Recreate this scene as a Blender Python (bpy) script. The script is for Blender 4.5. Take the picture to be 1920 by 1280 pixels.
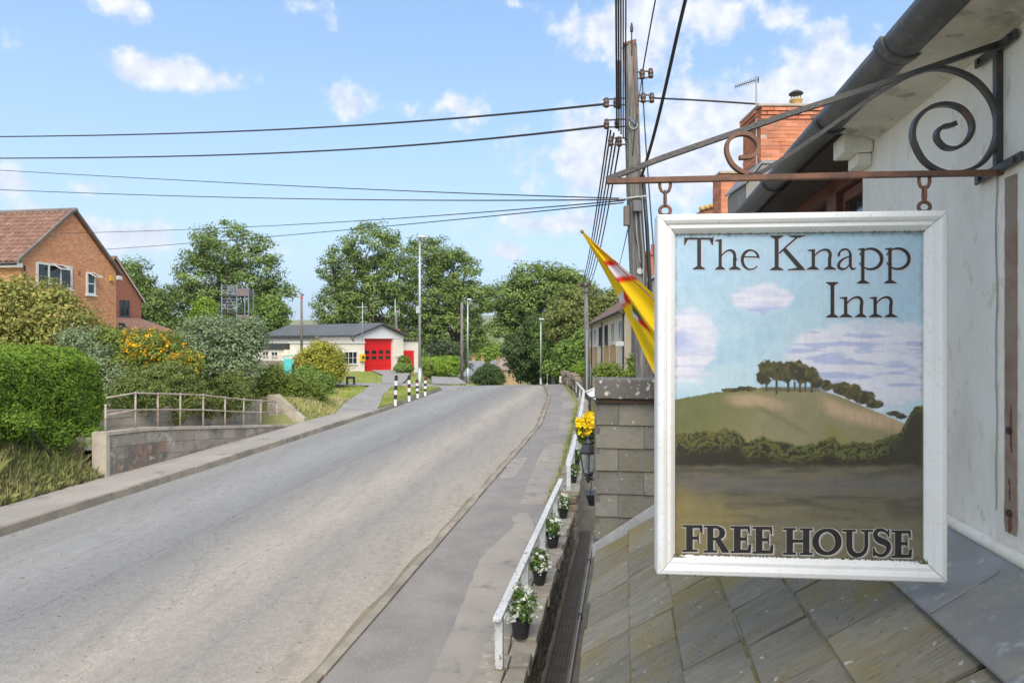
import bpy, math, random
import numpy as np
from mathutils import Vector, Matrix

# ------------------------------------------------------------------ clear
for o in list(bpy.data.objects):
    bpy.data.objects.remove(o, do_unlink=True)
sc = bpy.context.scene
COL = sc.collection
rng = np.random.default_rng(11)
random.seed(5)

# ------------------------------------------------------------------ camera
CAMZ = 3.4
cam = bpy.data.cameras.new('camera')
cam.lens = 24.0
cam.sensor_width = 36.0
cam.clip_start = 0.05
cam.clip_end = 9000
camo = bpy.data.objects.new('camera', cam)
camo.location = (0, 0, CAMZ)
camo.rotation_euler = (math.radians(90), 0, 0)
COL.objects.link(camo)
sc.camera = camo

# ------------------------------------------------------------------ light and exposure
SUN_EL, SUN_AZ = 44.0, 176.0      # azimuth clockwise from +Y (the view direction)
SKY_STRENGTH = 0.15
world = bpy.data.worlds.new('World')
sc.world = world
world.use_nodes = True
sun = bpy.data.lights.new('sun', 'SUN')
sun.energy = 3.3
sun.angle = math.radians(48)
sun.color = (1.0, 0.93, 0.82)
suno = bpy.data.objects.new('sun', sun)
_az, _el = math.radians(SUN_AZ), math.radians(SUN_EL)
sdir = Vector((math.sin(_az) * math.cos(_el), math.cos(_az) * math.cos(_el), math.sin(_el)))
suno.rotation_euler = sdir.to_track_quat('Z', 'Y').to_euler()
suno.location = (-10, -20, 40)
COL.objects.link(suno)
sc.view_settings.view_transform = 'Standard'
sc.view_settings.look = 'None'
sc.view_settings.gamma = 1.0
sc.view_settings.exposure = 0.6
sc.view_settings.use_curve_mapping = False

def build_world():
    nt = world.node_tree
    N, L = nt.nodes, nt.links
    N.clear()
    out = N.new('ShaderNodeOutputWorld')
    bg = N.new('ShaderNodeBackground')
    bg.inputs['Strength'].default_value = SKY_STRENGTH
    sky = N.new('ShaderNodeTexSky')
    sky.sky_type = 'NISHITA'
    sky.sun_disc = False
    sky.sun_elevation = _el
    sky.sun_rotation = _az
    sky.air_density = 1.0
    sky.dust_density = 0.6
    sky.ozone_density = 1.6
    tc = N.new('ShaderNodeTexCoord')
    # direction -> (azimuth, elevation)
    sep = N.new('ShaderNodeSeparateXYZ')
    L.new(tc.outputs['Generated'], sep.inputs[0])
    def M(op, a=None, b=None, c=None, clamp=False):
        n = N.new('ShaderNodeMath'); n.operation = op; n.use_clamp = clamp
        for i, v in enumerate((a, b, c)):
            if v is None: continue
            if isinstance(v, (int, float)): n.inputs[i].default_value = v
            else: L.new(v, n.inputs[i])
        return n.outputs[0]
    az = M('ARCTAN2', sep.outputs[0], sep.outputs[1])
    el = M('ARCSINE', sep.outputs[2])
    comb = N.new('ShaderNodeCombineXYZ')
    L.new(az, comb.inputs[0]); L.new(el, comb.inputs[1])
    # warp
    nz = N.new('ShaderNodeTexNoise'); nz.inputs['Scale'].default_value = 13; nz.inputs['Detail'].default_value = 7
    nz.inputs['Roughness'].default_value = 0.62
    L.new(comb.outputs[0], nz.inputs['Vector'])
    nz2 = N.new('ShaderNodeTexNoise'); nz2.inputs['Scale'].default_value = 38; nz2.inputs['Detail'].default_value = 6
    L.new(comb.outputs[0], nz2.inputs['Vector'])
    # clouds the picture shows: (px, py, rx, ry, weight)
    CL = [(240, 8, 110, 34, .8), (580, 14, 75, 40, .8), (330, 138, 165, 34, .95), (655, 190, 75, 40, 1), (862, 200, 62, 38, 1),
          (775, 205, 35, 22, .55), (1190, 55, 135, 75, 1.15), (1290, 30, 120, 60, 1.0), (1460, 40, 60, 32, .6),
          (1530, 160, 190, 85, 1.2), (1290, 285, 330, 105, 1.25), (1110, 270, 120, 70, 1.1), (1400, 235, 190, 85, 1.15),
          (1020, 420, 170, 34, .85), (940, 470, 90, 26, .75), (160, 352, 70, 26, .6), (75, 395, 70, 26, .8),
          (15, 330, 60, 44, .9), (250, 440, 130, 38, .9), (520, 468, 90, 28, .7), (690, 505, 110, 24, .5), (960, 8, 50, 20, .6),
          (-150, 200, 150, 60, .8), (-260, 420, 200, 60, .9), (2150, 250, 220, 80, .9)]
    acc = None
    for (px, py, rx, ry, w) in CL:
        u, v = (px - 960) / 1280, (640 - py) / 1280
        a = math.atan(u); e = math.atan(v / math.sqrt(1 + u * u))
        s = math.cos(a) * 1280 / 1.0
        sub = N.new('ShaderNodeVectorMath'); sub.operation = 'SUBTRACT'
        L.new(comb.outputs[0], sub.inputs[0]); sub.inputs[1].default_value = (a, e, 0)
        mul = N.new('ShaderNodeVectorMath'); mul.operation = 'MULTIPLY'
        L.new(sub.outputs[0], mul.inputs[0])
        mul.inputs[1].default_value = (1280 / rx / math.cos(a) ** 2 * math.cos(a) ** 0, 1280 / ry / math.cos(a), 0)
        ln = N.new('ShaderNodeVectorMath'); ln.operation = 'LENGTH'
        L.new(mul.outputs[0], ln.inputs[0])
        d = M('MULTIPLY_ADD', ln.outputs['Value'], -w * .85, w * 1.22)
        acc = d if acc is None else M('MAXIMUM', acc, d)
    # the rest of the hemisphere carries unseen cumulus, made denser to whiten the ambient light
    nb = N.new('ShaderNodeTexNoise'); nb.inputs['Scale'].default_value = 3.6; nb.inputs['Detail'].default_value = 2
    L.new(tc.outputs['Generated'], nb.inputs['Vector'])
    other = M('MULTIPLY_ADD', nb.outputs[0], 5.0, -1.9)
    absaz = M('ABSOLUTE', az)
    m1 = M('SMOOTH_MIN', 1.0, M('MULTIPLY_ADD', absaz, 5.0, -4.0, clamp=True), .05)
    m2 = M('MULTIPLY_ADD', el, 6.0, -3.2, clamp=True)
    outside = M('MAXIMUM', m1, m2, clamp=True)
    other = M('MULTIPLY', other, outside)
    acc = M('MAXIMUM', acc, other)
    acc = M('MAXIMUM', acc, -0.6)
    f = M('MULTIPLY_ADD', nz.outputs[0], 2.6, -1.52)
    f = M('ADD', f, M('MULTIPLY_ADD', nz2.outputs[0], 0.5, -0.25))
    dens = M('ADD', acc, f)
    mr = N.new('ShaderNodeMapRange'); mr.interpolation_type = 'SMOOTHSTEP'
    L.new(dens, mr.inputs[0])
    mr.inputs[1].default_value = 0.10; mr.inputs[2].default_value = 0.70
    mr.inputs[3].default_value = 0.0; mr.inputs[4].default_value = 0.92
    # cloud colour: white tops, grey lavender thick undersides (noise driven)
    cr = N.new('ShaderNodeMapRange'); L.new(nz2.outputs[0], cr.inputs[0])
    cr.inputs[1].default_value = .35; cr.inputs[2].default_value = .65
    cmix = N.new('ShaderNodeMix'); cmix.data_type = 'RGBA'
    L.new(cr.outputs[0], cmix.inputs['Factor'])
    cmix.inputs['A'].default_value = (3.3, 3.6, 4.3, 1)
    cmix.inputs['B'].default_value = (4.7, 4.75, 4.9, 1)
    # blue sky: high thin haze whitens it towards the horizon
    hz = M('POWER', M('SUBTRACT', 1.0, M('MULTIPLY', M('MAXIMUM', el, 0.0), 1.5, clamp=True)), 2.0)
    hmix = N.new('ShaderNodeMix'); hmix.data_type = 'RGBA'
    L.new(M('MULTIPLY_ADD', hz, 0.6, 0.4), hmix.inputs['Factor'])
    L.new(sky.outputs[0], hmix.inputs['A']); 
    grad = N.new('ShaderNodeMix'); grad.data_type = 'RGBA'
    L.new(hz, grad.inputs['Factor'])
    grad.inputs['A'].default_value = (1.75, 3.05, 5.2, 1); grad.inputs['B'].default_value = (3.35, 4.35, 5.05, 1)
    L.new(grad.outputs['Result'], hmix.inputs['B'])
    mix = N.new('ShaderNodeMix'); mix.data_type = 'RGBA'
    L.new(mr.outputs[0], mix.inputs['Factor'])
    L.new(hmix.outputs['Result'], mix.inputs['A']); L.new(cmix.outputs['Result'], mix.inputs['B'])
    L.new(mix.outputs['Result'], bg.inputs['Color'])
    L.new(bg.outputs[0], out.inputs[0])
build_world()

# ================================================================== helpers
TA = 0.1656                        # the street runs 9.4 degrees to the right of the view
CA, SA = 1 / math.sqrt(1 + TA * TA), TA / math.sqrt(1 + TA * TA)
WORG = {}                          # world origin of every object (parents are never rotated)

def P(px, py, Y):
    return np.array([(px - 960) / 1280 * Y, Y, CAMZ - (py - 640) / 1280 * Y])
def LY(l, Y, z=0.0):
    return np.array([l + TA * Y, Y, z])

class Frame:
    def __init__(s, o, ax, ay=None):
        s.o = np.array(o, float)
        s.ax = np.array([ax[0], ax[1], 0.0]) / math.hypot(ax[0], ax[1])
        s.ay = np.array([-s.ax[1], s.ax[0], 0.0]) if ay is None else np.array([ay[0], ay[1], 0.0]) / math.hypot(ay[0], ay[1])
    def w(s, p):
        p = np.atleast_2d(np.array(p, float))
        r = s.o + p[:, :1] * s.ax + p[:, 1:2] * s.ay
        r[:, 2] += p[:, 2]
        return r
WORLD = Frame((0, 0, 0), (1, 0))
STREET = Frame((0, 0, 0), (CA, -SA))      # x = lateral (right), y = along the street

class MB:
    """collects geometry; build() links it as one mesh object"""
    def __init__(s): s.V = []; s.F = []; s.M = []; s.n = 0
    def add(s, V, F, m=0):
        V = np.asarray(V, float); s.V.append(V)
        for f in F: s.F.append([i + s.n for i in f]); s.M.append(m)
        s.n += len(V); return s
    def box(s, x0, x1, y0, y1, z0, z1, fr=WORLD, m=0):
        c = [(x0, y0, z0), (x1, y0, z0), (x1, y1, z0), (x0, y1, z0), (x0, y0, z1), (x1, y0, z1), (x1, y1, z1), (x0, y1, z1)]
        return s.add(fr.w(c), [(0, 3, 2, 1), (4, 5, 6, 7), (0, 1, 5, 4), (1, 2, 6, 5), (2, 3, 7, 6), (3, 0, 4, 7)], m)
    def prism(s, A, B, m=0):
        """A, B: matching rings of 3-D points; closed solid"""
        A = np.asarray(A, float); B = np.asarray(B, float); n = len(A)
        F = [list(range(n - 1, -1, -1)), list(range(n, 2 * n))] + [(i, (i + 1) % n, n + (i + 1) % n, n + i) for i in range(n)]
        return s.add(np.vstack([A, B]), F, m)
    def tube(s, pts, r, n=8, m=0, cap=True):
        pts = np.asarray(pts, float); k = len(pts)
        r = np.full(k, r) if np.isscalar(r) else np.asarray(r, float)
        t = np.gradient(pts, axis=0); t /= np.linalg.norm(t, axis=1)[:, None] + 1e-12
        ref = np.array([0, 0, 1.0]) if abs(t[0][2]) < .9 else np.array([1.0, 0, 0])
        V = []
        for i in range(k):
            u = np.cross(t[i], ref); u /= np.linalg.norm(u) + 1e-12
            ref = np.cross(u, t[i])
            a = np.arange(n) * 2 * math.pi / n
            V.append(pts[i] + r[i] * (np.cos(a)[:, None] * u + np.sin(a)[:, None] * ref))
        F = [(i * n + j, i * n + (j + 1) % n, (i + 1) * n + (j + 1) % n, (i + 1) * n + j) for i in range(k - 1) for j in range(n)]
        if cap: F += [list(range(n - 1, -1, -1)), list(range((k - 1) * n, k * n))]
        return s.add(np.vstack(V), F, m)
    def bar(s, pts, w, h, nrm, m=0):
        """flat bar swept along pts lying in the plane with normal nrm; w in that plane, h along nrm"""
        pts = np.asarray(pts, float); nrm = np.asarray(nrm, float); nrm = nrm / np.linalg.norm(nrm)
        t = np.gradient(pts, axis=0); t /= np.linalg.norm(t, axis=1)[:, None] + 1e-12
        k = len(pts); w = np.full(k, w) if np.isscalar(w) else np.asarray(w)
        V = []
        for i in range(k):
            u = np.cross(nrm, t[i]); u /= np.linalg.norm(u) + 1e-12
            for a, b in ((-1, -1), (1, -1), (1, 1), (-1, 1)): V.append(pts[i] + u * a * w[i] / 2 + nrm * b * h / 2)
        F = [(i * 4 + j, i * 4 + (j + 1) % 4, (i + 1) * 4 + (j + 1) % 4, (i + 1) * 4 + j) for i in range(k - 1) for j in range(4)]
        F += [(3, 2, 1, 0), tuple(range((k - 1) * 4, k * 4))]
        return s.add(V, F, m)
    def lathe(s, c, prof, n=14, m=0):
        c = np.asarray(c, float); a = np.arange(n) * 2 * math.pi / n
        V = [c + np.array([r * math.cos(t), r * math.sin(t), z]) for (r, z) in prof for t in a]
        k = len(prof)
        F = [(i * n + j, i * n + (j + 1) % n, (i + 1) * n + (j + 1) % n, (i + 1) * n + j) for i in range(k - 1) for j in range(n)]
        F += [list(range(n - 1, -1, -1)), list(range((k - 1) * n, k * n))]
        return s.add(V, F, m)
    def sphere(s, c, r, n=8, m=0):
        k = max(4, n // 2 + 1)
        prof = [(max(1e-4, r * math.sin(math.pi * i / k)), -r * math.cos(math.pi * i / k)) for i in range(k + 1)]
        return s.lathe(c, prof, n, m)
    def build(s, name, mat, parent=None, smooth=False, bevel=0, **tags):
        V = np.vstack(s.V)
        return link(name, V, s.F, mat, parent, s.M, smooth, bevel, **tags)

def rawmesh(name, V, F, mats, mi=None, smooth=False):
    me = bpy.data.meshes.new(name)
    me.from_pydata(np.asarray(V).tolist(), [], [list(f) for f in F])
    for m in (mats if isinstance(mats, (list, tuple)) else [mats]): me.materials.append(m)
    if mi is not None and len(set(mi)) > 1: me.polygons.foreach_set('material_index', np.array(mi, dtype=np.int32))
    if smooth: me.polygons.foreach_set('use_smooth', np.ones(len(me.polygons), dtype=bool))
    me.update()
    return me

def place(name, me, org, parent=None, rot=None, label=None, cat=None, group=None, kind=None):
    o = bpy.data.objects.new(name, me); COL.objects.link(o)
    org = Vector([float(v) for v in org])
    if parent is not None:
        o.parent = parent
        o.location = org - WORG[parent.name]
    else:
        o.location = org
    if rot is not None: o.rotation_euler = rot
    WORG[o.name] = org
    if label: o['label'] = label
    if cat: o['category'] = cat
    if group: o['group'] = group
    if kind: o['kind'] = kind
    return o

def link(name, V, F, mats, parent=None, mi=None, smooth=False, bevel=0, **tags):
    V = np.asarray(V, float)
    lo, hi = V.min(0), V.max(0)
    org = np.array([(lo[0] + hi[0]) / 2, (lo[1] + hi[1]) / 2, lo[2]])
    me = rawmesh(name, V - org, F, mats, mi, smooth)
    o = place(name, me, org, parent, **tags)
    if bevel:
        b = o.modifiers.new('bevel', 'BEVEL'); b.width = bevel; b.segments = 2; b.limit_method = 'ANGLE'
    return o

def thing(name, org, label, cat, group=None):
    o = bpy.data.objects.new(name, None); COL.objects.link(o)
    o.empty_display_size = .2
    o.location = [float(v) for v in org]
    WORG[o.name] = Vector([float(v) for v in org])
    o['label'] = label; o['category'] = cat
    if group: o['group'] = group
    return o

# ------------------------------------------------------------------ value noise (numpy)
def vnoise(x, y, seed=0):
    r = np.random.default_rng(seed).random((256, 256))
    xi, yi = np.floor(x).astype(int), np.floor(y).astype(int)
    fx, fy = x - xi, y - yi
    fx = fx * fx * (3 - 2 * fx); fy = fy * fy * (3 - 2 * fy)
    g = lambda a, b: r[a % 256, b % 256]
    return (g(xi, yi) * (1 - fx) + g(xi + 1, yi) * fx) * (1 - fy) + (g(xi, yi + 1) * (1 - fx) + g(xi + 1, yi + 1) * fx) * fy
def fbm(x, y, seed=0, o=4):
    s, a, t = 0, .5, 0
    for i in range(o):
        s = s + a * vnoise(x * 2 ** i, y * 2 ** i, seed + i); t += a; a *= .5
    return s / t
def sst(a, b, x):
    t = np.clip((x - a) / (b - a), 0, 1); return t * t * (3 - 2 * t)
def lin(r, g, b):
    f = lambda c: (c / 255 / 12.92) if c / 255 <= .04045 else ((c / 255 + .055) / 1.055) ** 2.4
    return (f(r), f(g), f(b))

# ------------------------------------------------------------------ materials
MATS = {}
def nmat(name):
    m = bpy.data.materials.new(name); m.use_nodes = True
    nt = m.node_tree; nt.nodes.clear()
    out = nt.nodes.new('ShaderNodeOutputMaterial'); b = nt.nodes.new('ShaderNodeBsdfPrincipled')
    nt.links.new(b.outputs[0], out.inputs[0])
    return m, nt.nodes, nt.links, b, out
def ramp(N, L, src, stops):
    r = N.new('ShaderNodeValToRGB'); L.new(src, r.inputs[0])
    e = r.color_ramp.elements
    while len(e) < len(stops): e.new(.5)
    for i, (p, c) in enumerate(stops):
        e[i].position = p; e[i].color = (*c, 1) if len(c) == 3 else c
    return r.outputs[0]
def noise(N, L, vec, scale, detail=4, rough=.55, dist=0):
    n = N.new('ShaderNodeTexNoise'); n.inputs['Scale'].default_value = scale; n.inputs['Detail'].default_value = detail
    n.inputs['Roughness'].default_value = rough; n.inputs['Distortion'].default_value = dist
    if vec is not None: L.new(vec, n.inputs['Vector'])
    return n.outputs[0]
def cmix(N, L, f, a, b, mode='MIX'):
    n = N.new('ShaderNodeMix'); n.data_type = 'RGBA'; n.blend_type = mode
    for k, v in (('Factor', f), ('A', a), ('B', b)):
        if isinstance(v, (int, float)): n.inputs[k].default_value = v
        elif isinstance(v, tuple): n.inputs[k].default_value = (*v, 1)
        else: L.new(v, n.inputs[k])
    return n.outputs['Result']
def mapr(N, L, src, a, b, c=0., d=1.):
    n = N.new('ShaderNodeMapRange'); L.new(src, n.inputs[0])
    for i, v in enumerate((a, b, c, d)): n.inputs[i + 1].default_value = v
    return n.outputs[0]
def bump(N, L, bs, h, strength, dist=.01):
    n = N.new('ShaderNodeBump'); n.inputs['Strength'].default_value = strength; n.inputs['Distance'].default_value = dist
    L.new(h, n.inputs['Height']); L.new(n.outputs[0], bs.inputs['Normal'])
def gvec(N, L, scale=(1, 1, 1)):
    """world position as texture space (static scene)"""
    g = N.new('ShaderNodeNewGeometry')
    mp = N.new('ShaderNodeMapping'); mp.inputs['Scale'].default_value = scale
    L.new(g.outputs['Position'], mp.inputs['Vector'])
    return mp.outputs[0]

def pm(name, c1, c2=None, scale=3, rough=.7, spots=None, sscale=40, samt=.5, bstr=.25, bscale=60, bdist=.004, vscale=(1, 1, 1), rnd=0, metal=0, lo=.35, hi=.65, stain=None, stscale=2.0):
    """weathered surface: two tones by noise, optional spots, streak stains and per-object tone"""
    if name in MATS: return MATS[name]
    m, N, L, b, out = nmat(name)
    v = gvec(N, L, vscale)
    c2 = c2 or tuple(x * .8 for x in c1)
    col = cmix(N, L, mapr(N, L, noise(N, L, v, scale, 6, .6), lo, hi), c1, c2)
    if stain:
        col = cmix(N, L, mapr(N, L, noise(N, L, v, stscale, 7, .68), .5, .68, 0, .85), col, stain)
    if spots:
        col = cmix(N, L, mapr(N, L, noise(N, L, v, sscale, 3, .5), .60, .68, 0, samt), col, spots)
    if rnd:
        oi = N.new('ShaderNodeObjectInfo')
        hs = N.new('ShaderNodeHueSaturation'); L.new(col, hs.inputs['Color'])
        L.new(mapr(N, L, oi.outputs['Random'], 0, 1, 1 - rnd, 1 + rnd), hs.inputs['Value'])
        col = hs.outputs[0]
    L.new(col, b.inputs['Base Color'])
    b.inputs['Roughness'].default_value = rough
    b.inputs['Metallic'].default_value = metal
    if bstr: bump(N, L, b, noise(N, L, v, bscale, 5, .6), bstr, bdist)
    MATS[name] = m
    return m

def leafmat(name, dark, light, extra=None, trans=.35, upn=0):
    if name in MATS: return MATS[name]
    m, N, L, b, out = nmat(name)
    at = N.new('ShaderNodeAttribute'); at.attribute_name = 'tint'
    st = [(0, dark), (.8, light)] if extra is None else [(0, dark), (.62, light), (.9, extra)]
    col = ramp(N, L, at.outputs['Fac'], st)
    L.new(col, b.inputs['Base Color']); b.inputs['Roughness'].default_value = .62
    b.inputs['Specular IOR Level'].default_value = .25
    tr = N.new('ShaderNodeBsdfTranslucent'); L.new(col, tr.inputs[0])
    if upn:      # thin upright blades scatter like a tuft: shade with a normal bent towards the sky
        g = N.new('ShaderNodeNewGeometry'); sc_ = N.new('ShaderNodeVectorMath'); sc_.operation = 'MULTIPLY_ADD'
        L.new(g.outputs['Normal'], sc_.inputs[0]); sc_.inputs[1].default_value = (1 - upn,) * 3; sc_.inputs[2].default_value = (.25 * upn, -.25 * upn, upn)
        nz_ = N.new('ShaderNodeVectorMath'); nz_.operation = 'NORMALIZE'; L.new(sc_.outputs[0], nz_.inputs[0])
        L.new(nz_.outputs[0], b.inputs['Normal']); trans = .12
    mx = N.new('ShaderNodeMixShader'); mx.inputs[0].default_value = trans
    L.new(b.outputs[0], mx.inputs[1]); L.new(tr.outputs[0], mx.inputs[2]); L.new(mx.outputs[0], out.inputs[0])
    MATS[name] = m
    return m

def glassmat(name, tint=(.02, .025, .03), rough=.06):
    if name in MATS: return MATS[name]
    m, N, L, b, out = nmat(name)
    b.inputs['Base Color'].default_value = (*tint, 1); b.inputs['Roughness'].default_value = rough
    b.inputs['Specular IOR Level'].default_value = .7
    bump(N, L, b, noise(N, L, gvec(N, L), 1.5, 2), .08, .02)
    MATS[name] = m
    return m

WHITE = pm('white_paint', (.76, .76, .74), (.64, .64, .61), 4, .45, bstr=.08)
BLACKP = pm('black_plastic', (.02, .02, .022), (.03, .03, .03), 8, .45, bstr=.1)
DARKM = pm('dark_iron', (.035, .036, .04), (.055, .05, .048), 9, .38, spots=(.16, .075, .04), sscale=18, samt=.4, bscale=120, bstr=.4)
RUSTY = pm('rusty_iron', (.10, .055, .04), (.22, .10, .055), 14, .7, spots=(.06, .05, .05), sscale=40, bscale=150, bstr=.5)
WOODP = pm('weathered_pole_wood', (.23, .215, .195), (.10, .092, .083), 5, .9, vscale=(6, 6, .35), bscale=10, bstr=.9, bdist=.03, stain=(.33, .30, .26), stscale=4, spots=(.05, .045, .04), sscale=9, samt=.7)
GALV = pm('galvanised_steel', (.46, .48, .48), (.36, .38, .39), 6, .45, metal=.4, bstr=.05)
GLASS = glassmat('window_glass')
WIRE = pm('wire_black', (.035, .034, .035), None, 3, .6, bstr=0)

# ------------------------------------------------------------------ ground heights
_ry = [-40, 0, 20, 35, 42, 46, 50, 55, 70, 100, 140, 200, 400]
_rz = [-.4, 0, .24, .45, .50, .42, .22, -.15, -1.5, -4.6, -8, -10, -14]
def zr(Y):
    Y = np.asarray(Y, float)
    return (np.interp(Y - 1.5, _ry, _rz) + np.interp(Y, _ry, _rz) * 2 + np.interp(Y + 1.5, _ry, _rz)) / 4
def l_left(Y): return np.interp(Y, [-40, 30, 45, 60, 100], [-10.54, -10.54, -11.2, -14, -24])     # road left edge
def l_right(Y): return np.interp(Y, [-40, 8, 25, 36, 45, 60, 100], [-3.04, -3.04, -3.15, -4.0, -5.3, -8.2, -18])
def gz(X, Y):
    """open ground: bank on the left, level ground at the station, fall beyond the crest"""
    X = np.asarray(X, float); Y = np.asarray(Y, float)
    base = zr(Y)
    l = X - TA * Y
    dl = (l_left(Y) - 1.33) - l
    plate = np.interp(Y, [-40, 30, 45, 75, 95, 140, 250, 500], [0, .4, .42, .08, -.8, -4, -9, -14])
    bank = np.interp(Y, [-40, 6, 15, 24, 27, 31, 38, 60], [1.35, 1.25, 1.0, 1.0, .75, .3, 0, 0])
    far = np.interp(Y, [-40, 10, 30, 40, 60, 75, 90], [1.6, 1.7, 1.7, 1.5, 1.2, .2, 0]) * sst(5, 20, dl) * sst(-2, 2, (-12 - X) * .3 + 1)
    left = base + (plate - base) * sst(.2, 5, dl) + bank * sst(.05, 1.0, dl) + far
    dr = l - (l_right(Y) + 1.95)
    plat_r = np.interp(Y, [-40, 30, 60, 100, 200], [-.5, -.3, -1.0, -3.5, -9])
    right = base + (plat_r - base) * sst(.0, 3, dr)
    z = np.where(dl > 0, left, np.where(dr > 0, right, base))
    return z
def ground_hit(px, py, extra=0.0):
    """where the ray through a pixel meets the street level"""
    u, v = (px - 960) / 1280, (py - 640) / 1280
    Ys = np.linspace(3, 120, 6000)
    d = (CAMZ - v * Ys) - (zr(Ys) + extra)
    i = np.argmax(d < 0)
    if d.min() > 0: i = np.argmin(d)
    return np.array([u * Ys[i], Ys[i], 0])

# ================================================================== GROUND SHEETS
GRASSY = pm('grassy_soil', (.17, .20, .06), (.24, .22, .09), 1.2, .9, spots=(.28, .23, .12), sscale=6, samt=.5, bscale=25, bstr=.6, bdist=.03)
def build_ground():
    ys = np.concatenate([np.arange(-40, 0, 4.0), np.arange(0, 60, .5), np.arange(60, 130, 2.5), np.arange(130, 400, 20), np.geomspace(400, 6000, 14)])
    xs = np.concatenate([-np.geomspace(6000, 60, 16), np.arange(-58, -14, 1.5), np.arange(-14, 10, .4), np.arange(10, 60, 3), np.geomspace(60, 6000, 16)])
    X, Y = np.meshgrid(xs, ys)
    Z = gz(X, np.minimum(Y, 400))
    l = X - TA * Y
    # sunk out of sight under the carriageway, pavements and yard
    under = (l > l_left(Y) - np.where(Y > 52, -.1, 1.2)) & (l < l_right(Y) + 1.7) & (Y < 120)
    Z = np.where(under, Z - .35, Z)
    Z = np.where((l >= l_right(Y) + 1.6) & (Y < 40) & (l < 8), np.minimum(Z, -.75), Z)
    # under the ramp between the retaining walls
    Z = np.where((Y > 15.6) & (Y < 25.2) & (l < -11.6) & (l > -13.75), np.minimum(Z, .1), Z)
    # distant hills
    R = np.hypot(X, Y)
    hill = sst(500, 2600, R) * (70 + 60 * fbm(X / 900 + 9, Y / 900, 3, 3))
    Z = Z + hill * (R > 450)
    ny, nx = X.shape
    V = np.stack([X.ravel(), Y.ravel(), Z.ravel()], 1)
    idx = np.arange(ny * nx).reshape(ny, nx)
    F = np.stack([idx[:-1, :-1].ravel(), idx[:-1, 1:].ravel(), idx[1:, 1:].ravel(), idx[1:, :-1].ravel()], 1)
    link('ground', V, F.tolist(), GRASSY, smooth=True, kind='structure')
build_ground()

def strip(name, A, B, nx, zf, mat, parent=None, skirt=0.0, **tags):
    """sheet between two matching XY polylines, draped on zf(X, Y)"""
    A = np.asarray(A, float)[:, :2]; B = np.asarray(B, float)[:, :2]; n = len(A)
    t = np.linspace(0, 1, nx + 1)[None, :, None]
    G = A[:, None, :] * (1 - t) + B[:, None, :] * t
    X, Y = G[..., 0], G[..., 1]; Z = zf(X, Y)
    V = np.stack([X.ravel(), Y.ravel(), Z.ravel()], 1)
    idx = np.arange(n * (nx + 1)).reshape(n, nx + 1)
    F = np.stack([idx[:-1, :-1].ravel(), idx[:-1, 1:].ravel(), idx[1:, 1:].ravel(), idx[1:, :-1].ravel()], 1).tolist()
    if skirt:
        k = len(V); edge = list(idx[:, 0]) + list(idx[-1, 1:]) + list(idx[-2::-1, -1]) + list(idx[0, -2:0:-1])
        V2 = V[edge].copy(); V2[:, 2] -= skirt; V = np.vstack([V, V2]); m = len(edge)
        F += [(edge[i], k + i, k + (i + 1) % m, edge[(i + 1) % m]) for i in range(m)]
    return link(name, V, F, mat, parent, smooth=False, **tags)
def resample(pts, step):
    pts = np.asarray(pts, float); d = np.r_[0, np.cumsum(np.linalg.norm(np.diff(pts[:, :2], axis=0), axis=1))]
    n = max(2, int(d[-1] / step) + 1); s = np.linspace(0, d[-1], n)
    return np.stack([np.interp(s, d, pts[:, k]) for k in range(pts.shape[1])], 1)

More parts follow.
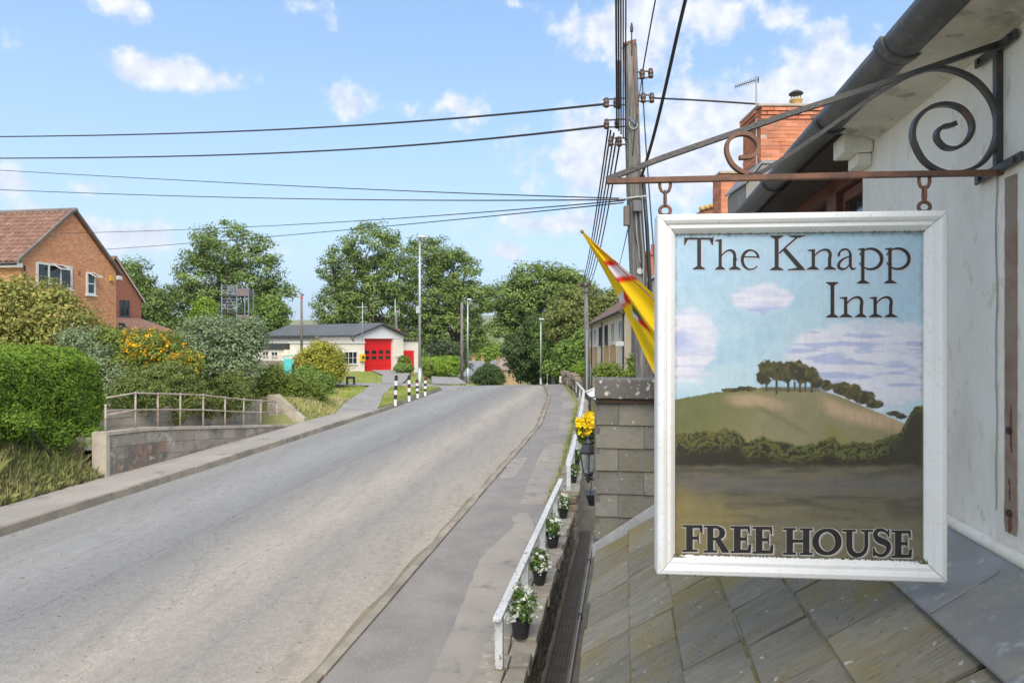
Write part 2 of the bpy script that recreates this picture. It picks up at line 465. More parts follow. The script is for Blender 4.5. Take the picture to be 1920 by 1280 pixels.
def road_material():
    m, N, L, b, out = nmat('asphalt_road')
    g = N.new('ShaderNodeNewGeometry')
    sp = N.new('ShaderNodeSeparateXYZ'); L.new(g.outputs['Position'], sp.inputs[0])
    lat = N.new('ShaderNodeMath'); lat.operation = 'MULTIPLY_ADD'; L.new(sp.outputs[1], lat.inputs[0]); lat.inputs[1].default_value = -TA; L.new(sp.outputs[0], lat.inputs[2])
    # distort the lateral position, so worn bands wander
    mp = N.new('ShaderNodeMapping'); mp.inputs['Scale'].default_value = (.8, .12, 1); mp.inputs['Rotation'].default_value = (0, 0, math.radians(-9.4))
    L.new(g.outputs['Position'], mp.inputs['Vector'])
    nl = noise(N, L, mp.outputs[0], 1.4, 5, .6)
    la = N.new('ShaderNodeMath'); la.operation = 'MULTIPLY_ADD'; L.new(nl, la.inputs[0]); la.inputs[1].default_value = 1.6; L.new(lat.outputs[0], la.inputs[2])
    f = mapr(N, L, la.outputs[0], -10.5, -2.2)
    col = ramp(N, L, f, [(0, (.36, .325, .27)), (.06, (.30, .292, .27)), (.17, (.255, .252, .243)), (.30, (.295, .29, .278)), (.48, (.225, .222, .216)), (.58, (.27, .256, .232)), (.70, (.385, .34, .288)), (.80, (.285, .26, .23)), (.93, (.33, .295, .252)), (1, (.38, .33, .265))])
    fine = noise(N, L, g.outputs['Position'], 48, 6, .85)
    col = cmix(N, L, mapr(N, L, fine, .36, .64, 0, 1), cmix(N, L, 1.0, col, (.68, .68, .68), 'MULTIPLY'), cmix(N, L, 1.0, col, (1.24, 1.23, 1.22), 'MULTIPLY'))
    mid = noise(N, L, g.outputs['Position'], 9, 6, .75)
    col = cmix(N, L, mapr(N, L, mid, .35, .68, 0, 1), cmix(N, L, 1.0, col, (.86, .86, .86), 'MULTIPLY'), cmix(N, L, 1.0, col, (1.1, 1.1, 1.1), 'MULTIPLY'))
    seam = N.new('ShaderNodeMath'); seam.operation = 'MULTIPLY_ADD'; L.new(noise(N, L, g.outputs['Position'], 1.1, 6, .7), seam.inputs[0]); seam.inputs[1].default_value = .42; L.new(lat.outputs[0], seam.inputs[2])
    for pos_, wdt, amt in ((-7.05, .016, .55), (-8.75, .010, .35), (-4.3, .010, .3)):
        d1 = N.new('ShaderNodeMath'); d1.operation = 'SUBTRACT'; L.new(seam.outputs[0], d1.inputs[0]); d1.inputs[1].default_value = pos_
        d2 = N.new('ShaderNodeMath'); d2.operation = 'ABSOLUTE'; L.new(d1.outputs[0], d2.inputs[0])
        col = cmix(N, L, mapr(N, L, d2.outputs[0], wdt * .4, wdt, amt, 0), col, (.10, .095, .085))
    patch = noise(N, L, mp.outputs[0], 5, 7, .7)
    col = cmix(N, L, mapr(N, L, patch, .5, .75, 0, .35), col, (.12, .115, .105))
    # fine cracks wandering along the lane joint
    vo = N.new('ShaderNodeTexVoronoi'); vo.feature = 'DISTANCE_TO_EDGE'; vo.inputs['Scale'].default_value = .55
    mp2 = N.new('ShaderNodeMapping'); mp2.inputs['Scale'].default_value = (1.0, .22, 1); mp2.inputs['Rotation'].default_value = (0, 0, math.radians(-9.4))
    ds = N.new('ShaderNodeVectorMath'); ds.operation = 'ADD'
    nn = N.new('ShaderNodeTexNoise'); nn.inputs['Scale'].default_value = 2.2; nn.inputs['Detail'].default_value = 5; L.new(g.outputs['Position'], nn.inputs['Vector'])
    sc_ = N.new('ShaderNodeVectorMath'); sc_.operation = 'SCALE'; sc_.inputs['Scale'].default_value = .7; L.new(nn.outputs['Color'], sc_.inputs[0])
    L.new(g.outputs['Position'], ds.inputs[0]); L.new(sc_.outputs[0], ds.inputs[1]); L.new(ds.outputs[0], mp2.inputs['Vector']); L.new(mp2.outputs[0], vo.inputs['Vector'])
    crack = mapr(N, L, vo.outputs['Distance'], .001, .006, 1, 0)
    gate = mapr(N, L, noise(N, L, g.outputs['Position'], .35, 2), .48, .56)
    cm = N.new('ShaderNodeMath'); cm.operation = 'MULTIPLY'; L.new(crack, cm.inputs[0]); L.new(gate, cm.inputs[1])
    cm2 = N.new('ShaderNodeMath'); cm2.operation = 'MULTIPLY'; L.new(cm.outputs[0], cm2.inputs[0]); cm2.inputs[1].default_value = .35
    col = cmix(N, L, cm2.outputs[0], col, (.07, .067, .062))
    sp2 = noise(N, L, g.outputs['Position'], 13, 2, .5)
    col = cmix(N, L, mapr(N, L, sp2, .69, .73, 0, .75), col, (.07, .062, .055))
    L.new(col, b.inputs['Base Color']); b.inputs['Roughness'].default_value = .82
    b.inputs['Specular IOR Level'].default_value = .3
    bump(N, L, b, fine, .35, .006)
    return m
ROAD = road_material()
YS = np.concatenate([np.arange(-6, 60, .8), np.arange(60, 121, 3)])
RL = np.array([LY(l_left(y), y) for y in YS]); RR = np.array([LY(l_right(y), y) for y in YS])
strip('road', RL, RR, 14, lambda X, Y: zr(Y) - .0 + .035 * (1 - ((X - TA * Y + 6.8) / 3.8) ** 2) - .03, ROAD, kind='structure')

PAVE_L = pm('pavement_left', (.36, .325, .285), (.29, .265, .24), 1.1, .85, spots=(.16, .15, .14), sscale=1.7, samt=.55, bscale=120, bstr=.35)
PAVE_R = pm('pavement_right', (.19, .175, .158), (.25, .228, .203), 1.5, .85, spots=(.42, .39, .35), sscale=60, samt=.7, bscale=140, bstr=.45)
PATCHM = pm('pavement_patch_tarmac', (.325, .285, .24), (.265, .236, .205), 1.6, .85, spots=(.14, .13, .12), sscale=3.2, samt=.55, bscale=120, bstr=.35)
KERBM = pm('kerb_concrete', (.31, .27, .21), (.21, .185, .15), 2.5, .85, spots=(.33, .28, .2), sscale=9, samt=.6, bscale=60, bstr=.5, rnd=.16)
SAND = pm('gritty_road_edge', (.24, .20, .135), (.17, .145, .105), 2.2, .9, spots=(.12, .13, .05), sscale=5, samt=.7, bscale=70, bstr=.6)

# left pavement
YL = np.arange(-6, 33.1, .8)
strip('pavement_left', [LY(l_left(y) - 1.36 - .18 * math.sin(y * 1.3) * .4, y) for y in YL], [LY(l_left(y) - .125, y) for y in YL], 4,
      lambda X, Y: zr(Y) + .115, PAVE_L, skirt=.2, kind='structure')
# right pavement (footway with a low, worn kerb)
def l_wall(Y): return np.interp(Y, [0, 12.9, 17, 24.5, 32, 38.7, 46, 60], [-1.45, -1.42, -1.5, -1.85, -2.2, -3.0, -4.1, -6.3])
YR = np.arange(2, 56, .7)
pr = strip('pavement_right', [LY(l_right(y) + .118, y) for y in YR], [LY(l_wall(y) + .1, y) for y in YR], 4, lambda X, Y: zr(Y) + .055, PAVE_R, skirt=.2, kind='structure')
# lighter tarmac reinstatement patches (seen as separate pieces)
def patch(pxs, parent, mat, dz):
    c = [ground_hit(x, y, .06) for x, y in pxs]
    c = resample(np.vstack([c, c[0]]), .25)[:-1]
    j = rng.normal(0, .012, (len(c), 2)); V = c.copy(); V[:, :2] += j; V[:, 2] = zr(V[:, 1]) + dz
    W = V.copy(); W[:, 2] -= .02
    return MB().prism(W, V).build('patch', mat, parent)
patch([(800, 1282), (868, 1128), (905, 1040), (965, 985), (960, 965), (985, 958), (1004, 985), (975, 1062), (930, 1165), (905, 1282)], pr, PATCHM, .0605)
patch([(975, 945), (990, 905), (1005, 868), (1022, 838), (1040, 832), (1063, 832), (1052, 870), (1038, 905), (1020, 945)], pr, PATCHM, .0605)
patch([(935, 897), (960, 860), (990, 857), (965, 895)], pr, PATCHM, .0605)
patch([(1046, 812), (1052, 782), (1076, 780), (1072, 812)], pr, PATCHM, .0605)
patch([(1054, 766), (1056, 752), (1080, 752), (1079, 766)], pr, PATCHM, .0605)
patch([(1052, 742), (1054, 733), (1076, 733), (1078, 742)], pr, PATCHM, .0605)
# square repair in the carriageway
roadob = bpy.data.objects['road']
REPAIR = pm('road_repair_tarmac', (.225, .222, .215), (.28, .276, .265), 2.5, .85, spots=(.36, .35, .33), sscale=60, samt=.6, bscale=130, bstr=.5)
def rpatch(pxs, mat):
    c = [ground_hit(x, y) for x, y in pxs]
    V = resample(np.vstack([c, c[0]]), .25)[:-1]; V[:, :2] += rng.normal(0, .01, (len(V), 2))
    V[:, 2] = zr(V[:, 1]) + .035 * (1 - ((V[:, 0] - TA * V[:, 1] + 6.8) / 3.8) ** 2) - .026
    W = V.copy(); W[:, 2] -= .03
    MB().prism(W, V).build('patch', mat, roadob)
rpatch([(58, 1037), (165, 998), (258, 997), (150, 1038)], REPAIR)
# sandy detritus along the right kerb
strip('gritty_edge', [LY(l_right(y) - .09 - .05 * rng.random() - .03 * math.sin(y * 3.3), y) for y in YR], [LY(l_right(y) + .0, y) for y in YR], 2,
      lambda X, Y: zr(Y) + .012, SAND, parent=roadob)

# kerb stones, each a piece of its own
def kerb(name, lf, y0, y1, w, h, length, parentname):
    par = thing(parentname, LY(float(lf(y0)), y0, float(zr(y0))), '', '')
    del par['label']; del par['category']; par['kind'] = 'structure'
    y = y0; i = 0; base = None
    me = MB(); me.box(0, w, 0, length - .012, -.12, h); V = np.vstack(me.V)
    V[[4, 7], 0] += .0; V[[5, 6], 0] -= .015 if w > 0 else 0
    base = rawmesh('kerb_stone', V, me.F, KERBM)
    while y < y1:
        yn = y + length * CA
        a = LY(float(lf(y)), y); b_ = LY(float(lf(yn)), yn)
        z0, z1 = float(zr(y)), float(zr(yn))
        d = b_ - a; rz = math.atan2(d[1], d[0]) - math.pi / 2
        rx = math.atan2(z1 - z0, length)
        o = place('kerb_stone', base, (a[0] + rng.normal(0, .006), a[1], z0 + rng.normal(0, .004)), par, rot=(rx, 0, rz))
        y = yn; i += 1
    return par
kerb('kerb_left', lambda y: l_left(y) - .13, 6, 40.5, .135, .12, .91, 'kerb_left')
kerb('kerb_right', lambda y: l_right(y) - .01, 4, 50, .125, .078, .91, 'kerb_right')

# side path, bollard island, station forecourt
TARM = pm('forecourt_tarmac', (.30, .285, .262), (.24, .23, .215), .9, .85, spots=(.12, .12, .115), sscale=2.4, samt=.5, bscale=80, bstr=.4)
def sheet(name, pxL, pxR, mat, dz, kind='structure', nx=3, zfun=None, step=1.0, **k):
    A = np.array([ground_hit(*p) for p in pxL]); B = np.array([ground_hit(*p) for p in pxR])
    n = max(6, int(np.linalg.norm(A[-1] - A[0]) / step))
    def rs(Q):
        d = np.r_[0, np.cumsum(np.linalg.norm(np.diff(Q, axis=0), axis=1))]; s = np.linspace(0, d[-1], n)
        return np.stack([np.interp(s, d, Q[:, i]) for i in range(3)], 1)
    return strip(name, rs(A), rs(B), nx, zfun or (lambda X, Y: gz(X, Y) + dz), mat, kind=kind, **k)
def LYp(*pts): return np.array([LY(l, y) for l, y in pts])
def rsn(Q, n):
    d = np.r_[0, np.cumsum(np.linalg.norm(np.diff(Q[:, :2], axis=0), axis=1))]; s = np.linspace(0, d[-1], n)
    return np.stack([np.interp(s, d, Q[:, i]) for i in range(3)], 1)
gzs = lambda dz: (lambda X, Y: np.maximum(gz(X, Y), zr(np.minimum(Y, 46)) * .6 - .05) + dz)
# path from the pavement up to the side road
strip('path', rsn(LYp((-11.9, 28), (-12.9, 32.5), (-14.0, 36), (-16.8, 45)), 30), rsn(LYp((-10.66, 29.3), (-11.4, 32), (-12.4, 35), (-14.8, 45)), 30), 3, gzs(.13), TARM, skirt=.2, kind='structure')
GRASSV = pm('verge_turf', (.13, .17, .04), (.19, .2, .06), 1.5, .9, bscale=40, bstr=.6, bdist=.03)
strip('grass_island', rsn(LYp((-10.72, 29.6), (-11.45, 32), (-12.45, 35), (-14.3, 41.8)), 24), rsn(LYp((-10.70, 29.6), (-10.68, 32), (-10.9, 36), (-11.1, 41)), 24), 4, gzs(.16), GRASSV, skirt=.25, kind='structure')
def side_z(X, Y):
    l = X - TA * Y; k = sst(3.0, .2, l_left(Y) - l)
    return gzs(.09)(X, Y) * (1 - k) + (zr(Y) - .02) * k
# side road joining from the left, and drive to the station door
strip('side_road', rsn(LYp((-34, 46), (-22, 45.5), (-15, 44.6), (-10.4, 40.6)), 26), rsn(LYp((-34, 48.8), (-22, 48.2), (-16, 48.2), (-11.0, 51.5)), 26), 5, side_z, TARM, kind='structure')
strip('drive', rsn(LYp((-17.0, 47.6), (-22, 62), (-27.5, 74)), 30), rsn(LYp((-15.6, 47.6), (-19.6, 62), (-23.6, 75)), 30), 3, gzs(.11), TARM, kind='structure')
strip('drive', rsn(LYp((-13.6, 48.2), (-17.6, 62), (-20.6, 72)), 30), rsn(LYp((-11.4, 49.5), (-15.4, 62), (-18.6, 72)), 30), 3, gzs(.10), TARM, kind='structure')

# ================================================================== FOLIAGE TOOLS
def leaf_object(name, C, Nn, size, mat, parent=None, aspect=.55, tint=None, seed=0, **tags):
    """C centres, Nn normals: a folded leaf (two triangles pairs) at each"""
    r = np.random.default_rng(seed)
    n = len(C)
    Nn = Nn / (np.linalg.norm(Nn, axis=1)[:, None] + 1e-9)
    t = r.normal(size=(n, 3)); t -= (t * Nn).sum(1)[:, None] * Nn; t /= np.linalg.norm(t, axis=1)[:, None] + 1e-9
    b = np.cross(Nn, t)
    s = (size * r.uniform(.65, 1.35, n))[:, None]
    lift = Nn * s * .12
    V = np.empty((n, 4, 3))
    V[:, 0] = C - t * s * .5
    V[:, 1] = C + b * s * aspect * .5 + lift
    V[:, 2] = C + t * s * .5
    V[:, 3] = C - b * s * aspect * .5 + lift
    V = V.reshape(-1, 3)
    lo, hi = V.min(0), V.max(0)
    org = np.array([(lo[0] + hi[0]) / 2, (lo[1] + hi[1]) / 2, lo[2]])
    me = bpy.data.meshes.new(name)
    me.vertices.add(n * 4); me.vertices.foreach_set('co', (V - org).ravel().astype(np.float32))
    me.loops.add(n * 4); me.loops.foreach_set('vertex_index', np.arange(n * 4, dtype=np.int32))
    me.polygons.add(n); me.polygons.foreach_set('loop_start', np.arange(n, dtype=np.int32) * 4)
    try: me.polygons.foreach_set('loop_total', np.full(n, 4, dtype=np.int32))
    except Exception: pass
    me.materials.append(mat)
    me.update(calc_edges=True)
    if tint is None: tint = np.clip(r.normal(.45, .22, n), 0, 1)
    at = me.attributes.new('tint', 'FLOAT', 'POINT'); at.data.foreach_set('value', np.repeat(tint, 4).astype(np.float32))
    if parent is not None: tags.setdefault('kind', 'stuff')
    return place(name, me, org, parent, **tags)

def clumps(blobs, nc, r, shell=.55):
    """clump centres in a union of ellipsoids (c, radii), mostly near their surface"""
    w = np.array([(b[1][0] * b[1][1] * b[1][2]) ** (2 / 3) for b in blobs]); w /= w.sum()
    k = r.choice(len(blobs), nc, p=w)
    d = r.normal(size=(nc, 3)); d /= np.linalg.norm(d, axis=1)[:, None]
    q = shell + (1.02 - shell) * r.random(nc) ** .6
    C = np.array([blobs[i][0] for i in k]); R = np.array([blobs[i][1] for i in k])
    return C + d * R * q[:, None], d
def crown_leaves(cc, dd, per, cr, r, flat=.6, up=.7):
    n = len(cc) * per
    c = np.repeat(cc, per, 0); d = np.repeat(dd, per, 0)
    sz = np.repeat(r.uniform(.6, 1.3, len(cc)), per)[:, None]
    off = r.normal(size=(n, 3)) * .5; off[:, 2] *= flat
    # leaves sit on the clump's outer shell more than inside it
    ln = np.linalg.norm(off, axis=1)[:, None] + 1e-9
    off = off / ln * np.minimum(ln, 1.3) ** .7
    L = c + off * cr * sz
    nrm = off * .7 + d * .35 + r.normal(size=(n, 3)) * .45; nrm[:, 2] += up
    tint = np.clip(np.repeat(r.normal(.42, .17, len(cc)), per) + r.normal(0, .14, n), 0, 1)
    return L, nrm, tint
BARK = pm('bark', (.075, .062, .05), (.12, .105, .085), 2, .9, vscale=(3, 3, .6), bscale=8, bstr=.8, bdist=.05)
def tree(name, label, Y, blobs_px, base_px, mat, leaves=20000, leaf=.34, clump_r=1.3, per=70, trunk_r=.5, seed=1, group=None, cat='tree', basez=None, depth=.9, shell=.5, limbs=26, up=.7, nlead=1):
    r = np.random.default_rng(seed)
    blobs = []
    for (px, py, rx, ry) in blobs_px:
        c = P(px, py, Y); k = Y / 1280
        c[1] += r.normal(0, .15) * rx * k
        blobs.append((c, (rx * k, (rx + ry) * .5 * k * depth, ry * k)))
    bx = P(base_px, 640, Y)
    z0 = basez if basez is not None else float(gz(bx[0], Y)) - .2
    base = np.array([bx[0], Y, z0])
    t = thing(name, base, label, cat, group)
    nc = leaves // per
    cc, dd = clumps(blobs, nc, r, shell)
    L, nr, ti = crown_leaves(cc, dd, per, clump_r, r, up=up)
    leaf_object('crown', L, nr, leaf, mat, t, tint=ti, seed=seed)
    # trunk with limbs that reach clumps
    mb = MB()
    top = np.array([np.mean([b[0][0] for b in blobs]), Y, max(b[0][2] for b in blobs)])
    H = top[2] - z0
    for q in range(nlead):
        k = np.linspace(0, 1, 9)[:, None]
        sway = np.stack([np.sin(k[:, 0] * 3 + seed + q * 2) * H * .02, np.cos(k[:, 0] * 4 + seed + q) * H * .02, 0 * k[:, 0]], 1)
        b0 = base + (np.array([(q - (nlead - 1) / 2) * trunk_r * 3, 0, 0]) if nlead > 1 else 0)
        tp = top + (np.array([(q - (nlead - 1) / 2) * H * .3, 0, -H * .06 * abs(q)]) if nlead > 1 else 0)
        tk = b0 + (tp - b0) * k + sway
        tk[0] = b0
        rr = trunk_r * (1.25 - 1.15 * k[:, 0]) ; rr[0] *= 1.35
        mb.tube(tk, rr, 9)
        for i in r.choice(nc, min(limbs // nlead, nc), replace=False):
            f = np.clip((cc[i][2] - z0) / H * .62 + r.uniform(-.08, .05), .14, .9)
            j = f * 8; i0 = int(j); a = tk[i0] + (tk[min(i0 + 1, 8)] - tk[i0]) * (j - i0)
            m1 = a * .55 + cc[i] * .45 + np.array([0, 0, -.04 * H]) + r.normal(0, .02 * H, 3)
            r0 = trunk_r * (1.15 - f) * .45
            s = np.linspace(0, 1, 6)[:, None]
            mb.tube((1 - s) ** 2 * a + 2 * s * (1 - s) * m1 + s ** 2 * cc[i], np.linspace(r0, .03, 6), 5)
    mb.build('trunk', BARK, t, smooth=True)
    return t

def bush(name, label, blobs, mat, leaves, leaf, clump_r, per=40, seed=1, group=None, cat='shrub', stems=8, base=None, shell=.45, up=.6, stemmat=None, flowers=None, aspect=.55, extra_kind=None):
    """blobs in world space: (centre, radii). stems come up from the base"""
    r = np.random.default_rng(seed)
    bc = np.mean([b[0] for b in blobs], 0)
    zlow = min(b[0][2] - b[1][2] for b in blobs)
    base = np.array([bc[0], bc[1], zlow]) if base is None else np.asarray(base, float)
    t = thing(name, base, label, cat, group)
    nc = max(4, leaves // per)
    cc, dd = clumps(blobs, nc, r, shell)
    cc[:, 2] = np.maximum(cc[:, 2], zlow + .03)
    L, nr, ti = crown_leaves(cc, dd, per, clump_r, r, up=up)
    leaf_object('crown', L, nr, leaf, mat, t, tint=ti, seed=seed, aspect=aspect)
    mb = MB()
    for i in r.choice(nc, min(stems, nc), replace=False):
        b0 = base + np.array([r.normal(0, .12), r.normal(0, .12), -.05]) * max(.3, np.mean([b[1][0] for b in blobs]) * .6)
        s = np.linspace(0, 1, 5)[:, None]
        m1 = (b0 + cc[i]) / 2 + np.array([0, 0, .15 * np.linalg.norm(cc[i] - b0)])
        mb.tube((1 - s) ** 2 * b0 + 2 * s * (1 - s) * m1 + s ** 2 * cc[i], np.linspace(leaf * .35, leaf * .08, 5), 5)
    mb.build('stems', stemmat or BARK, t, smooth=True)
    if flowers:
        fm, fn, fs, zone = flowers
        sel = r.choice(len(L), fn * 6, replace=True); Q = L[sel] + r.normal(0, .03, (fn * 6, 3))
        keep = zone(Q); Q = Q[keep][:fn]
        q2, d2 = Q, r.normal(size=Q.shape)
        L2 = np.repeat(Q, 5, 0) + r.normal(0, fs * .45, (len(Q) * 5, 3))
        n2 = r.normal(size=L2.shape); n2[:, 1] -= .6; n2[:, 2] += .5
        leaf_object('flowers', L2, n2, fs, fm, t, tint=r.random(len(L2)), seed=seed + 1, aspect=.9)
    return t

def grass(name, label, XY, zf, hmin, hmax, mat, seed=3, lean=.35, width=.012, tintbias=None, cat='grass', parent=None):
    r = np.random.default_rng(seed); n = len(XY)
    z = zf(XY[:, 0], XY[:, 1]); h = r.uniform(hmin, hmax, n)
    a = r.uniform(0, 2 * math.pi, n); ln = np.abs(r.normal(0, lean, n)) * h
    b = np.stack([XY[:, 0], XY[:, 1], z - .02], 1)
    w = np.stack([np.cos(a + 1.57), np.sin(a + 1.57), 0 * a], 1) * width * (.6 + h[:, None] / hmax)
    mid = b + np.stack([np.cos(a) * ln * .35, np.sin(a) * ln * .35, h * .6], 1)
    tip = b + np.stack([np.cos(a) * ln, np.sin(a) * ln, h * (1 - .25 * np.minimum(1, ln / h))], 1)
    V = np.stack([b - w, b + w, mid + w * .7, tip, mid - w * .7], 1).reshape(-1, 3)
    lo, hi = V.min(0), V.max(0); org = np.array([(lo[0] + hi[0]) / 2, (lo[1] + hi[1]) / 2, lo[2]])
    me = bpy.data.meshes.new(name)
    me.vertices.add(n * 5); me.vertices.foreach_set('co', (V - org).ravel().astype(np.float32))
    me.loops.add(n * 5); me.loops.foreach_set('vertex_index', np.arange(n * 5, dtype=np.int32))
    me.polygons.add(n); me.polygons.foreach_set('loop_start', np.arange(n, dtype=np.int32) * 5)
    me.materials.append(mat); me.update(calc_edges=True)
    ti = np.clip(fbm(XY[:, 0] * .9, XY[:, 1] * .9, 8, 3) * 1.4 - .25 + r.normal(0, .16, n), 0, 1)
    if tintbias is not None: ti = np.clip(ti + tintbias(XY), 0, 1)
    at = me.attributes.new('tint', 'FLOAT', 'POINT'); at.data.foreach_set('value', np.repeat(ti, 5).astype(np.float32))
    return place(name, me, org, parent, label=label, cat=cat, kind='stuff')

LM_OAK = leafmat('leaf_oak', (0.105, 0.155, 0.04), (0.3, 0.4, 0.11))
LM_ASH = leafmat('leaf_fresh', (0.1, 0.175, 0.035), (0.29, 0.42, 0.095))
LM_DARK = leafmat('leaf_dark', (0.05, 0.09, 0.032), (0.135, 0.2, 0.06))
LM_BROWN = leafmat('leaf_bronze_green', (0.13, 0.155, 0.045), (0.31, 0.35, 0.11))
LM_LIME = leafmat('leaf_lime', (.15, .26, .03), (.38, .53, .075))
LM_HEDGE = leafmat('leaf_privet', (.06, .13, .015), (.28, .42, .05))
LM_OLIVE = leafmat('leaf_olive_yellow', (0.15, 0.18, 0.03), (0.42, 0.42, 0.12), (.50, .33, .13))
LM_GREY = leafmat('leaf_silver_grey', (0.14, 0.19, 0.085), (0.35, 0.43, 0.24))
LM_FERN = leafmat('leaf_fern', (.10, .15, .025), (.32, .39, .08))
LM_GOLD = leafmat('leaf_golden', (0.2, 0.22, 0.03), (0.5, 0.47, 0.07))
LM_PURP = leafmat('leaf_purple', (.03, .025, .035), (.075, .06, .08))
LM_IVY = leafmat('leaf_ivy', (0.09, 0.13, 0.03), (0.24, 0.3, 0.08), (.28, .23, .12))
LM_GRASS = leafmat('grass_blade', (.20, .28, .04), (.38, .44, .085), (.48, .40, .19), upn=.7)
LM_DRY = leafmat('grass_dry', (.27, .36, .075), (.54, .52, .20), (.62, .50, .28), upn=.7)
FL_YEL = leafmat('flower_yellow', (.82, .55, .01), (.9, .68, .02), trans=.2)
FL_ORG = leafmat('flower_orange', (.85, .34, .01), (.9, .52, .015), trans=.2)
FL_WHT = leafmat('flower_white', (.75, .75, .62), (.85, .85, .8), trans=.2)

# ================================================================== LEFT SIDE: RETAINING WALLS AND RAILING
BLOCK = pm('concrete_block', (.47, .41, .32), (.37, .325, .255), 2.2, .9, stain=(.17, .155, .13), stscale=1.6, bscale=40, bstr=.5, bdist=.01, rnd=.07)
RENDER_OLD = pm('stained_render', (.36, .315, .25), (.22, .197, .165), 1.3, .9, stain=(.09, .085, .078), stscale=1.5, spots=(.46, .43, .37), sscale=4.2, samt=.75, bscale=24, bstr=.6, bdist=.02, rnd=.14)
BRICKRED = pm('spalled_render', (.20, .18, .15), (.12, .11, .095), 1.3, .9, stain=(.46, .25, .15), stscale=2.6, spots=(.46, .43, .37), sscale=5, samt=.7, bscale=24, bstr=.7, bdist=.03, rnd=.1)
def wallz(Y): return np.interp(Y, [15.5, 17, 19, 21, 24.3], [1.34, 1.27, 1.05, .82, .46])      # front wall top
w1 = thing('ramp_wall', LY(-11.86, 15.7, .2), 'low stained rendered wall beside the left pavement below the rusty railing', 'wall')
yb = 15.6
cors = [0, .36, .70, 1.02, 1.4]
core = MB()
ysw = np.linspace(15.62, 24.3, 24)
A = [LY(-11.87, y, float(zr(y)) - .1) for y in ysw] + [LY(-11.87, y, float(wallz(y)) - .09) for y in ysw[::-1]]
B = [LY(-12.05, y, float(zr(y)) - .1) for y in ysw] + [LY(-12.05, y, float(wallz(y)) - .09) for y in ysw[::-1]]
core.prism(A, B).build('wall_core', RENDER_OLD, w1)
for ci in range(4):           # courses of big rendered blocks
    y = 15.6 + (.25 if ci % 2 else 0)
    if ci % 2: ys_ = [15.6, 15.85]
    y = 15.6; first = True
    while y < 24.2:
        ln = (.3 if (first and ci % 2) else rng.uniform(.5, .85)); first = False
        ye = min(y + ln, 24.3)
        zb0 = max(float(zr(y)) + .08, float(wallz(y)) - .09 - (4 - ci) * .30); zt0 = float(wallz(y)) - .09 - (3 - ci) * .30
        zb1 = max(float(zr(ye)) + .08, float(wallz(ye)) - .09 - (4 - ci) * .30); zt1 = float(wallz(ye)) - .09 - (3 - ci) * .30
        if zt0 - zb0 > .04 and zt1 - zb1 > .02:
            pr_ = rng.uniform(.008, .017); g = .006
            l0, l1 = -11.87 + pr_, -11.89
            A = [LY(l0, y + g, zb0 + g), LY(l0, ye - g, zb1 + g), LY(l0, ye - g, zt1 - g), LY(l0, y + g, zt0 - g)]
            B = [LY(l1, y + g, zb0 + g), LY(l1, ye - g, zb1 + g), LY(l1, ye - g, zt1 - g), LY(l1, y + g, zt0 - g)]
            red = ci in (1, 2) and 16.2 < (y + ye) / 2 < 17.3
            MB().prism(A, B).build('block', BRICKRED if red else RENDER_OLD, w1, bevel=.008)
        y = ye
cop = MB()
A = [LY(-11.83, y, float(wallz(y)) - .09) for y in ysw] + [LY(-11.83, y, float(wallz(y))) for y in ysw[::-1]]
B = [LY(-12.1, y, float(wallz(y)) - .09) for y in ysw] + [LY(-12.1, y, float(wallz(y))) for y in ysw[::-1]]
cop.prism(A, B).build('coping', BLOCK, w1, bevel=.01)
MB().box(0, 1, 0, 1, 0, 1).n
endp = MB(); A = [LY(-11.84, 15.58, .1), LY(-12.15, 15.55, .1), LY(-12.15, 15.55, 1.34), LY(-11.84, 15.58, 1.34)]
B = [p + np.array([.02, .12, 0]) for p in A]
endp.prism(A, B).build('end_face', BLOCK, w1, bevel=.01)
# ramp surface
strip('ramp', [LY(-13.25, y) for y in ysw], [LY(-12.06, y) for y in ysw], 2, lambda X, Y: np.interp(Y, [15.5, 17, 21, 24.3], [1.22, 1.12, .72, .45]), PAVE_L, kind='structure', skirt=.3)
# back wall of coursed blocks with a cut-back end
w2 = thing('block_retaining_wall', LY(-13.3, 20, .5), 'pale concrete block retaining wall behind the ramp with ivy spilling over', 'wall')
def w2t(Y): return np.interp(Y, [13, 17.6, 24.4, 25.2], [1.75, 1.63, 1.28, 1.28])
MB().prism([LY(-13.34, 14, .2), LY(-13.34, 25.1, .2), LY(-13.34, 25.1, 1.2), LY(-13.34, 14, 1.62)], [LY(-14.2, 14, .2), LY(-14.2, 25.1, .2), LY(-14.2, 25.1, 1.2), LY(-14.2, 14, 1.62)]).build('wall_core', RENDER_OLD, w2)
for ci in range(6):
    y = 14.0 - (.22 if ci % 2 else 0)
    while y < 25.1:
        ye = min(y + .44, 25.1)
        zt = [float(w2t(v)) - ci * .225 for v in (y, ye)]
        if zt[0] > .5:
            g = .006; l0 = -13.34 + rng.uniform(.006, .016)
            q = lambda l: [LY(l, y + g, zt[0] - .225 + g), LY(l, ye - g, zt[1] - .225 + g), LY(l, ye - g, zt[1] - g), LY(l, y + g, zt[0] - g)]
            MB().prism(q(l0), q(-13.36 if ci else -13.6)).build('block', BLOCK, w2)
        y = ye
# sloping end wall
pts = [(-13.25, 25.25, 1.42), (-12.9, 25.3, 1.44), (-11.95, 25.4, .55), (-11.95, 25.4, .2), (-13.25, 25.25, .2)]
A = [LY(*p) for p in pts]; B = [LY(p[0], p[1] + .22, p[2]) for p in pts]
MB().prism(A, B).build('sloping_end_wall', BLOCK, w2, bevel=.02)
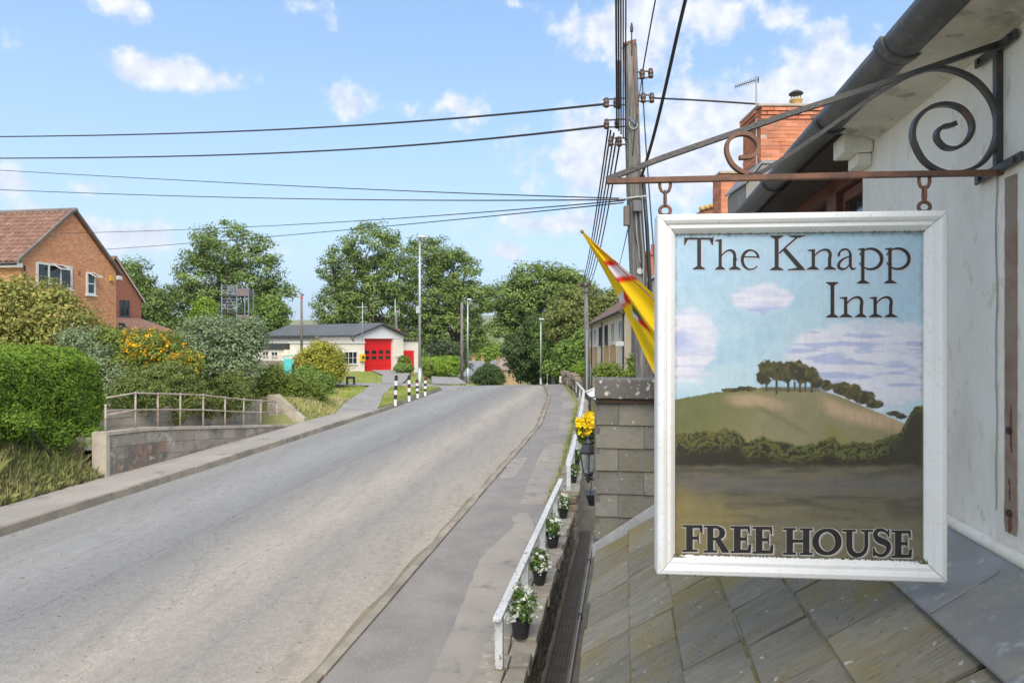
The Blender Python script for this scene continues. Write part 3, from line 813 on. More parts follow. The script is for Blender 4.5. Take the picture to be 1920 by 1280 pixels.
# rusty tube railing
RAILM = pm('rusty_rail_paint', (.44, .40, .35), (.34, .25, .18), 5, .7, spots=(.30, .12, .05), sscale=9, samt=.8, bscale=60, bstr=.3)
rl = thing('tube_railing', LY(-11.97, 16, 1.3), 'rusty two-bar tube railing on the low wall beside the left pavement', 'railing')
pxp = [198, 254, 296, 338, 381, 422, 457, 489, 519]
py_ = []
for p in pxp:
    py_.append(11.97 / (-(p - 960) / 1280 + TA))
pyl = [(y, float(wallz(min(y, 24.3))) ) for y in py_]
tops = []
for i, (y, z) in enumerate(pyl):
    top = [1.92, 2.14, 2.06, 1.98, 1.88, 1.72, 1.58, 1.45, 1.32][i]
    tops.append((y, top))
    MB().tube([LY(-11.97, y, z - .1), LY(-11.97, y, top)], .024, 8).build('post', RAILM, rl, smooth=True)
    for f in (1, .52):
        MB().sphere(LY(-11.97, y, z + (top - z) * f), .036, 8).build('joint', RAILM, rl, smooth=True)
MB().tube([LY(-11.97, 15.75, 2.10)] + [LY(-11.97, y, t) for y, t in tops[1:]], .022, 8).build('top_rail', RAILM, rl, smooth=True)
MB().tube([LY(-11.97, 15.75, 1.70)] + [LY(-11.97, y, z + (t - z) * .52) for (y, z), (_, t) in zip(pyl, tops)][1:], .02, 8).build('middle_rail', RAILM, rl, smooth=True)

# ================================================================== LEFT HOUSES
def brickmat(name, c1, c2, c3, mortar, bw=.22, bh=.075):
    m, N, L, b, out = nmat(name)
    tc = N.new('ShaderNodeNewGeometry')
    sp = N.new('ShaderNodeSeparateXYZ'); L.new(tc.outputs['Position'], sp.inputs[0])
    ad = N.new('ShaderNodeMath'); ad.operation = 'ADD'; L.new(sp.outputs[0], ad.inputs[0]); L.new(sp.outputs[1], ad.inputs[1])
    cb = N.new('ShaderNodeCombineXYZ'); L.new(ad.outputs[0], cb.inputs[0]); L.new(sp.outputs[2], cb.inputs[1])
    br = N.new('ShaderNodeTexBrick'); L.new(cb.outputs[0], br.inputs['Vector'])
    br.inputs['Scale'].default_value = 1; br.inputs['Brick Width'].default_value = bw; br.inputs['Row Height'].default_value = bh
    br.inputs['Mortar Size'].default_value = .006; br.inputs['Mortar Smooth'].default_value = .2; br.inputs['Bias'].default_value = -.1
    br.inputs['Color1'].default_value = (*c1, 1); br.inputs['Color2'].default_value = (*c2, 1); br.inputs['Mortar'].default_value = (*mortar, 1)
    n = noise(N, L, cb.outputs[0], 3.3, 6, .7)
    col = cmix(N, L, mapr(N, L, n, .52, .7, 0, .7), br.outputs['Color'], c3)
    n5 = noise(N, L, cb.outputs[0], 9, 4, .7)
    col = cmix(N, L, mapr(N, L, n5, .42, .66, 0, .6), col, c1)
    L.new(col, b.inputs['Base Color']); b.inputs['Roughness'].default_value = .9
    bump(N, L, b, br.outputs['Fac'], -.5, .01)
    return m
BRICK_O = brickmat('brick_orange', (.52, .155, .05), (.70, .33, .14), (.78, .56, .35), (.72, .62, .48))
BRICK_R = brickmat('brick_red', (.33, .105, .055), (.40, .15, .08), (.3, .12, .08), (.36, .26, .2))
TILE = pm('roof_tile_brown', (.17, .085, .055), (.23, .125, .085), 3, .8, spots=(.36, .30, .25), sscale=5, samt=.35, bscale=60, bstr=.3, rnd=.18)
TILEG = pm('verge_tile_grey', (.20, .165, .15), (.14, .12, .11), 4, .85, bstr=.3, rnd=.12)

def window(parent, fr, x0, x1, z0, z1, y, frame_mat, nx=2, nz=1, out=-1, depth=.07, fw=.055, pane_mat=None, sill=True):
    """window in plane y of a frame; out = direction (sign of y) of the outside"""
    a, b = sorted((y, y + out * depth)); yo = y + out * depth
    fx = MB()
    fx.box(x0, x0 + fw, a, b, z0, z1, fr); fx.box(x1 - fw, x1, a, b, z0, z1, fr)
    fx.box(x0 + fw, x1 - fw, a, b, z0, z0 + fw, fr); fx.box(x0 + fw, x1 - fw, a, b, z1 - fw, z1, fr)
    for i in range(1, nx):
        c = x0 + (x1 - x0) * i / nx; fx.box(c - fw * .4, c + fw * .4, a, b - .002, z0 + fw, z1 - fw, fr)
    for i in range(1, nz):
        c = z0 + (z1 - z0) * i / nz; fx.box(x0 + fw, x1 - fw, a + .002, b - .004, c - fw * .35, c + fw * .35, fr)
    w = fx.build('window', frame_mat, parent)
    ya, yb_ = sorted((y + out * depth * .25, y + out * depth * .4))
    MB().box(x0 + fw * .8, x1 - fw * .8, ya, yb_, z0 + fw * .8, z1 - fw * .8, fr).build('pane', pane_mat or GLASS, w)
    if sill:
        s0, s1 = sorted((y, y + out * (depth + .06)))
        MB().box(x0 - .06, x1 + .06, s0, s1, z0 - .07, z0 - .004, fr).build('sill', frame_mat, w)
    return w

# frame: x along the gable (away from us), y towards the back-left
HF = Frame(LY(-29.2, 33, 0), (SA, CA))
hs = thing('brick_house', LY(-33, 36, 2.4), 'orange brick house with a brown tiled roof above the hedge', 'house')
GW, EZ, RZ, BZ = 6.25, 7.38, 10.2, 2.2
prof = [(0, BZ), (GW, BZ), (GW, EZ), (GW / 2, RZ), (0, EZ)]
MB().prism(HF.w([(x, 0, z) for x, z in prof]), HF.w([(x, 12, z) for x, z in prof])).build('wall', BRICK_O, hs)
# roof: slabs and one tile per piece where they can be told apart
rise = RZ - EZ; run = GW / 2; sl = math.hypot(rise, run)
def roofslab(side, over=.28):
    d = -1 if side == 0 else 1
    ex = -over * d * 0
    p0 = (GW / 2, RZ + .06); p1 = ((-.3 if side == 0 else GW + .3), EZ - .3 * rise / run + .06)
    q = [(p0[0], p0[1]), (p1[0], p1[1]), (p1[0], p1[1] + .05), (p0[0], p0[1] + .05)]
    return MB().prism(HF.w([(x, -.16, z) for x, z in q]), HF.w([(x, 12, z) for x, z in q])).build('roof', TILE, hs)
rf = roofslab(0); rf2 = roofslab(1)
# tiles on the slope that faces us
tw, tl = .33, .36
tv = MB()
cs = np.linspace(0, tw, 7); hh = .03 * np.sin(cs / tw * 2 * math.pi) + .03
top = [(c, 0, h + .028) for c, h in zip(cs, hh)]; bot = [(c, tl + .06, h) for c, h in zip(cs, hh)]
V = np.array(top + bot); V2 = V - np.array([0, 0, .02])
nq = len(cs); Fq = [(i, i + 1, nq + i + 1, nq + i) for i in range(nq - 1)]
Fq += [(2 * nq + i + 1, 2 * nq + i, i, i + 1) for i in range(nq - 1)]
tile_me = rawmesh('roof_tile', np.vstack([V, V2]), Fq, TILE)
slope_dir = np.array([-run / sl, -rise / sl])   # down the near slope in (x, z)
ang = math.atan2(rise, run)
# local axes: tile x -> along ridge (frame y), tile y -> up the slope, tile z -> normal
axx = HF.ay; axy = HF.ax * (run / sl) + np.array([0, 0, rise / sl]); axz = np.cross(axx, axy)
if axz[2] < 0: axx = -axx; axz = np.cross(axx, axy)
Rm = Matrix([[axx[i], axy[i], axz[i]] for i in range(3)]).to_euler()
nrows = int((sl + .32) / tl)
cnt = 0
for r_ in range(nrows + 1):
    for c_ in range(16):
        s = r_ * tl; yb2 = -.1 + c_ * tw
        xx = -.3 + s * run / sl; zz = EZ - .3 * rise / run + .115 + s * rise / sl
        if s > sl + .32 - .15: continue
        p = HF.w([(xx, yb2 + (tw if axx @ HF.ay < 0 else 0), zz)])[0]
        place('roof_tile', tile_me, p, hs if False else rf, rot=Rm); cnt += 1
# verge caps along the gable edge
for sd in (0, 1):
    n = 10
    for i in range(n):
        f0, f1 = i / n, (i + 1) / n - .006
        pts = []
        for f in (f0, f1):
            x = (-.32 + (GW / 2 + .32) * f) if sd == 0 else (GW + .32 - (GW / 2 + .32) * f)
            z = EZ - .3 * rise / run + .05 + (RZ - EZ + .3 * rise / run + .06) * f
            pts.append((x, z))
        A = HF.w([(x, -.2, z) for x, z in pts] + [(x, -.2, z + .17) for x, z in pts[::-1]])
        B = HF.w([(x, -.1 + .02, z) for x, z in pts] + [(x, -.08, z + .17) for x, z in pts[::-1]])
        MB().prism(A, B).build('verge_tile', TILEG, (rf, rf2)[sd], bevel=.015)
MB().tube(HF.w([(GW / 2, y, RZ + .13) for y in (-.22, 6, 12)]), .13, 10).build('ridge_tile', TILEG, rf, smooth=True)
# eaves boards and gutters
MB().box(-.36, -.02, -.12, 12, EZ - .42, EZ - .2, HF).build('eaves_box', WHITE, hs)
MB().box(GW + .02, GW + .34, -.12, 12, EZ - .42, EZ - .2, HF).build('eaves_box', WHITE, hs)
MB().tube(HF.w([(-.42, -.15, EZ - .26), (-.42, 12, EZ - .26)]), .06, 8).build('gutter', BLACKP, hs, smooth=True)
# gable windows
def gx(px): return (29.2 / (TA - (px - 960) / 1280) - 33) / CA
def gzv(px, py): return CAMZ - (py - 640) / 1280 * (33 + gx(px) * CA)
wd = window(hs, HF, gx(67), gx(134), gzv(100, 540), gzv(100, 495), 0, WHITE, nx=3, fw=.1)
window(hs, HF, gx(161), gx(178), gzv(170, 553), gzv(170, 511), 0, WHITE, nx=1, nz=2, fw=.1)
def sash(x0, x1, z1, h, tilt):
    k = MB(); L_ = HF
    y0, z0 = -.08, z1; y1, z_1 = -.08 - h * math.sin(tilt), z1 - h * math.cos(tilt)
    for (a, b) in ((x0, x0 + .05), (x1 - .05, x1)):
        A = HF.w([(a, y0, z0), (b, y0, z0), (b, y1, z_1), (a, y1, z_1)]); k.prism(A, A + np.array([0, 0, .04]))
    for f in (0, .9):
        ya, za = y0 + (y1 - y0) * f, z0 + (z_1 - z0) * f; yb3, zb = y0 + (y1 - y0) * (f + .1), z0 + (z_1 - z0) * (f + .1)
        A = HF.w([(x0 + .05, ya, za), (x1 - .05, ya, za), (x1 - .05, yb3, zb), (x0 + .05, yb3, zb)]); k.prism(A, A + np.array([0, 0, .038]))
    s_ = k.build('open_sash', WHITE, hs)
    A = HF.w([(x0 + .05, y0, z0), (x1 - .05, y0, z0), (x1 - .05, y1, z_1), (x0 + .05, y1, z_1)])
    MB().prism(A + np.array([0, 0, .012]), A + np.array([0, 0, .02])).build('pane', GLASS, s_)
sash(gx(96), gx(116), gzv(100, 496), .55, math.radians(62)); sash(gx(163), gx(177), gzv(170, 513), .5, math.radians(65))
MB().box(gx(204), gx(210), -.14, 0, gzv(207, 527), gzv(207, 517), HF).build('alarm_box', pm('alarm_yellow', (.65, .40, .05), None, 5, .5), hs, bevel=.01)
MB().box(gx(146), gx(151), -.02, 0, gzv(148, 516), gzv(148, 508), HF).build('air_brick', BRICK_R, hs)
MB().tube(HF.w([(.12, -.09, BZ), (.12, -.09, EZ - .3)]), .04, 8).build('downpipe', BLACKP, hs, smooth=True)

H2 = Frame(LY(-32.6, 41.2, 0), (SA, CA))
h2 = thing('red_brick_house', LY(-34, 44, 2.2), 'darker red brick house with a grey window behind the orange brick house', 'house')
pf = [(0, 2), (4.87, 2), (4.87, 6.25), (2.43, 8.72), (0, 6.25)]
MB().prism(H2.w([(x, 0, z) for x, z in pf]), H2.w([(x, 9, z) for x, z in pf])).build('wall', BRICK_R, h2)
for sd in (0, 1):
    x1 = -.25 if sd == 0 else 5.12
    q = [(2.43, 8.75), (x1, 6.0), (x1, 6.12), (2.43, 8.87)]
    MB().prism(H2.w([(x, -.14, z) for x, z in q]), H2.w([(x, 9.2, z) for x, z in q])).build('roof', TILE, h2)
PB = pm('barge_cream', (.6, .55, .46), None, 3, .7)
MB().prism(H2.w([(2.43, -.17, 8.62), (5.1, -.17, 5.92), (5.1, -.17, 6.05), (2.43, -.17, 8.75)]), H2.w([(2.43, -.14, 8.62), (5.1, -.14, 5.92), (5.1, -.14, 6.05), (2.43, -.14, 8.75)])).build('bargeboard', PB, h2)
GREYF = pm('grey_frame', (.07, .075, .085), None, 4, .5)
window(h2, H2, 2.85, 3.68, 5.02, 6.08, 0, GREYF, nx=2)
# low tiled extension with roof lights
ex = thing('low_extension', P(255, 640, 42), 'low brown tiled extension roof with two roof windows below the red brick house', 'extension')
rp = [P(214, 594, 43.5), P(264, 597, 45.5), P(326, 619, 44), P(216, 626, 41)]
MB().prism(np.array(rp) - np.array([0, 0, .12]), rp).build('roof', TILE, ex)
lowp = [p * np.array([1, 1, 0]) + np.array([0, 0, 1.5]) for p in rp]
inn_ = np.mean(rp, 0)
up_ = [p + (inn_ - p) * .04 - np.array([0, 0, .14]) for p in rp]
MB().prism([np.array([a[0], a[1], 1.5]) for a in up_], up_).build('wall', BRICK_R, ex)
for (u0, v0) in ((.08, .42), (.48, .35)):
    bl = lambda u, v: (rp[0] * (1 - u) + rp[1] * u) * (1 - v) + (rp[3] * (1 - u) + rp[2] * u) * v
    q = [bl(u0, v0), bl(u0 + .16, v0), bl(u0 + .16, v0 + .34), bl(u0, v0 + .34)]
    s_ = MB().prism(np.array(q) - np.array([0, 0, .02]), np.array(q) + np.array([0, 0, .06])).build('roof_window', GREYF, ex)
    c_ = np.mean(q, 0); q2 = [c_ + (p - c_) * .78 + np.array([0, 0, .063]) for p in q]
    MB().prism(np.array(q2) - np.array([0, 0, .01]), np.array(q2) + np.array([0, 0, .006])).build('pane', GLASS, s_)

# ================================================================== FIRE STATION
CREAM = pm('cream_render', (.80, .73, .63), (.74, .67, .57), 1.2, .85, stain=(.68, .61, .52), stscale=.8, bscale=30, bstr=.15)
GABLEW = pm('pale_cladding', (.74, .73, .74), (.68, .67, .68), 3, .6, vscale=(1, 1, 1), bstr=.1)
ROOFG = pm('grey_sheet_roof', (.085, .09, .095), (.115, .12, .125), 1.2, .75, bscale=20, bstr=.2)
REDP = pm('red_door_paint', (.72, .012, .015), (.66, .012, .015), 2, .4, bstr=.05)
FASC = pm('dark_fascia', (.03, .032, .036), (.05, .05, .055), 2, .5, bstr=.05)
SF = Frame((-16.7, 73, 0), (.6, .8), (-.8, .6))
fs = thing('fire_station', (-20, 76, 0), 'cream fire station with a big red door and grey gabled roof', 'fire station')
z0 = -.3; ez = 4.12; ap = 5.3
prof = [(0, z0), (7, z0), (7, ez), (3.5, ap), (0, ez)]
rec = [(1.24, z0), (5.4, z0), (5.4, 3.72), (1.24, 3.72)]
hall = MB()
hall.prism(SF.w([(x, .5, z) for x, z in prof]), SF.w([(x, 16.7, z) for x, z in prof]))
hall.box(0, 1.2, 0, .497, z0, 3.95, SF); hall.box(5.44, 7, 0, .497, z0, 3.95, SF)
hall.build('wall', CREAM, fs)
MB().prism(SF.w([(0.0, -.04, 3.72), (7, -.04, 3.72), (7, -.04, ez - .02), (3.5, -.04, ap - .04), (0, -.04, ez - .02)]), SF.w([(0.0, .49, 3.72), (7, .49, 3.72), (7, .49, ez - .02), (3.5, .49, ap - .04), (0, .49, ez - .02)])).build('gable_panel', GABLEW, fs)
for (xa, za, xb, zb) in ((-.4, ez - .12, 3.5, ap + .04), (7.4, ez - .12, 3.5, ap + .04)):
    q = [(xa, za), (xb, zb), (xb, zb + .12), (xa, za + .12)]
    MB().prism(SF.w([(x, -.45, z) for x, z in q]), SF.w([(x, 17, z) for x, z in q])).build('roof', ROOFG, fs)
    MB().prism(SF.w([(x, -.5, z - .1) for x, z in q]), SF.w([(x, -.452, z - .1) for x, z in q])).build('bargeboard', FASC, fs)
MB().box(-.5, -.38, -.4, 17, ez - .26, ez - .1, SF).build('gutter', FASC, fs)
MB().tube(SF.w([(-.45, .35, ez - .2), (-.1, .35, ez - .55), (-.08, .35, 3.3)]), .06, 8).build('downpipe', FASC, fs, smooth=True)
# sectional red door: panels one by one
dr = MB().box(1.22, 5.42, .36, .46, 0, 3.72, SF).build('door', REDP, fs)
ph = 3.66 / 6
for i in range(6):
    MB().box(1.26, 5.38, .31, .357, .08 + i * ph + .012, .08 + (i + 1) * ph - .012, SF).build('door_panel', REDP, dr, bevel=.01)
for i in (2, 3):
    for j in range(4):
        xc = 1.26 + 4.12 * (j + .5) / 4
        MB().box(xc - .33, xc + .33, .295, .309, .08 + i * ph + .12, .08 + (i + 1) * ph - .12, SF).build('door_window', GLASS, dr)
# low flat-roofed block in front and the darker wing behind it
lb = MB()
lb.box(-4, -.01, -1.4, 6, z0, 3.2, SF); lb.build('front_block', CREAM, fs)
MB().box(-4.12, .0, -1.52, 6.1, 3.203, 3.38, SF).build('front_block_coping', pm('coping_white', (.68, .66, .62), None, 2, .7), fs)
# window in the front face (plane y=-1.4), px 645..668
window(fs, SF, -2.75, -1.05, 1.05, 2.35, -1.4, WHITE, nx=3, nz=2, out=-1)
MB().box(-4.6, -1.0, 6.15, 19, z0, 2.55, SF).build('rear_wing', CREAM, fs)
MB().box(-4.8, -.9, 6.12, 19.3, 2.553, 3.18, SF).build('rear_wing_fascia', FASC, fs)
WF = Frame(SF.w([(-4.6, 0, 0)])[0], SF.ay[:2], -SF.ax[:2])    # x along the wing, y outwards
for x in (7.2, 8.9, 12.2, 13.8):
    window(fs, WF, x, x + 1.2, 1.4, 2.3, 0, WHITE, nx=2, nz=2, out=1)
# annex on the right
MB().box(7.02, 10.2, .6, 9, z0, 3.45, SF).build('annex', CREAM, fs)
MB().box(6.9, 10.35, .45, 9.2, 3.453, 3.62, SF).build('annex_roof', FASC, fs)
dr2 = MB().box(7.3, 9.2, .52, .597, -.1, 2.35, SF).build('door', REDP, fs)
for i in range(4): MB().box(7.34, 9.16, .48, .517, -.08 + i * .6, -.08 + i * .6 + .575, SF).build('door_panel', REDP, dr2)
MB().box(6.2, 6.9, .4, .6, ez + .35, ez + .75, SF).build('vent', BRICK_R, fs)
# small dark lettering strip beside the door
TXT = pm('faded_sign_text', (.42, .25, .24), None, 30, .7, bstr=0)
for k, (zz, n) in enumerate(((1.62, 9), (1.42, 7))):
    for i in range(n):
        x = 5.62 + i * .13; MB().box(x, x + .08 + .02 * ((i * 7) % 2), -.006, -.002, zz, zz + .1, SF).build('letter', TXT, fs)
yb_ = thing('defibrillator_cabinet', SF.w([(-.35, -1.5, 1.4)])[0], 'yellow wall cabinet on the station wall left of the red door', 'cabinet')
YEL = pm('yellow_plastic', (.75, .50, .02), None, 6, .4)
MB().box(-.72, -.12, -1.68, -1.41, 1.3, 2.1, SF).build('case', YEL, yb_, bevel=.04)
MB().tube(SF.w([(-.42, -1.70, 1.72), (-.42, -1.675, 1.72)]), .16, 14).build('window', BLACKP, yb_)

def mast(name, label, px, ytop, ybase, Y, r, arms, mat=GALV, cat='antenna', r2=None):
    t = thing(name, P(px, ybase, Y), label, cat)
    MB().tube([P(px, ybase, Y), P(px, ytop, Y)], [r, r2 or r * .8], 8).build('mast', mat, t, smooth=True)
    for a in arms: MB().tube([P(a[0], a[1], Y), P(a[2], a[3], Y)], r * .7, 6).build('arm', mat, t)
    return t
mast('radio_antenna', 'thin cross-shaped radio antenna standing at the left corner of the station gable', 679.5, 566, 640, 72, .05, [(669, 575.5, 689, 575.5)])
mast('radio_antenna', 'twin-rod radio antenna behind the right slope of the station roof', 741, 560, 625, 80, .06, [(741, 584, 749, 584), (748.5, 578, 748.5, 593), (744, 584, 744, 625)])
mast('timber_pole', 'slim dark pole with a red band standing left of the station', 565.5, 549, 665, 66, .14, [(565.5, 553, 570, 553)], WOODP, 'pole', .11)
MB().tube([P(565.5, 560, 66), P(565.5, 557, 66)], .13, 8).build('red_band', REDP, bpy.data.objects['timber_pole'])

# training tower
tt = thing('drill_tower', P(440, 640, 88), 'grey steel drill tower with railed platforms among the trees left of the station', 'tower')
YT = 88
TWM = pm('tower_steel', (.24, .27, .31), (.18, .2, .23), 3, .6, bstr=.1); TWB = pm('tower_brown', (.19, .15, .15), (.15, .12, .12), 3, .8)
zt = lambda y: float(P(0, y, YT)[2]); xt = lambda x: float(P(x, 640, YT)[0])
for x in (416, 444):
    for dy in (0, 1.9):
        MB().tube([(xt(x), YT + dy, -.3), (xt(x), YT + dy, zt(533))], .09, 6).build('post', TWM, tt)
for x in (459, 466):
    for dy in (0, 1.6): MB().tube([(xt(x), YT + dy, -.3), (xt(x), YT + dy, zt(540))], .08, 6).build('post', TWM, tt)
for y in (554.5, 586):
    MB().box(xt(415), xt(459), YT - .1, YT + 2, zt(y + 1.2), zt(y - 1.2), WORLD).build('platform', FASC, tt)
for y in (535, 539, 544, 549, 561, 566, 572, 579):
    for dy in (0, 1.9): MB().tube([(xt(416), YT + dy, zt(y)), (xt(444), YT + dy, zt(y))], .035, 5).build('rail', TWM, tt)
for (a, b, c, d) in ((418, 580, 430, 556), (430, 556, 442, 580), (418, 550, 441, 536), (423, 552, 432, 536)):
    MB().tube([P(a, b, YT), P(c, d, YT)], .04, 5).build('brace', TWM, tt)
MB().box(xt(444.5), xt(466), YT - .15, YT + 1.6, zt(555), zt(542), WORLD).build('panel', TWB, tt)
MB().box(xt(446), xt(467), YT - .1, YT + 1.8, -.3, zt(590), WORLD).build('base_block', TWB, tt)

# ================================================================== STREET FURNITURE
BWB = [pm('bollard_black', (.02, .02, .02), (.035, .03, .03), 9, .5), pm('bollard_white', (.75, .75, .72), (.6, .6, .57), 9, .6), pm('bollard_red', (.13, .03, .02), (.08, .02, .015), 9, .5)]
for i, (px, yt, ybs, lab, red) in enumerate([(741, 705, 756, 'nearest black and white banded bollard on the grass island', 0), (767, 705, 748, 'second black and white banded bollard on the grass island, brown band near its middle', 3),
                                   (783, 713, 742, 'short third bollard right beside the tall lamp post, with a brown top', 1), (797, 708, 738, 'farthest bollard on the grass island, with a broad brown top', 1)]):
    g = ground_hit(px, ybs, .15); Y = g[1]; zb = float(gz(g[0], Y)); zb = max(zb, float(zr(Y)) + .1) + .03
    h = float(P(px, yt, Y)[2]) - zb
    t = thing('bollard', (g[0], Y, zb), lab, 'bollard', 'banded bollards on the grass island')
    nb = 6; lean = (.05, .0, -.03, .02)[i]
    for k in range(nb):
        f0, f1 = k / nb, (k + 1) / nb
        m = BWB[1] if k % 2 == 0 else BWB[0]
        if (red == 1 and k >= nb - 1) or (red == 3 and k == 3): m = BWB[2]
        MB().tube([(g[0] + lean * f0, Y, zb + h * f0 - (.1 if k == 0 else 0)), (g[0] + lean * f1, Y, zb + h * f1)], .075, 12).build('band', m, t, smooth=False)
    MB().lathe((g[0] + lean, Y, zb + h), [(.075, 0), (.06, .03), (.02, .05)], 12).build('cap', BWB[2] if red == 1 else BWB[0], t, smooth=True)

def lamp_post(label, px, yt, Y, r, head, zb=None, mat=GALV, group='street lamp posts', box=None):
    b = P(px, 640, Y); zb = float(gz(b[0], Y)) if zb is None else zb
    t = thing('lamp_post', (b[0], Y, zb), label, 'lamp post', group)
    top = P(px, yt, Y)
    MB().tube([(b[0], Y, zb - .2), (b[0], Y, zb + 1.4)], r * 1.5, 10).build('base', mat, t, smooth=True)
    MB().tube([(b[0], Y, zb + 1.3), tuple(top)], [r, r * .7], 10).build('column', mat, t, smooth=True)
    if head:
        e = top + np.array([head * Y / 1280, -.1, .08])
        MB().tube([top, top + np.array([0, 0, .06]), e], r * .6, 6).build('arm', mat, t)
        MB().box(min(top[0], e[0]) - .05, max(top[0], e[0]) + .25, Y - .25, Y + .1, e[2] - .06, e[2] + .06).build('lantern', pm('lamp_head', (.6, .62, .62), None, 3, .5), t, bevel=.03)
    if box:
        c = P(px - 3, box, Y); MB().box(c[0] - .1, c[0] + .12, Y - .2, Y - .02, c[2] - .2, c[2] + .2).build('bracket_box', mat, t, bevel=.02)
    return t
lamp_post('tall silver lamp post beside the bollards in front of the trees', 787, 447, 38.5, .085, 3, zb=.5, box=581)
lamp_post('slim silver lamp post beside the timber pole near the roadside hedge', 877, 563, 62, .09, 2, zb=-.4)
lamp_post('slim lamp post below the big tree at the brow of the hill', 1014, 600, 60, .07, -2, zb=-1.2)
lamp_post('far thin pole in the tree shade just right of the brow lamp post', 1026, 690, 66, .06, 0, zb=-2, box=694)
mast('timber_pole', 'weathered timber pole just left of the slim silver lamp post', 866, 567, 712, 58, .15, [], WOODP, 'pole', .11)
# low dark timber rail
t = thing('timber_knee_rail', P(657, 720, 46), 'low dark timber knee rail on the verge at the side road', 'rail')
for px in (651, 664): MB().box(P(px, 0, 46)[0] - .07, P(px, 0, 46)[0] + .07, 45.93, 46.07, float(gz(-11, 46)) - .1, float(P(0, 706, 46)[2])).build('post', FASC, t, bevel=.01)
MB().box(P(650, 0, 46)[0], P(666, 0, 46)[0], 45.9, 46.0, float(P(0, 710, 46)[2]), float(P(0, 706, 46)[2]) + .02).build('rail', FASC, t, bevel=.01)
# footpath sign, seen edge on
g = ground_hit(551, 768, .3)
zsg = float(gz(P(551, 0, 29)[0], 29))
t = thing('edge_on_sign', P(551, 770, 29), 'black sign post seen edge on beside the ferny bank', 'sign')
MB().box(P(550, 0, 29)[0] - .035, P(550, 0, 29)[0] + .035, 28.95, 29.02, zsg - .2, float(P(0, 682, 29)[2])).build('post', BLACKP, t)
MB().box(P(551, 0, 29)[0] + .03, P(551, 0, 29)[0] + .09, 28.8, 29.4, float(P(0, 737, 29)[2]), float(P(0, 702, 29)[2])).build('board', pm('sign_back', (.42, .36, .28), None, 4, .6), t, bevel=.01)
# turquoise board with tubular top
TURQ = pm('turquoise_paint', (.10, .52, .50), (.08, .46, .45), 2, .45)
t = thing('turquoise_panel', P(541, 700, 52), 'turquoise panel standing between the ferny bush and the golden bush', 'panel')
x0, x1 = P(532, 0, 52)[0], P(546, 0, 52)[0]
MB().box(x0, x1, 52, 52.12, .3, float(P(0, 672, 52)[2])).build('board', TURQ, t, bevel=.03)
MB().box(x1 + .01, x1 + .16, 52, 52.5, .3, float(P(0, 674, 52)[2])).build('side', TURQ, t, bevel=.03)
MB().tube([P(531, 672, 52.1), P(531, 668, 52.1), P(548, 665, 52.1), P(549, 672, 52.1)], .04, 6).build('handle', TURQ, t)
# trellis topped garden fence behind it
FENCEW = pm('grey_fence_wood', (.26, .23, .20), (.19, .17, .15), 3, .9, vscale=(3, 3, .6), rnd=.12)
t = thing('garden_fence', P(500, 700, 56), 'grey board fence with pale lattice top behind the turquoise panel', 'fence')
LATT = pm('lattice_pale', (.62, .58, .52), None, 4, .7)
xa, xb = P(468, 0, 56)[0], P(562, 0, 56)[0]; n = 26
for i in range(n):
    x = xa + (xb - xa) * i / n
    MB().box(x, x + (xb - xa) / n - .012, 56, 56.03, .1, float(P(0, 676, 56)[2]) + rng.uniform(-.02, .02)).build('board', FENCEW, t)
zl0, zl1 = float(P(0, 676, 56)[2]), float(P(0, 667, 56)[2])
for i in range(34):
    x = xa + (xb - xa) * i / 34; d = zl1 - zl0
    MB().bar([(x, 56.0, zl0), (x + d, 56.0, zl1)], .03, .012, (0, 1, 0)).build('lattice_slat', LATT, t)
    MB().bar([(x + d, 56.02, zl0), (x, 56.02, zl1)], .03, .012, (0, 1, 0)).build('lattice_slat', LATT, t)
MB().box(xa, xb, 55.97, 56.05, zl1, zl1 + .05).build('top_rail', LATT, t)
# white roadside board beyond the brow
t = thing('notice_board', P(1052.5, 722, 58), 'small white notice board with a dark figure at the brow of the hill', 'sign')
c = P(1052.5, 711, 58)
MB().box(c[0] - .16, c[0] + .2, 58, 58.03, c[2] - .27, c[2] + .27).build('board', WHITE, t, bevel=.01)
MB().box(c[0] - .03, c[0] + .1, 57.992, 57.998, c[2] - .16, c[2] + .14).build('printed_mark', BLACKP, t)
for dx in (-.13, .17): MB().box(c[0] + dx - .02, c[0] + dx + .02, 58.035, 58.07, c[2] - 1.2, c[2] + .1).build('post', GALV, t)

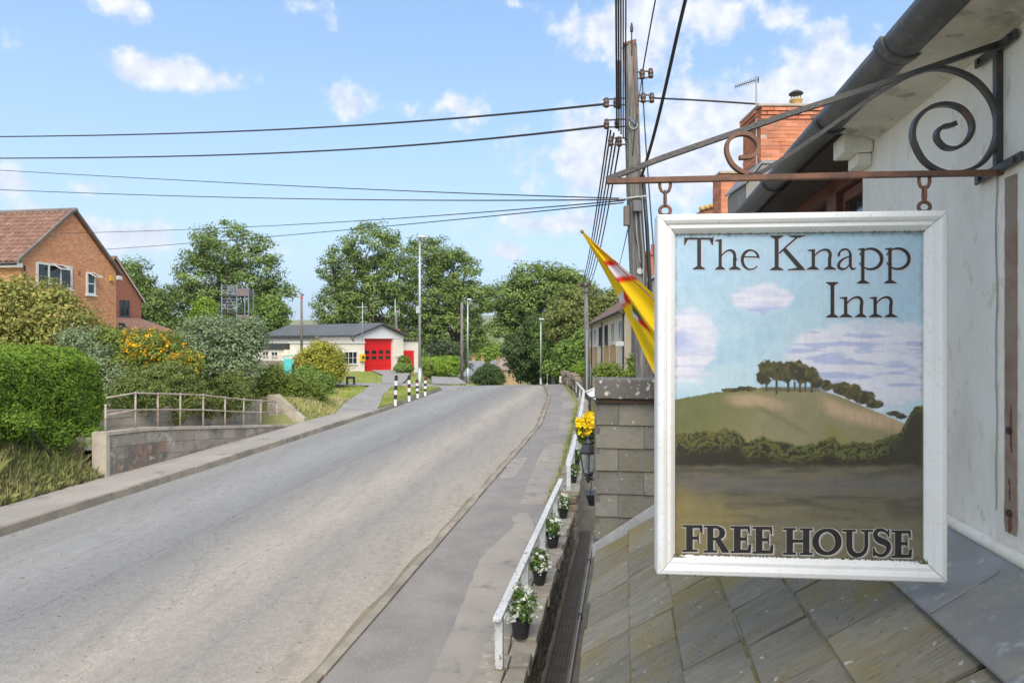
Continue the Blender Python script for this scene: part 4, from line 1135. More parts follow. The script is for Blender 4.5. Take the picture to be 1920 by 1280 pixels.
# ================================================================== COTTAGES BELOW THE BROW
STONE = pm('ham_stone', (.44, .31, .17), (.36, .255, .145), 1.5, .9, spots=(.26, .2, .14), sscale=3, samt=.5, bscale=10, bstr=.4, bdist=.03)
SLATEB = pm('blue_slate_roof', (.22, .235, .26), (.17, .18, .2), 1.0, .6, bscale=8, bstr=.3, bdist=.02)
TILES2 = pm('stone_tile_roof', (.23, .18, .145), (.30, .235, .18), .9, .85, spots=(.33, .3, .24), sscale=2, samt=.4, bscale=8, bstr=.4, bdist=.03)
def cottage(name, label, o, ang, W, D, zb, ze, zr_, wm, rm, chim=(), hip=False, wins=()):
    """x along the front (W), y depth (D); ridge along x"""
    fr = Frame(o, (math.cos(ang), math.sin(ang)))
    t = thing(name, o, label, 'cottage')
    if not hip:
        q = [(0, zb), (D, zb), (D, ze), (D / 2, zr_), (0, ze)]
        MB().prism(fr.w([(0, y, z) for y, z in q]), fr.w([(W, y, z) for y, z in q])).build('wall', wm, t)
        for s in (0, 1):
            y0 = -.3 if s == 0 else D + .3
            k = (zr_ - ze) / (D / 2) * .3
            qq = [(y0, ze - k), (D / 2, zr_), (D / 2, zr_ + .12), (y0, ze - k + .12)]
            MB().prism(fr.w([(-.15, y, z + .02) for y, z in qq]), fr.w([(W + .15, y, z + .02) for y, z in qq])).build('roof', rm, t)
    else:
        MB().box(0, W, 0, D, zb, ze, fr).build('wall', wm, t)
        h = D / 2 * .8
        c = [(-.3, -.3, ze - .05), (W + .3, -.3, ze - .05), (W + .3, D + .3, ze - .05), (-.3, D + .3, ze - .05), (h, D / 2, zr_), (W - .3, D / 2, zr_)]
        MB().add(fr.w(c), [(0, 1, 5, 4), (1, 2, 5), (2, 3, 4, 5), (3, 0, 4), (3, 2, 1, 0)]).build('roof', rm, t)
    for (x, y, w, h) in chim:
        MB().box(x - w, x + w, y - w * .7, y + w * .7, zr_ - .8, zr_ + h, fr).build('chimney', wm, t)
        MB().box(x - w - .08, x + w + .08, y - w * .7 - .08, y + w * .7 + .08, zr_ + h, zr_ + h + .15, fr).build('chimney_cap', BRICK_R, t)
        for dx in (-.5, .5): MB().lathe(fr.w([(x + dx * w, y, zr_ + h + .15)])[0], [(.14, 0), (.11, .3), (.14, .42)], 8).build('chimney_pot', BRICK_R, t)
    for (x0, x1, a, b_) in wins: window(t, fr, x0, x1, a, b_, 0, WHITE, 2, 1, -1)
    return t
Yc = 150
cottage('stone_cottage', 'stone cottage with blue slate roof and two chimneys left of the round dark bush', (P(868, 0, Yc)[0], Yc, 0), .15, 4.9, 6, -9, -4.0, -1.05, STONE, SLATEB, [(2.6, 3, .38, .8), (4.6, 3, .3, .7)], wins=[(1.2, 2.2, -5.6, -4.5)])
cottage('stone_cottage', 'stone cottage whose grey slate roof shows right behind the round dark bush', (P(906, 0, 156)[0], 156, 0), -.55, 3.9, 7.5, -9, -4.2, -1.1, STONE, SLATEB, [(1.9, 3.7, .3, .6)])
cottage('stone_cottage', 'ochre stone cottage with a hipped brown tiled roof beside the dark trees', (P(932, 0, 150)[0], 150, 0), .45, 6.6, 6.0, -10, -2.9, -.3, STONE, TILES2, hip=True, wins=[(4.6, 5.5, -5.4, -4.3)])

# ================================================================== TERRACE ON THE RIGHT
t = thing('terraced_house', (6, 45, -.5), 'ochre and cream terraced house with a brown roof past the big timber pole', 'house')
OCH = pm('ochre_render', (.62, .38, .18), (.54, .33, .155), 2, .9, bscale=20, bstr=.3); CRM = pm('cream_panel_render', (.82, .71, .53), (.76, .66, .49), 2, .9, bscale=20, bstr=.3)
PSTONE = pm('pale_dressed_stone', (.76, .66, .50), (.68, .59, .44), 2, .9, bscale=20, bstr=.3)
y0, y1 = 36.0, 54.0
x_at = lambda Y: 6.0 + (Y - 36) / 18 * .1
ev = lambda Y: 5.03 - (Y - 36) / 18 * .42
bs = lambda Y: -.6 - (Y - 36) / 18 * .6
edges = np.linspace(y0, y1, 7)
for i in range(6):
    a, b_ = edges[i], edges[i + 1]
    m = (PSTONE, OCH, OCH, CRM, OCH, OCH)[i]
    A = [(x_at(a), a, bs(a)), (x_at(b_), b_, bs(b_)), (x_at(b_), b_, ev(b_)), (x_at(a), a, ev(a))]
    MB().prism(A, np.array(A) + np.array([6.5, 0, 0])).build('wall', m, t)
    zc = lambda Y: 3.4 - (Y - 36) / 18 * .42
    # upper pale stone band holding the windows, mullion strips
    A = [(x_at(a) - .03, a, zc(a) - .12), (x_at(b_) - .03, b_, zc(b_) - .12), (x_at(b_) - .03, b_, ev(b_) - .02), (x_at(a) - .03, a, ev(a) - .02)]
    MB().prism(A, np.array(A) + np.array([.028, 0, 0])).build('stone_band', PSTONE, t)
    f = Frame((x_at(a) - .03, a, 0), (0, 1), (-1, 0))
    zz = zc((a + b_) / 2)
    dark = i in (2, 3)
    window(t, f, .75, 1.95, zz + .02, zz + 1.22, 0, GREYF if dark else WHITE, nx=2, out=1, depth=.06)
    window(t, f, .85, 1.9, .5 - i * .08, 1.75 - i * .08, .03 * -1, WHITE, nx=2, out=1, depth=.06)
    MB().box(-.05, .06, -.02, .03, bs(a), ev(a) - .3, f).build('pilaster', PSTONE, t)
    if i in (0, 3, 5): MB().tube([(x_at(a) - .1, a + .25, bs(a)), (x_at(a) - .1, a + .25, ev(a) - .15)], .05, 6).build('downpipe', FASC, t)
# door
MB().box(x_at(50) - .08, x_at(50), 51.9, 52.9, bs(52), 1.6).build('door', WHITE, t, bevel=.01)
rq = lambda Y, x, z: (x, Y, z)
A = [(x_at(y0) - .35, y0 - .2, ev(y0) - .12), (x_at(y1) - .35, y1 + .2, ev(y1) - .12), (x_at(y1) + 3.4, y1 + .2, ev(y1) + 2.55), (x_at(y0) + 3.4, y0 - .2, ev(y0) + 2.55)]
TILER = pm('terrace_roof_tile', (.13, .075, .055), (.18, .11, .08), 1.5, .85, bscale=9, bstr=.4, bdist=.03)
MB().prism(np.array(A), np.array(A) + np.array([0, 0, .14])).build('roof', TILER, t)
B = [(x_at(y0) + 3.42, y0 - .2, ev(y0) + 2.55), (x_at(y1) + 3.42, y1 + .2, ev(y1) + 2.55), (x_at(y1) + 7, y1 + .2, ev(y1)), (x_at(y0) + 7, y0 - .2, ev(y0))]
MB().prism(np.array(B), np.array(B) + np.array([0, 0, .14])).build('roof', TILER, t)
MB().tube([(x_at(y0) - .42, y0 - .2, ev(y0) - .08), (x_at(y1) - .42, y1 + .2, ev(y1) - .08)], .07, 8).build('gutter', FASC, t, smooth=True)
MB().box(x_at(y0) - .5, x_at(y0) - .05, y0 + .2, y0 + .5, 3.15, 3.4).build('wall_box', WHITE, t, bevel=.02)
# a taller neighbour nearer us: only its chimney and verge show between pole and sign
tn = thing('gabled_house', (8.2, 31, -.5), 'house with a red chimney half hidden between the big pole and the inn sign', 'house')
GREYST = pm('grey_rubble_render', (.20, .185, .165), (.15, .14, .125), 1.4, .9, bscale=12, bstr=.5, bdist=.03)
x0_ = P(1217, 0, 31)[0]
q = [(x0_, -.6), (x0_ + 8, -.6), (x0_ + 8, 6.1), (x0_ + 4, 8.6), (x0_, 6.05)]
MB().prism([(x, 31, z) for x, z in q], [(x, 35.6, z) for x, z in q]).build('wall', GREYST, tn)
q = [(x0_ - .3, 5.98), (x0_ + 4, 8.7), (x0_ + 4, 8.82), (x0_ - .3, 6.1)]
MB().prism([(x, 30.8, z) for x, z in q], [(x, 35.8, z) for x, z in q]).build('roof', SLATEB, tn)
MB().box(x0_ - .05, x0_ + .6, 31.2, 31.9, 5.9, 7.35).build('chimney', BRICK_R, tn)
MB().box(x0_ - .12, x0_ + .67, 31.13, 31.97, 7.35, 7.5).build('chimney_cap', BRICK_R, tn)
MB().lathe((x0_ + .3, 31.5, 7.5), [(.14, 0), (.11, .3), (.13, .36)], 10).build('chimney_pot', pm('terracotta', (.45, .14, .06), None, 3, .8), tn)

# rough stone garden wall where the pavement narrows
t = thing('rubble_garden_wall', LY(-3.6, 44, .3), 'brown rubble stone wall at the far end of the white railing', 'wall')
RUB = pm('rubble_stone', (.27, .215, .155), (.19, .155, .115), 4, .95, spots=(.36, .31, .24), sscale=12, samt=.5, bscale=30, bstr=.6, bdist=.02, rnd=.22)
for i in range(90):
    Y = rng.uniform(39, 52); z = float(zr(Y)) + rng.uniform(.05, .95); l = float(l_wall(Y)) + .35 + rng.normal(0, .05)
    s = rng.uniform(.12, .24)
    c = LY(l, Y, z)
    V = np.array([[a * s * rng.uniform(.8, 1.1), b_ * s * 1.4 * rng.uniform(.8, 1.1), c_ * s * .7 * rng.uniform(.8, 1.1)] for a in (-1, 1) for b_ in (-1, 1) for c_ in (-1, 1)])
    link('stone', V + c, [(0, 1, 3, 2), (4, 6, 7, 5), (0, 4, 5, 1), (2, 3, 7, 6), (0, 2, 6, 4), (1, 5, 7, 3)], RUB, t, bevel=.03)

# ================================================================== TREES
tree('broadleaf_tree', 'tall round-topped tree behind the drill tower, its right side open and branchy', 98, [(428, 468, 72, 52), (375, 525, 55, 58), (480, 505, 50, 45), (430, 560, 80, 48), (350, 575, 45, 45), (515, 548, 36, 22), (500, 600, 45, 40), (400, 610, 60, 35)], 432, LM_OAK, 33696, 0.414, 1.161, 87, .6, 21, basez=-1, limbs=40)
tree('broadleaf_tree', 'smaller tree between the brick houses and the round-topped tree', 92, [(248, 525, 36, 42), (285, 565, 30, 42), (235, 580, 36, 36), (300, 610, 30, 26)], 262, LM_OAK, 16848, 0.391, 1.115, 87, .4, 22, basez=-1)
tree('broadleaf_tree', 'big dark tree rising behind the red station door, left of the silver lamp post', 112, [(695, 462, 58, 42), (645, 500, 46, 38), (735, 515, 52, 62), (640, 575, 45, 52), (700, 580, 70, 60), (650, 640, 60, 30), (740, 640, 50, 30)], 690, LM_OAK, 42120, 0.437, 1.161, 79, .65, 23, basez=-2.5, limbs=46, nlead=3)
tree('broadleaf_tree', 'spreading dark tree right of the silver lamp post behind the hedge', 118, [(800, 478, 52, 42), (850, 510, 48, 46), (800, 560, 62, 55), (875, 560, 48, 36), (905, 560, 26, 26), (840, 620, 70, 50), (895, 630, 24, 32), (770, 630, 40, 40)], 828, LM_OAK, 42120, 0.437, 1.161, 79, .7, 24, basez=-3, limbs=46, nlead=2)
tree('broadleaf_tree', 'rounded broad tree right of the gap, above the brow of the road', 86, [(1015, 530, 62, 38), (965, 560, 48, 40), (1060, 550, 50, 46), (945, 600, 26, 34), (1010, 585, 60, 44), (985, 620, 40, 26)], 1012, LM_OAK, 33696, 0.368, 1.022, 79, .55, 25, basez=-5, limbs=40)
tree('yew_tree', 'very dark dense tree hanging over the brow of the road', 74, [(985, 660, 40, 42), (1015, 640, 42, 48), (1045, 660, 38, 46), (995, 695, 34, 28), (1040, 700, 46, 22)], 1012, LM_DARK, 22950, 0.299, .85, 60, .5, 26, basez=-4, up=.4)
tree('cypress_tree', 'bronze-green bushy tree above the terraced house roof', 66, [(1085, 570, 46, 38), (1065, 605, 42, 40), (1110, 600, 40, 40), (1128, 562, 30, 16), (1090, 640, 36, 34), (1150, 575, 34, 22)], 1085, LM_BROWN, 27000, 0.253, .75, 60, .4, 27, basez=-2.5, up=.4)
tree('broadleaf_tree', 'light green tree directly behind the terraced house roof', 78, [(1135, 600, 44, 30), (1170, 590, 36, 26), (1110, 630, 30, 26)], 1140, LM_FERN, 9000, .28, .9, 55, .35, 28, basez=-2)
tree('broadleaf_tree', 'fresh green small tree spreading low beside the far timber pole', 60, [(1068, 665, 30, 26), (1050, 688, 30, 14), (1085, 680, 20, 22), (1092, 640, 12, 24)], 1072, LM_ASH, 12150, 0.23, .6, 55, .18, 29, basez=-1.2)
tree('broadleaf_tree', 'middle green tree in front of the yew, left of the fresh green tree', 70, [(1030, 625, 28, 30), (1050, 610, 26, 24), (1025, 660, 20, 22)], 1040, LM_ASH, 8100, 0.276, .7, 50, .25, 30, basez=-3)
tree('broadleaf_tree', 'bright lime green tree above the cottage chimneys', 178, [(910, 662, 24, 18), (900, 674, 20, 12), (926, 676, 14, 10)], 912, LM_LIME, 5000, .55, 1.5, 40, .35, 31, basez=-10)
tree('copper_beech', 'dark purple tree in the distance left of the yew', 215, [(945, 670, 18, 17), (938, 682, 16, 12)], 944, LM_PURP, 3000, .6, 1.6, 40, .4, 32, basez=-11)
tree('broadleaf_tree', 'pale distant tree on the valley side behind the purple tree', 300, [(930, 655, 16, 11), (918, 662, 14, 10)], 928, LM_FERN, 3000, .9, 2.4, 40, .5, 33, basez=-12)
tree('broadleaf_tree', 'grey-green tree behind the bright hedge right of the silver lamp post', 100, [(848, 668, 24, 24), (826, 662, 22, 22), (865, 680, 14, 18)], 846, leafmat('leaf_greygreen', (.05, .075, .04), (.14, .18, .09)), 6000, .32, .9, 50, .25, 34, basez=-2)
tree('broadleaf_tree', 'light green small tree low behind the drill tower', 80, [(385, 578, 20, 18), (372, 590, 14, 14)], 382, LM_LIME, 2500, .26, .7, 40, .2, 35, basez=0)
tree('broadleaf_tree', 'dark green tree tucked between the drill tower and the station roof', 92, [(510, 590, 32, 26), (480, 590, 30, 34), (500, 620, 30, 20)], 500, LM_ASH, 9450, 0.345, .9, 50, .3, 36, basez=-.5)
# far woods on the valley sides
def far_wood():
    r = np.random.default_rng(77)
    n = 1500
    az = r.uniform(-.75, .45, n); R = r.uniform(420, 1500, n)
    X, Y = R * np.sin(az), R * np.cos(az)
    l = X - TA * Y
    z = gz(X, np.minimum(Y, 400)) + np.where(R > 450, sst(500, 2600, R) * (70 + 60 * fbm(X / 900 + 9, Y / 900, 3, 3)), 0)
    cc = np.stack([X, Y, z + 3], 1)
    d = np.tile([0, 0, 1.0], (n, 1))
    L, nr, ti = crown_leaves(cc, d, 40, 6.5, r)
    leaf_object('far_wood', L, nr, 3.0, LM_OAK, tint=ti, seed=5, label='far-off woodland and hedgerows on the valley sides', cat='woodland', kind='stuff')
far_wood()

# ================================================================== SHRUBS AND HEDGES, LEFT
def wb(px, py, Y, rx, ry, d=None):
    k = Y / 1280; return (P(px, py, Y), (rx * k, (d if d else (rx + ry) / 2 * k), ry * k))
# clipped hedge: leaves on a rounded box
def clipped_hedge():
    r = np.random.default_rng(50)
    t = thing('clipped_hedge', LY(-13.2, 13.5, 1.2), 'big clipped bright green hedge above the long grass at the left edge', 'hedge')
    n = 100000
    Yr = r.uniform(7.5, 16.85, n); a = r.uniform(-.95, math.pi + .2, n)       # section angle: 0 front, pi/2 top, pi back
    hw, hh = 1.12, 1.24
    e = .55
    sx = np.sign(np.cos(a)) * np.abs(np.cos(a)) ** e; sz = np.sign(np.sin(a)) * np.abs(np.sin(a)) ** e
    fr_ = r.random(n) < .55; uz = r.uniform(-.9, .97, n)
    sz = np.where(fr_, uz, sz); sx = np.where(fr_, (1 - np.abs(uz) ** 3.64) ** .275, sx)
    end = np.clip((16.85 - Yr) / 1.5, 0, 1) ** .5
    lump = 1 + .13 * (fbm(Yr * 1.3, sz * 2.2, 3, 3) - .5) * 2 + .07 * (fbm(Yr * 4.5, sz * 7, 13, 2) - .5) * 2
    l = -13.62 + sx * hw * lump * (.55 + .45 * end); bot = np.interp(Yr, [7, 13.8, 16.2], [1.45, 1.3, .75]); z = 2.12 + np.where(sz > 0, sz * hh * lump * (.55 + .45 * end), sz * (2.12 - bot) / .85 * lump) + .05 * np.sin(Yr * .8)
    dn = r.random(n) ** 2 * .22 - .09 * (r.random(n) < .03)
    l -= sx * dn; z -= np.maximum(sz, 0) * dn
    # underside slopes back so that stems and shade show below
    X = l + TA * Yr
    C = np.stack([X, Yr, z], 1)
    # the rounded far end gets its own leaves
    m = 9000; l2 = r.uniform(-14.6, -12.65, m); z2 = r.uniform(.7, 3.25, m); q = np.hypot((l2 + 13.62) / 1.05, (z2 - 2.0) / 1.35)
    k = q < 1; l2, z2, q = l2[k], z2[k], q[k]
    Y2 = 16.9 - .45 * q ** 4 - r.random(len(q)) ** 2 * .2 + .12 * (fbm(l2 * 3, z2 * 3, 9, 3) - .5)
    C = np.vstack([C, np.stack([l2 + TA * Y2, Y2, z2], 1)])
    N_ = np.vstack([np.stack([sx * 1.0, -.2 * np.ones(n), sz], 1), np.stack([0 * q, np.ones(len(q)), .3 + 0 * q], 1)]) + r.normal(0, .55, (n + len(q), 3))
    ti = np.clip(.22 + .62 * fbm(C[:, 1] * 2.6, C[:, 2] * 2.6, 4, 4) - .1 + .18 * np.clip((C[:, 2] - 2.7), 0, 1) + r.normal(0, .15, len(C)), 0, 1)
    leaf_object('foliage', C, N_, .068, LM_HEDGE, t, tint=ti, seed=51)
    mb = MB()
    ys_ = np.linspace(7.5, 16.4, 12); ring = []
    V = []; F = []
    for y in ys_:
        s = 1 if y < 16.1 else .7
        for q in np.linspace(0, 2 * math.pi, 12, endpoint=False):
            V.append(LY(-13.62 + math.copysign(abs(math.cos(q)) ** .55, math.cos(q)) * .82 * s, y, 2.1 + math.copysign(abs(math.sin(q)) ** .55, math.sin(q)) * .98 * s))
    for i in range(11):
        for j in range(12): F.append((i * 12 + j, i * 12 + (j + 1) % 12, (i + 1) * 12 + (j + 1) % 12, (i + 1) * 12 + j))
    F += [list(range(12)), list(range(132, 144))[::-1]]
    link('twig_core', V, F, pm('twig_dark', (.03, .04, .012), (.05, .05, .02), 20, .95, bscale=30, bstr=.9, bdist=.05), t)
    for y in np.arange(8, 15.4, .45):
        MB().tube([LY(-13.4 + r.normal(0, .1), y, .6), LY(-13.3 + r.normal(0, .15), y + r.normal(0, .1), 1.6)], [.03, .02], 5).build('stem', BARK, t)
clipped_hedge()
bush('leafy_shrub', 'tangled shrub under the left end of the hedge above the long grass', [wb(10, 790, 13.9, 70, 26, .25), wb(165, 822, 15.9, 34, 28, .25), wb(110, 815, 15.0, 40, 20, .25)], LM_HEDGE, 5000, .065, .22, 40, 52)
bush('yellow_olive_shrub', 'yellow-olive feathery shrub in front of the brick house', [wb(50, 575, 24, 80, 60), wb(10, 610, 24, 70, 70), wb(110, 610, 24, 60, 55), wb(60, 660, 24, 110, 60)], LM_OLIVE, 26000, .13, .42, 50, 53, up=.4)
bush('grey_leaved_shrub', 'grey-green loose shrub between the yellow-olive shrub and the hedge end', [wb(160, 650, 22, 45, 40), wb(190, 690, 21.5, 40, 45), wb(215, 720, 21, 30, 40)], LM_GREY, 9000, .09, .28, 40, 54)
def zone_y(pxa, pxb, pya, pyb):
    def f(Q):
        px = 960 + 1280 * Q[:, 0] / Q[:, 1]; py = 640 + 1280 * (CAMZ - Q[:, 2]) / Q[:, 1]
        return (px > pxa) & (px < pxb) & (py > pya) & (py < pyb)
    return f
bush('orange_flowering_bush', 'bright green bush covered with orange-yellow flowers above the block wall', [wb(220, 650, 22.5, 45, 35), wb(290, 665, 22, 60, 45), wb(345, 690, 21.5, 32, 32), wb(250, 700, 22, 60, 40)], LM_FERN, 20000, .10, .3, 45, 55,
     flowers=(FL_ORG, 800, .072, lambda Q: zone_y(225, 378, 615, 715)(Q) & (np.random.default_rng(1).random(len(Q)) < .9)))
bush('bronze_tipped_shrub', 'small bronze-red tipped shrub left of the orange flowers', [wb(192, 632, 23.5, 24, 20), wb(180, 650, 23.5, 20, 24)], leafmat('leaf_bronze', (.05, .06, .02), (.16, .14, .04), (.28, .10, .03)), 3500, .10, .28, 40, 56)
bush('silver_shrub', 'tall silver-grey leaved shrub with bare brown stems below, left of the station', [wb(395, 640, 24, 55, 45), wb(440, 650, 24.5, 50, 50), wb(470, 630, 25, 26, 36), wb(380, 680, 23.5, 40, 36), wb(440, 690, 24, 45, 30)], LM_GREY, 24000, .10, .32, 45, 57, stems=26, stemmat=pm('pale_stem', (.30, .22, .14), (.24, .17, .11), 8, .9))
bush('ivy_mass', 'dark ivy and bramble mass spilling over the block wall', [wb(260, 740, 18.8, 60, 32, .45), wb(340, 745, 20.6, 60, 34, .45), wb(420, 745, 22.8, 50, 40, .45), wb(300, 715, 20.5, 80, 35, .7), wb(440, 725, 23.6, 40, 40, .5)], LM_IVY, 30000, .075, .2, 45, 58, cat='ivy', up=.2)
for i, (px, py, Y, rx, ry) in enumerate([(335, 785, 19.95, 10, 22), (363, 768, 20.6, 10, 22), (392, 775, 21.4, 14, 20), (415, 765, 22.0, 9, 14)]):
    bush('ivy_trail', ['longest ivy trail hanging down the block wall, leftmost', 'short ivy trail just right of the longest one on the block wall', 'thick ivy trail hanging at the middle of the block wall', 'small rightmost ivy trail on the block wall'][i],
         [wb(px, py - 8, Y - .05, rx, ry, .1)], LM_IVY, 1500, .06, .12, 30, 60 + i, cat='ivy', group='ivy trails on the block wall', up=.1, stems=3, base=P(px, py - ry - 6, Y))
bush('ferny_bush', 'light green ferny bush beside the sloping end wall', [wb(505, 715, 27, 34, 30), wb(540, 735, 27.5, 36, 34), wb(500, 745, 26.6, 30, 26), wb(575, 740, 28.5, 30, 34)], LM_FERN, 20000, .10, .28, 45, 65)
bush('leafy_bank_plant', 'deep green leafy clump on the bank right of the black sign post', [wb(580, 735, 29, 26, 30), wb(600, 765, 28.8, 22, 20), wb(565, 765, 28.2, 18, 20)], LM_ASH, 9000, .10, .26, 40, 66)
bush('golden_bush', 'golden yellow bush in front of the station wall', [wb(605, 672, 44, 34, 28), wb(580, 680, 43, 24, 26), wb(625, 690, 43, 22, 24), wb(600, 655, 45, 14, 16)], LM_GOLD, 14000, .16, .45, 45, 67)
bush('green_bush', 'green bush low to the left of the golden bush', [wb(575, 705, 40, 22, 18), wb(600, 715, 39, 20, 16), wb(590, 720, 38, 30, 18)], LM_ASH, 7000, .13, .36, 40, 68)
bush('clipped_box_bush', 'dark clipped oval bush to the right of the red station door', [wb(757, 690, 68, 17, 9.5, 1.2)], LM_ASH, 4500, .12, .22, 40, 69, shell=.8)
bush('clipped_box_bush', 'taller clipped bush in front of the small red annex door', [wb(758, 678, 72, 11, 11, .8)], LM_HEDGE, 3000, .12, .22, 40, 70, shell=.8)
bush('rounded_hedge_bush', 'dull green rounded bush at the left end of the roadside hedge', [wb(806, 692, 62, 15, 14)], LM_FERN, 5000, .13, .3, 40, 71, shell=.75)
bush('rounded_hedge_bush', 'bright lime rounded bush in the middle of the roadside hedge', [wb(832, 688, 61, 15, 17)], LM_LIME, 6000, .13, .3, 40, 72, shell=.75)
bush('rounded_hedge_bush', 'bright lime bush at the right end of the roadside hedge by the timber pole', [wb(852, 685, 60, 14, 16), wb(842, 680, 61, 10, 12)], LM_LIME, 5000, .13, .3, 40, 73, shell=.75)
bush('rounded_hedge_bush', 'low lime hedge behind the rounded bushes right of the silver lamp post', [wb(810, 677, 68, 22, 8, 1), wb(840, 676, 68, 16, 7, 1)], LM_LIME, 4000, .14, .3, 40, 74, shell=.75)
bush('round_dark_bush', 'large dark green dome-shaped bush at the roadside in front of the cottages', [wb(916, 704, 52, 25, 20), wb(905, 710, 52, 18, 13), wb(928, 710, 52, 16, 14)], LM_DARK, 14000, .12, .3, 45, 75, shell=.7)
bush('lime_shrub', 'lime yellow shrub above the rubble wall at the far end of the railing', [wb(1084, 695, 46, 13, 11), wb(1091, 686, 47, 8, 8)], LM_LIME, 4500, .11, .26, 40, 76)
bush('wall_climber', 'leafy climber on the terrace front just above the slate-hung wall', [wb(1140, 697, 24, 26, 15, .3), wb(1165, 705, 24, 26, 12, .3)], LM_FERN, 5000, .085, .2, 40, 77)
bush('wall_climber', 'thin pale climber beside the foot of the big pole', [wb(1187, 690, 20, 6, 24, .2)], LM_FERN, 1200, .08, .14, 30, 78)

# grasses
BANKM = pm('bank_turf', (.30, .31, .10), (.44, .38, .17), 2.2, .95, spots=(.5, .42, .24), sscale=9, samt=.6, bscale=30, bstr=.7, bdist=.04)
yb5 = np.arange(6, 15.6, .25)
strip('bank', [LY(-13.1, y) for y in yb5], [LY(-11.9, y) for y in yb5], 10, lambda X, Y: gz(X, Y) + .03 + .05 * (fbm(X * 3, Y * 3, 5, 3) - .5), BANKM, kind='structure')
def sample(n, l0, l1, y0, y1, seed):
    r = np.random.default_rng(seed); Y = r.uniform(y0, y1, n); l = r.uniform(l0, l1, n); return np.stack([l + TA * Y, Y], 1)
grass('bank_grass', 'long dry and green grass on the bank below the clipped hedge', sample(42000, -13.0, -11.93, 9.5, 15.56, 80), lambda X, Y: gz(X, Y), .10, .32, LM_DRY, 81, .3, .0045)
g1 = sample(40000, -16, -12.0, 25.4, 33, 82)
grass('tall_straw_grass', 'tall loose straw-coloured stems on the bank below the hedge', sample(1500, -12.7, -12.0, 9.5, 15.5, 180), lambda X, Y: gz(X, Y), .25, .52, LM_DRY, 181, .25, .003)
l1 = g1[:, 0] - TA * g1[:, 1]; g1 = g1[l1 < np.interp(g1[:, 1], [25, 28, 32.5, 36], [-11.95, -12.0, -13.05, -14.2])]
grass('bank_grass', 'pale green grass on the bank beside the curving path', g1, lambda X, Y: gz(X, Y), .05, .2, LM_DRY, 83, .32, .006)
gI = sample(26000, -14.4, -10.78, 29.8, 41.5, 84)
lI = gI[:, 0] - TA * gI[:, 1]
kI = lI > np.interp(gI[:, 1], [29.6, 32, 35, 41.8], [-10.7, -11.4, -12.35, -14.2])
kI &= lI < l_left(gI[:, 1]) - .2
grass('island_grass', 'mown green grass on the bollard island', gI[kI], gzs(.15), .04, .11, LM_GRASS, 85, .35, .006)
g2 = sample(40000, -36, -12, 33, 46, 86); l2 = g2[:, 0] - TA * g2[:, 1]
k2 = l2 < np.interp(g2[:, 1], [28, 32.5, 36, 45], [-12.1, -13.1, -14.2, -17])
g3 = sample(60000, -45, -11, 48.4, 74, 87); l3 = g3[:, 0] - TA * g3[:, 1]
k3 = (l3 < np.interp(g3[:, 1], [51, 62, 74], [-17.5, -22.1, -27.6])) | ((l3 > np.interp(g3[:, 1], [51, 62, 75], [-16.1, -19.5, -23.5])) & (l3 < np.interp(g3[:, 1], [51, 62, 72], [-14.7, -17.9, -20.7]))) | (l3 > np.interp(g3[:, 1], [51, 62, 72], [-12.3, -15.5, -18.5]))
grass('verge_grass', 'mown grass verge in front of the fire station', np.vstack([g2[k2], g3[k3]]), lambda X, Y: gz(X, Y), .05, .15, LM_GRASS, 88, .35, .012)
rr_ = np.random.default_rng(90)
Yw = rr_.uniform(13.5, 44, 4500); lw = l_wall(Yw) + .02 - np.abs(rr_.normal(0, .09, 4500))
grass('edge_weeds', 'weeds and moss along the foot of the white railing', np.stack([lw + TA * Yw, Yw], 1), lambda X, Y: zr(Y) + .06, .02, .08, LM_GRASS, 91, .6, .008)

# ================================================================== RIGHT SIDE: YARD, LOW WALL, RAILING
YARD = pm('mossy_concrete', (.20, .18, .145), (.14, .125, .10), 2.2, .9, stain=(.11, .105, .04), stscale=1.8, bscale=40, bstr=.5)
YZ = -.5
strip('yard', [LY(-1.1, y) for y in np.arange(2, 30, 1.0)], [LY(-.1, y) for y in np.arange(2, 30, 1.0)], 3, lambda X, Y: YZ + 0 * X + np.where(Y > 13.5, (Y - 13.5) * .04, 0), YARD, kind='structure')
RUB2 = pm('wall_top_stone', (.36, .32, .26), (.27, .24, .195), 3.5, .95, spots=(.47, .44, .38), sscale=10, samt=.6, stain=(.17, .16, .10), stscale=2.5, bscale=35, bstr=.7, bdist=.015, rnd=.14)
RUBD = pm('wall_face_stone', (.13, .11, .085), (.08, .07, .055), 5, .95, spots=(.22, .19, .14), sscale=14, samt=.5, bscale=30, bstr=.8, bdist=.02, rnd=.25)
def wtop(Y): return .15 + .004 * Y
lw_ = thing('low_stone_wall', LY(-1.2, 9, -.5), 'low rubble stone wall between the right pavement and the drain yard', 'wall')
MB().prism([LY(-1.42, 3, YZ), LY(-1.0, 3, YZ), LY(-1.0, 3, .09), LY(-1.42, 3, .09)], [LY(-1.42, 13.3, YZ), LY(-1.0, 13.3, YZ), LY(-1.0, 13.3, .13), LY(-1.42, 13.3, .13)]).build('wall_core', RUBD, lw_)
def stone(l0, l1, y0, y1, z0, z1, j, mat, par, bev=.012):
    c = np.array([(l, y, z) for z in (z0, z1) for y in (y0, y1) for l in (l0, l1)], float)
    c += rng.normal(0, j, c.shape)
    W = np.array([LY(*p) for p in c])
    link('stone', W, [(0, 2, 3, 1), (4, 5, 7, 6), (0, 1, 5, 4), (2, 6, 7, 3), (0, 4, 6, 2), (1, 3, 7, 5)], mat, par, bevel=bev)
y = 4.6
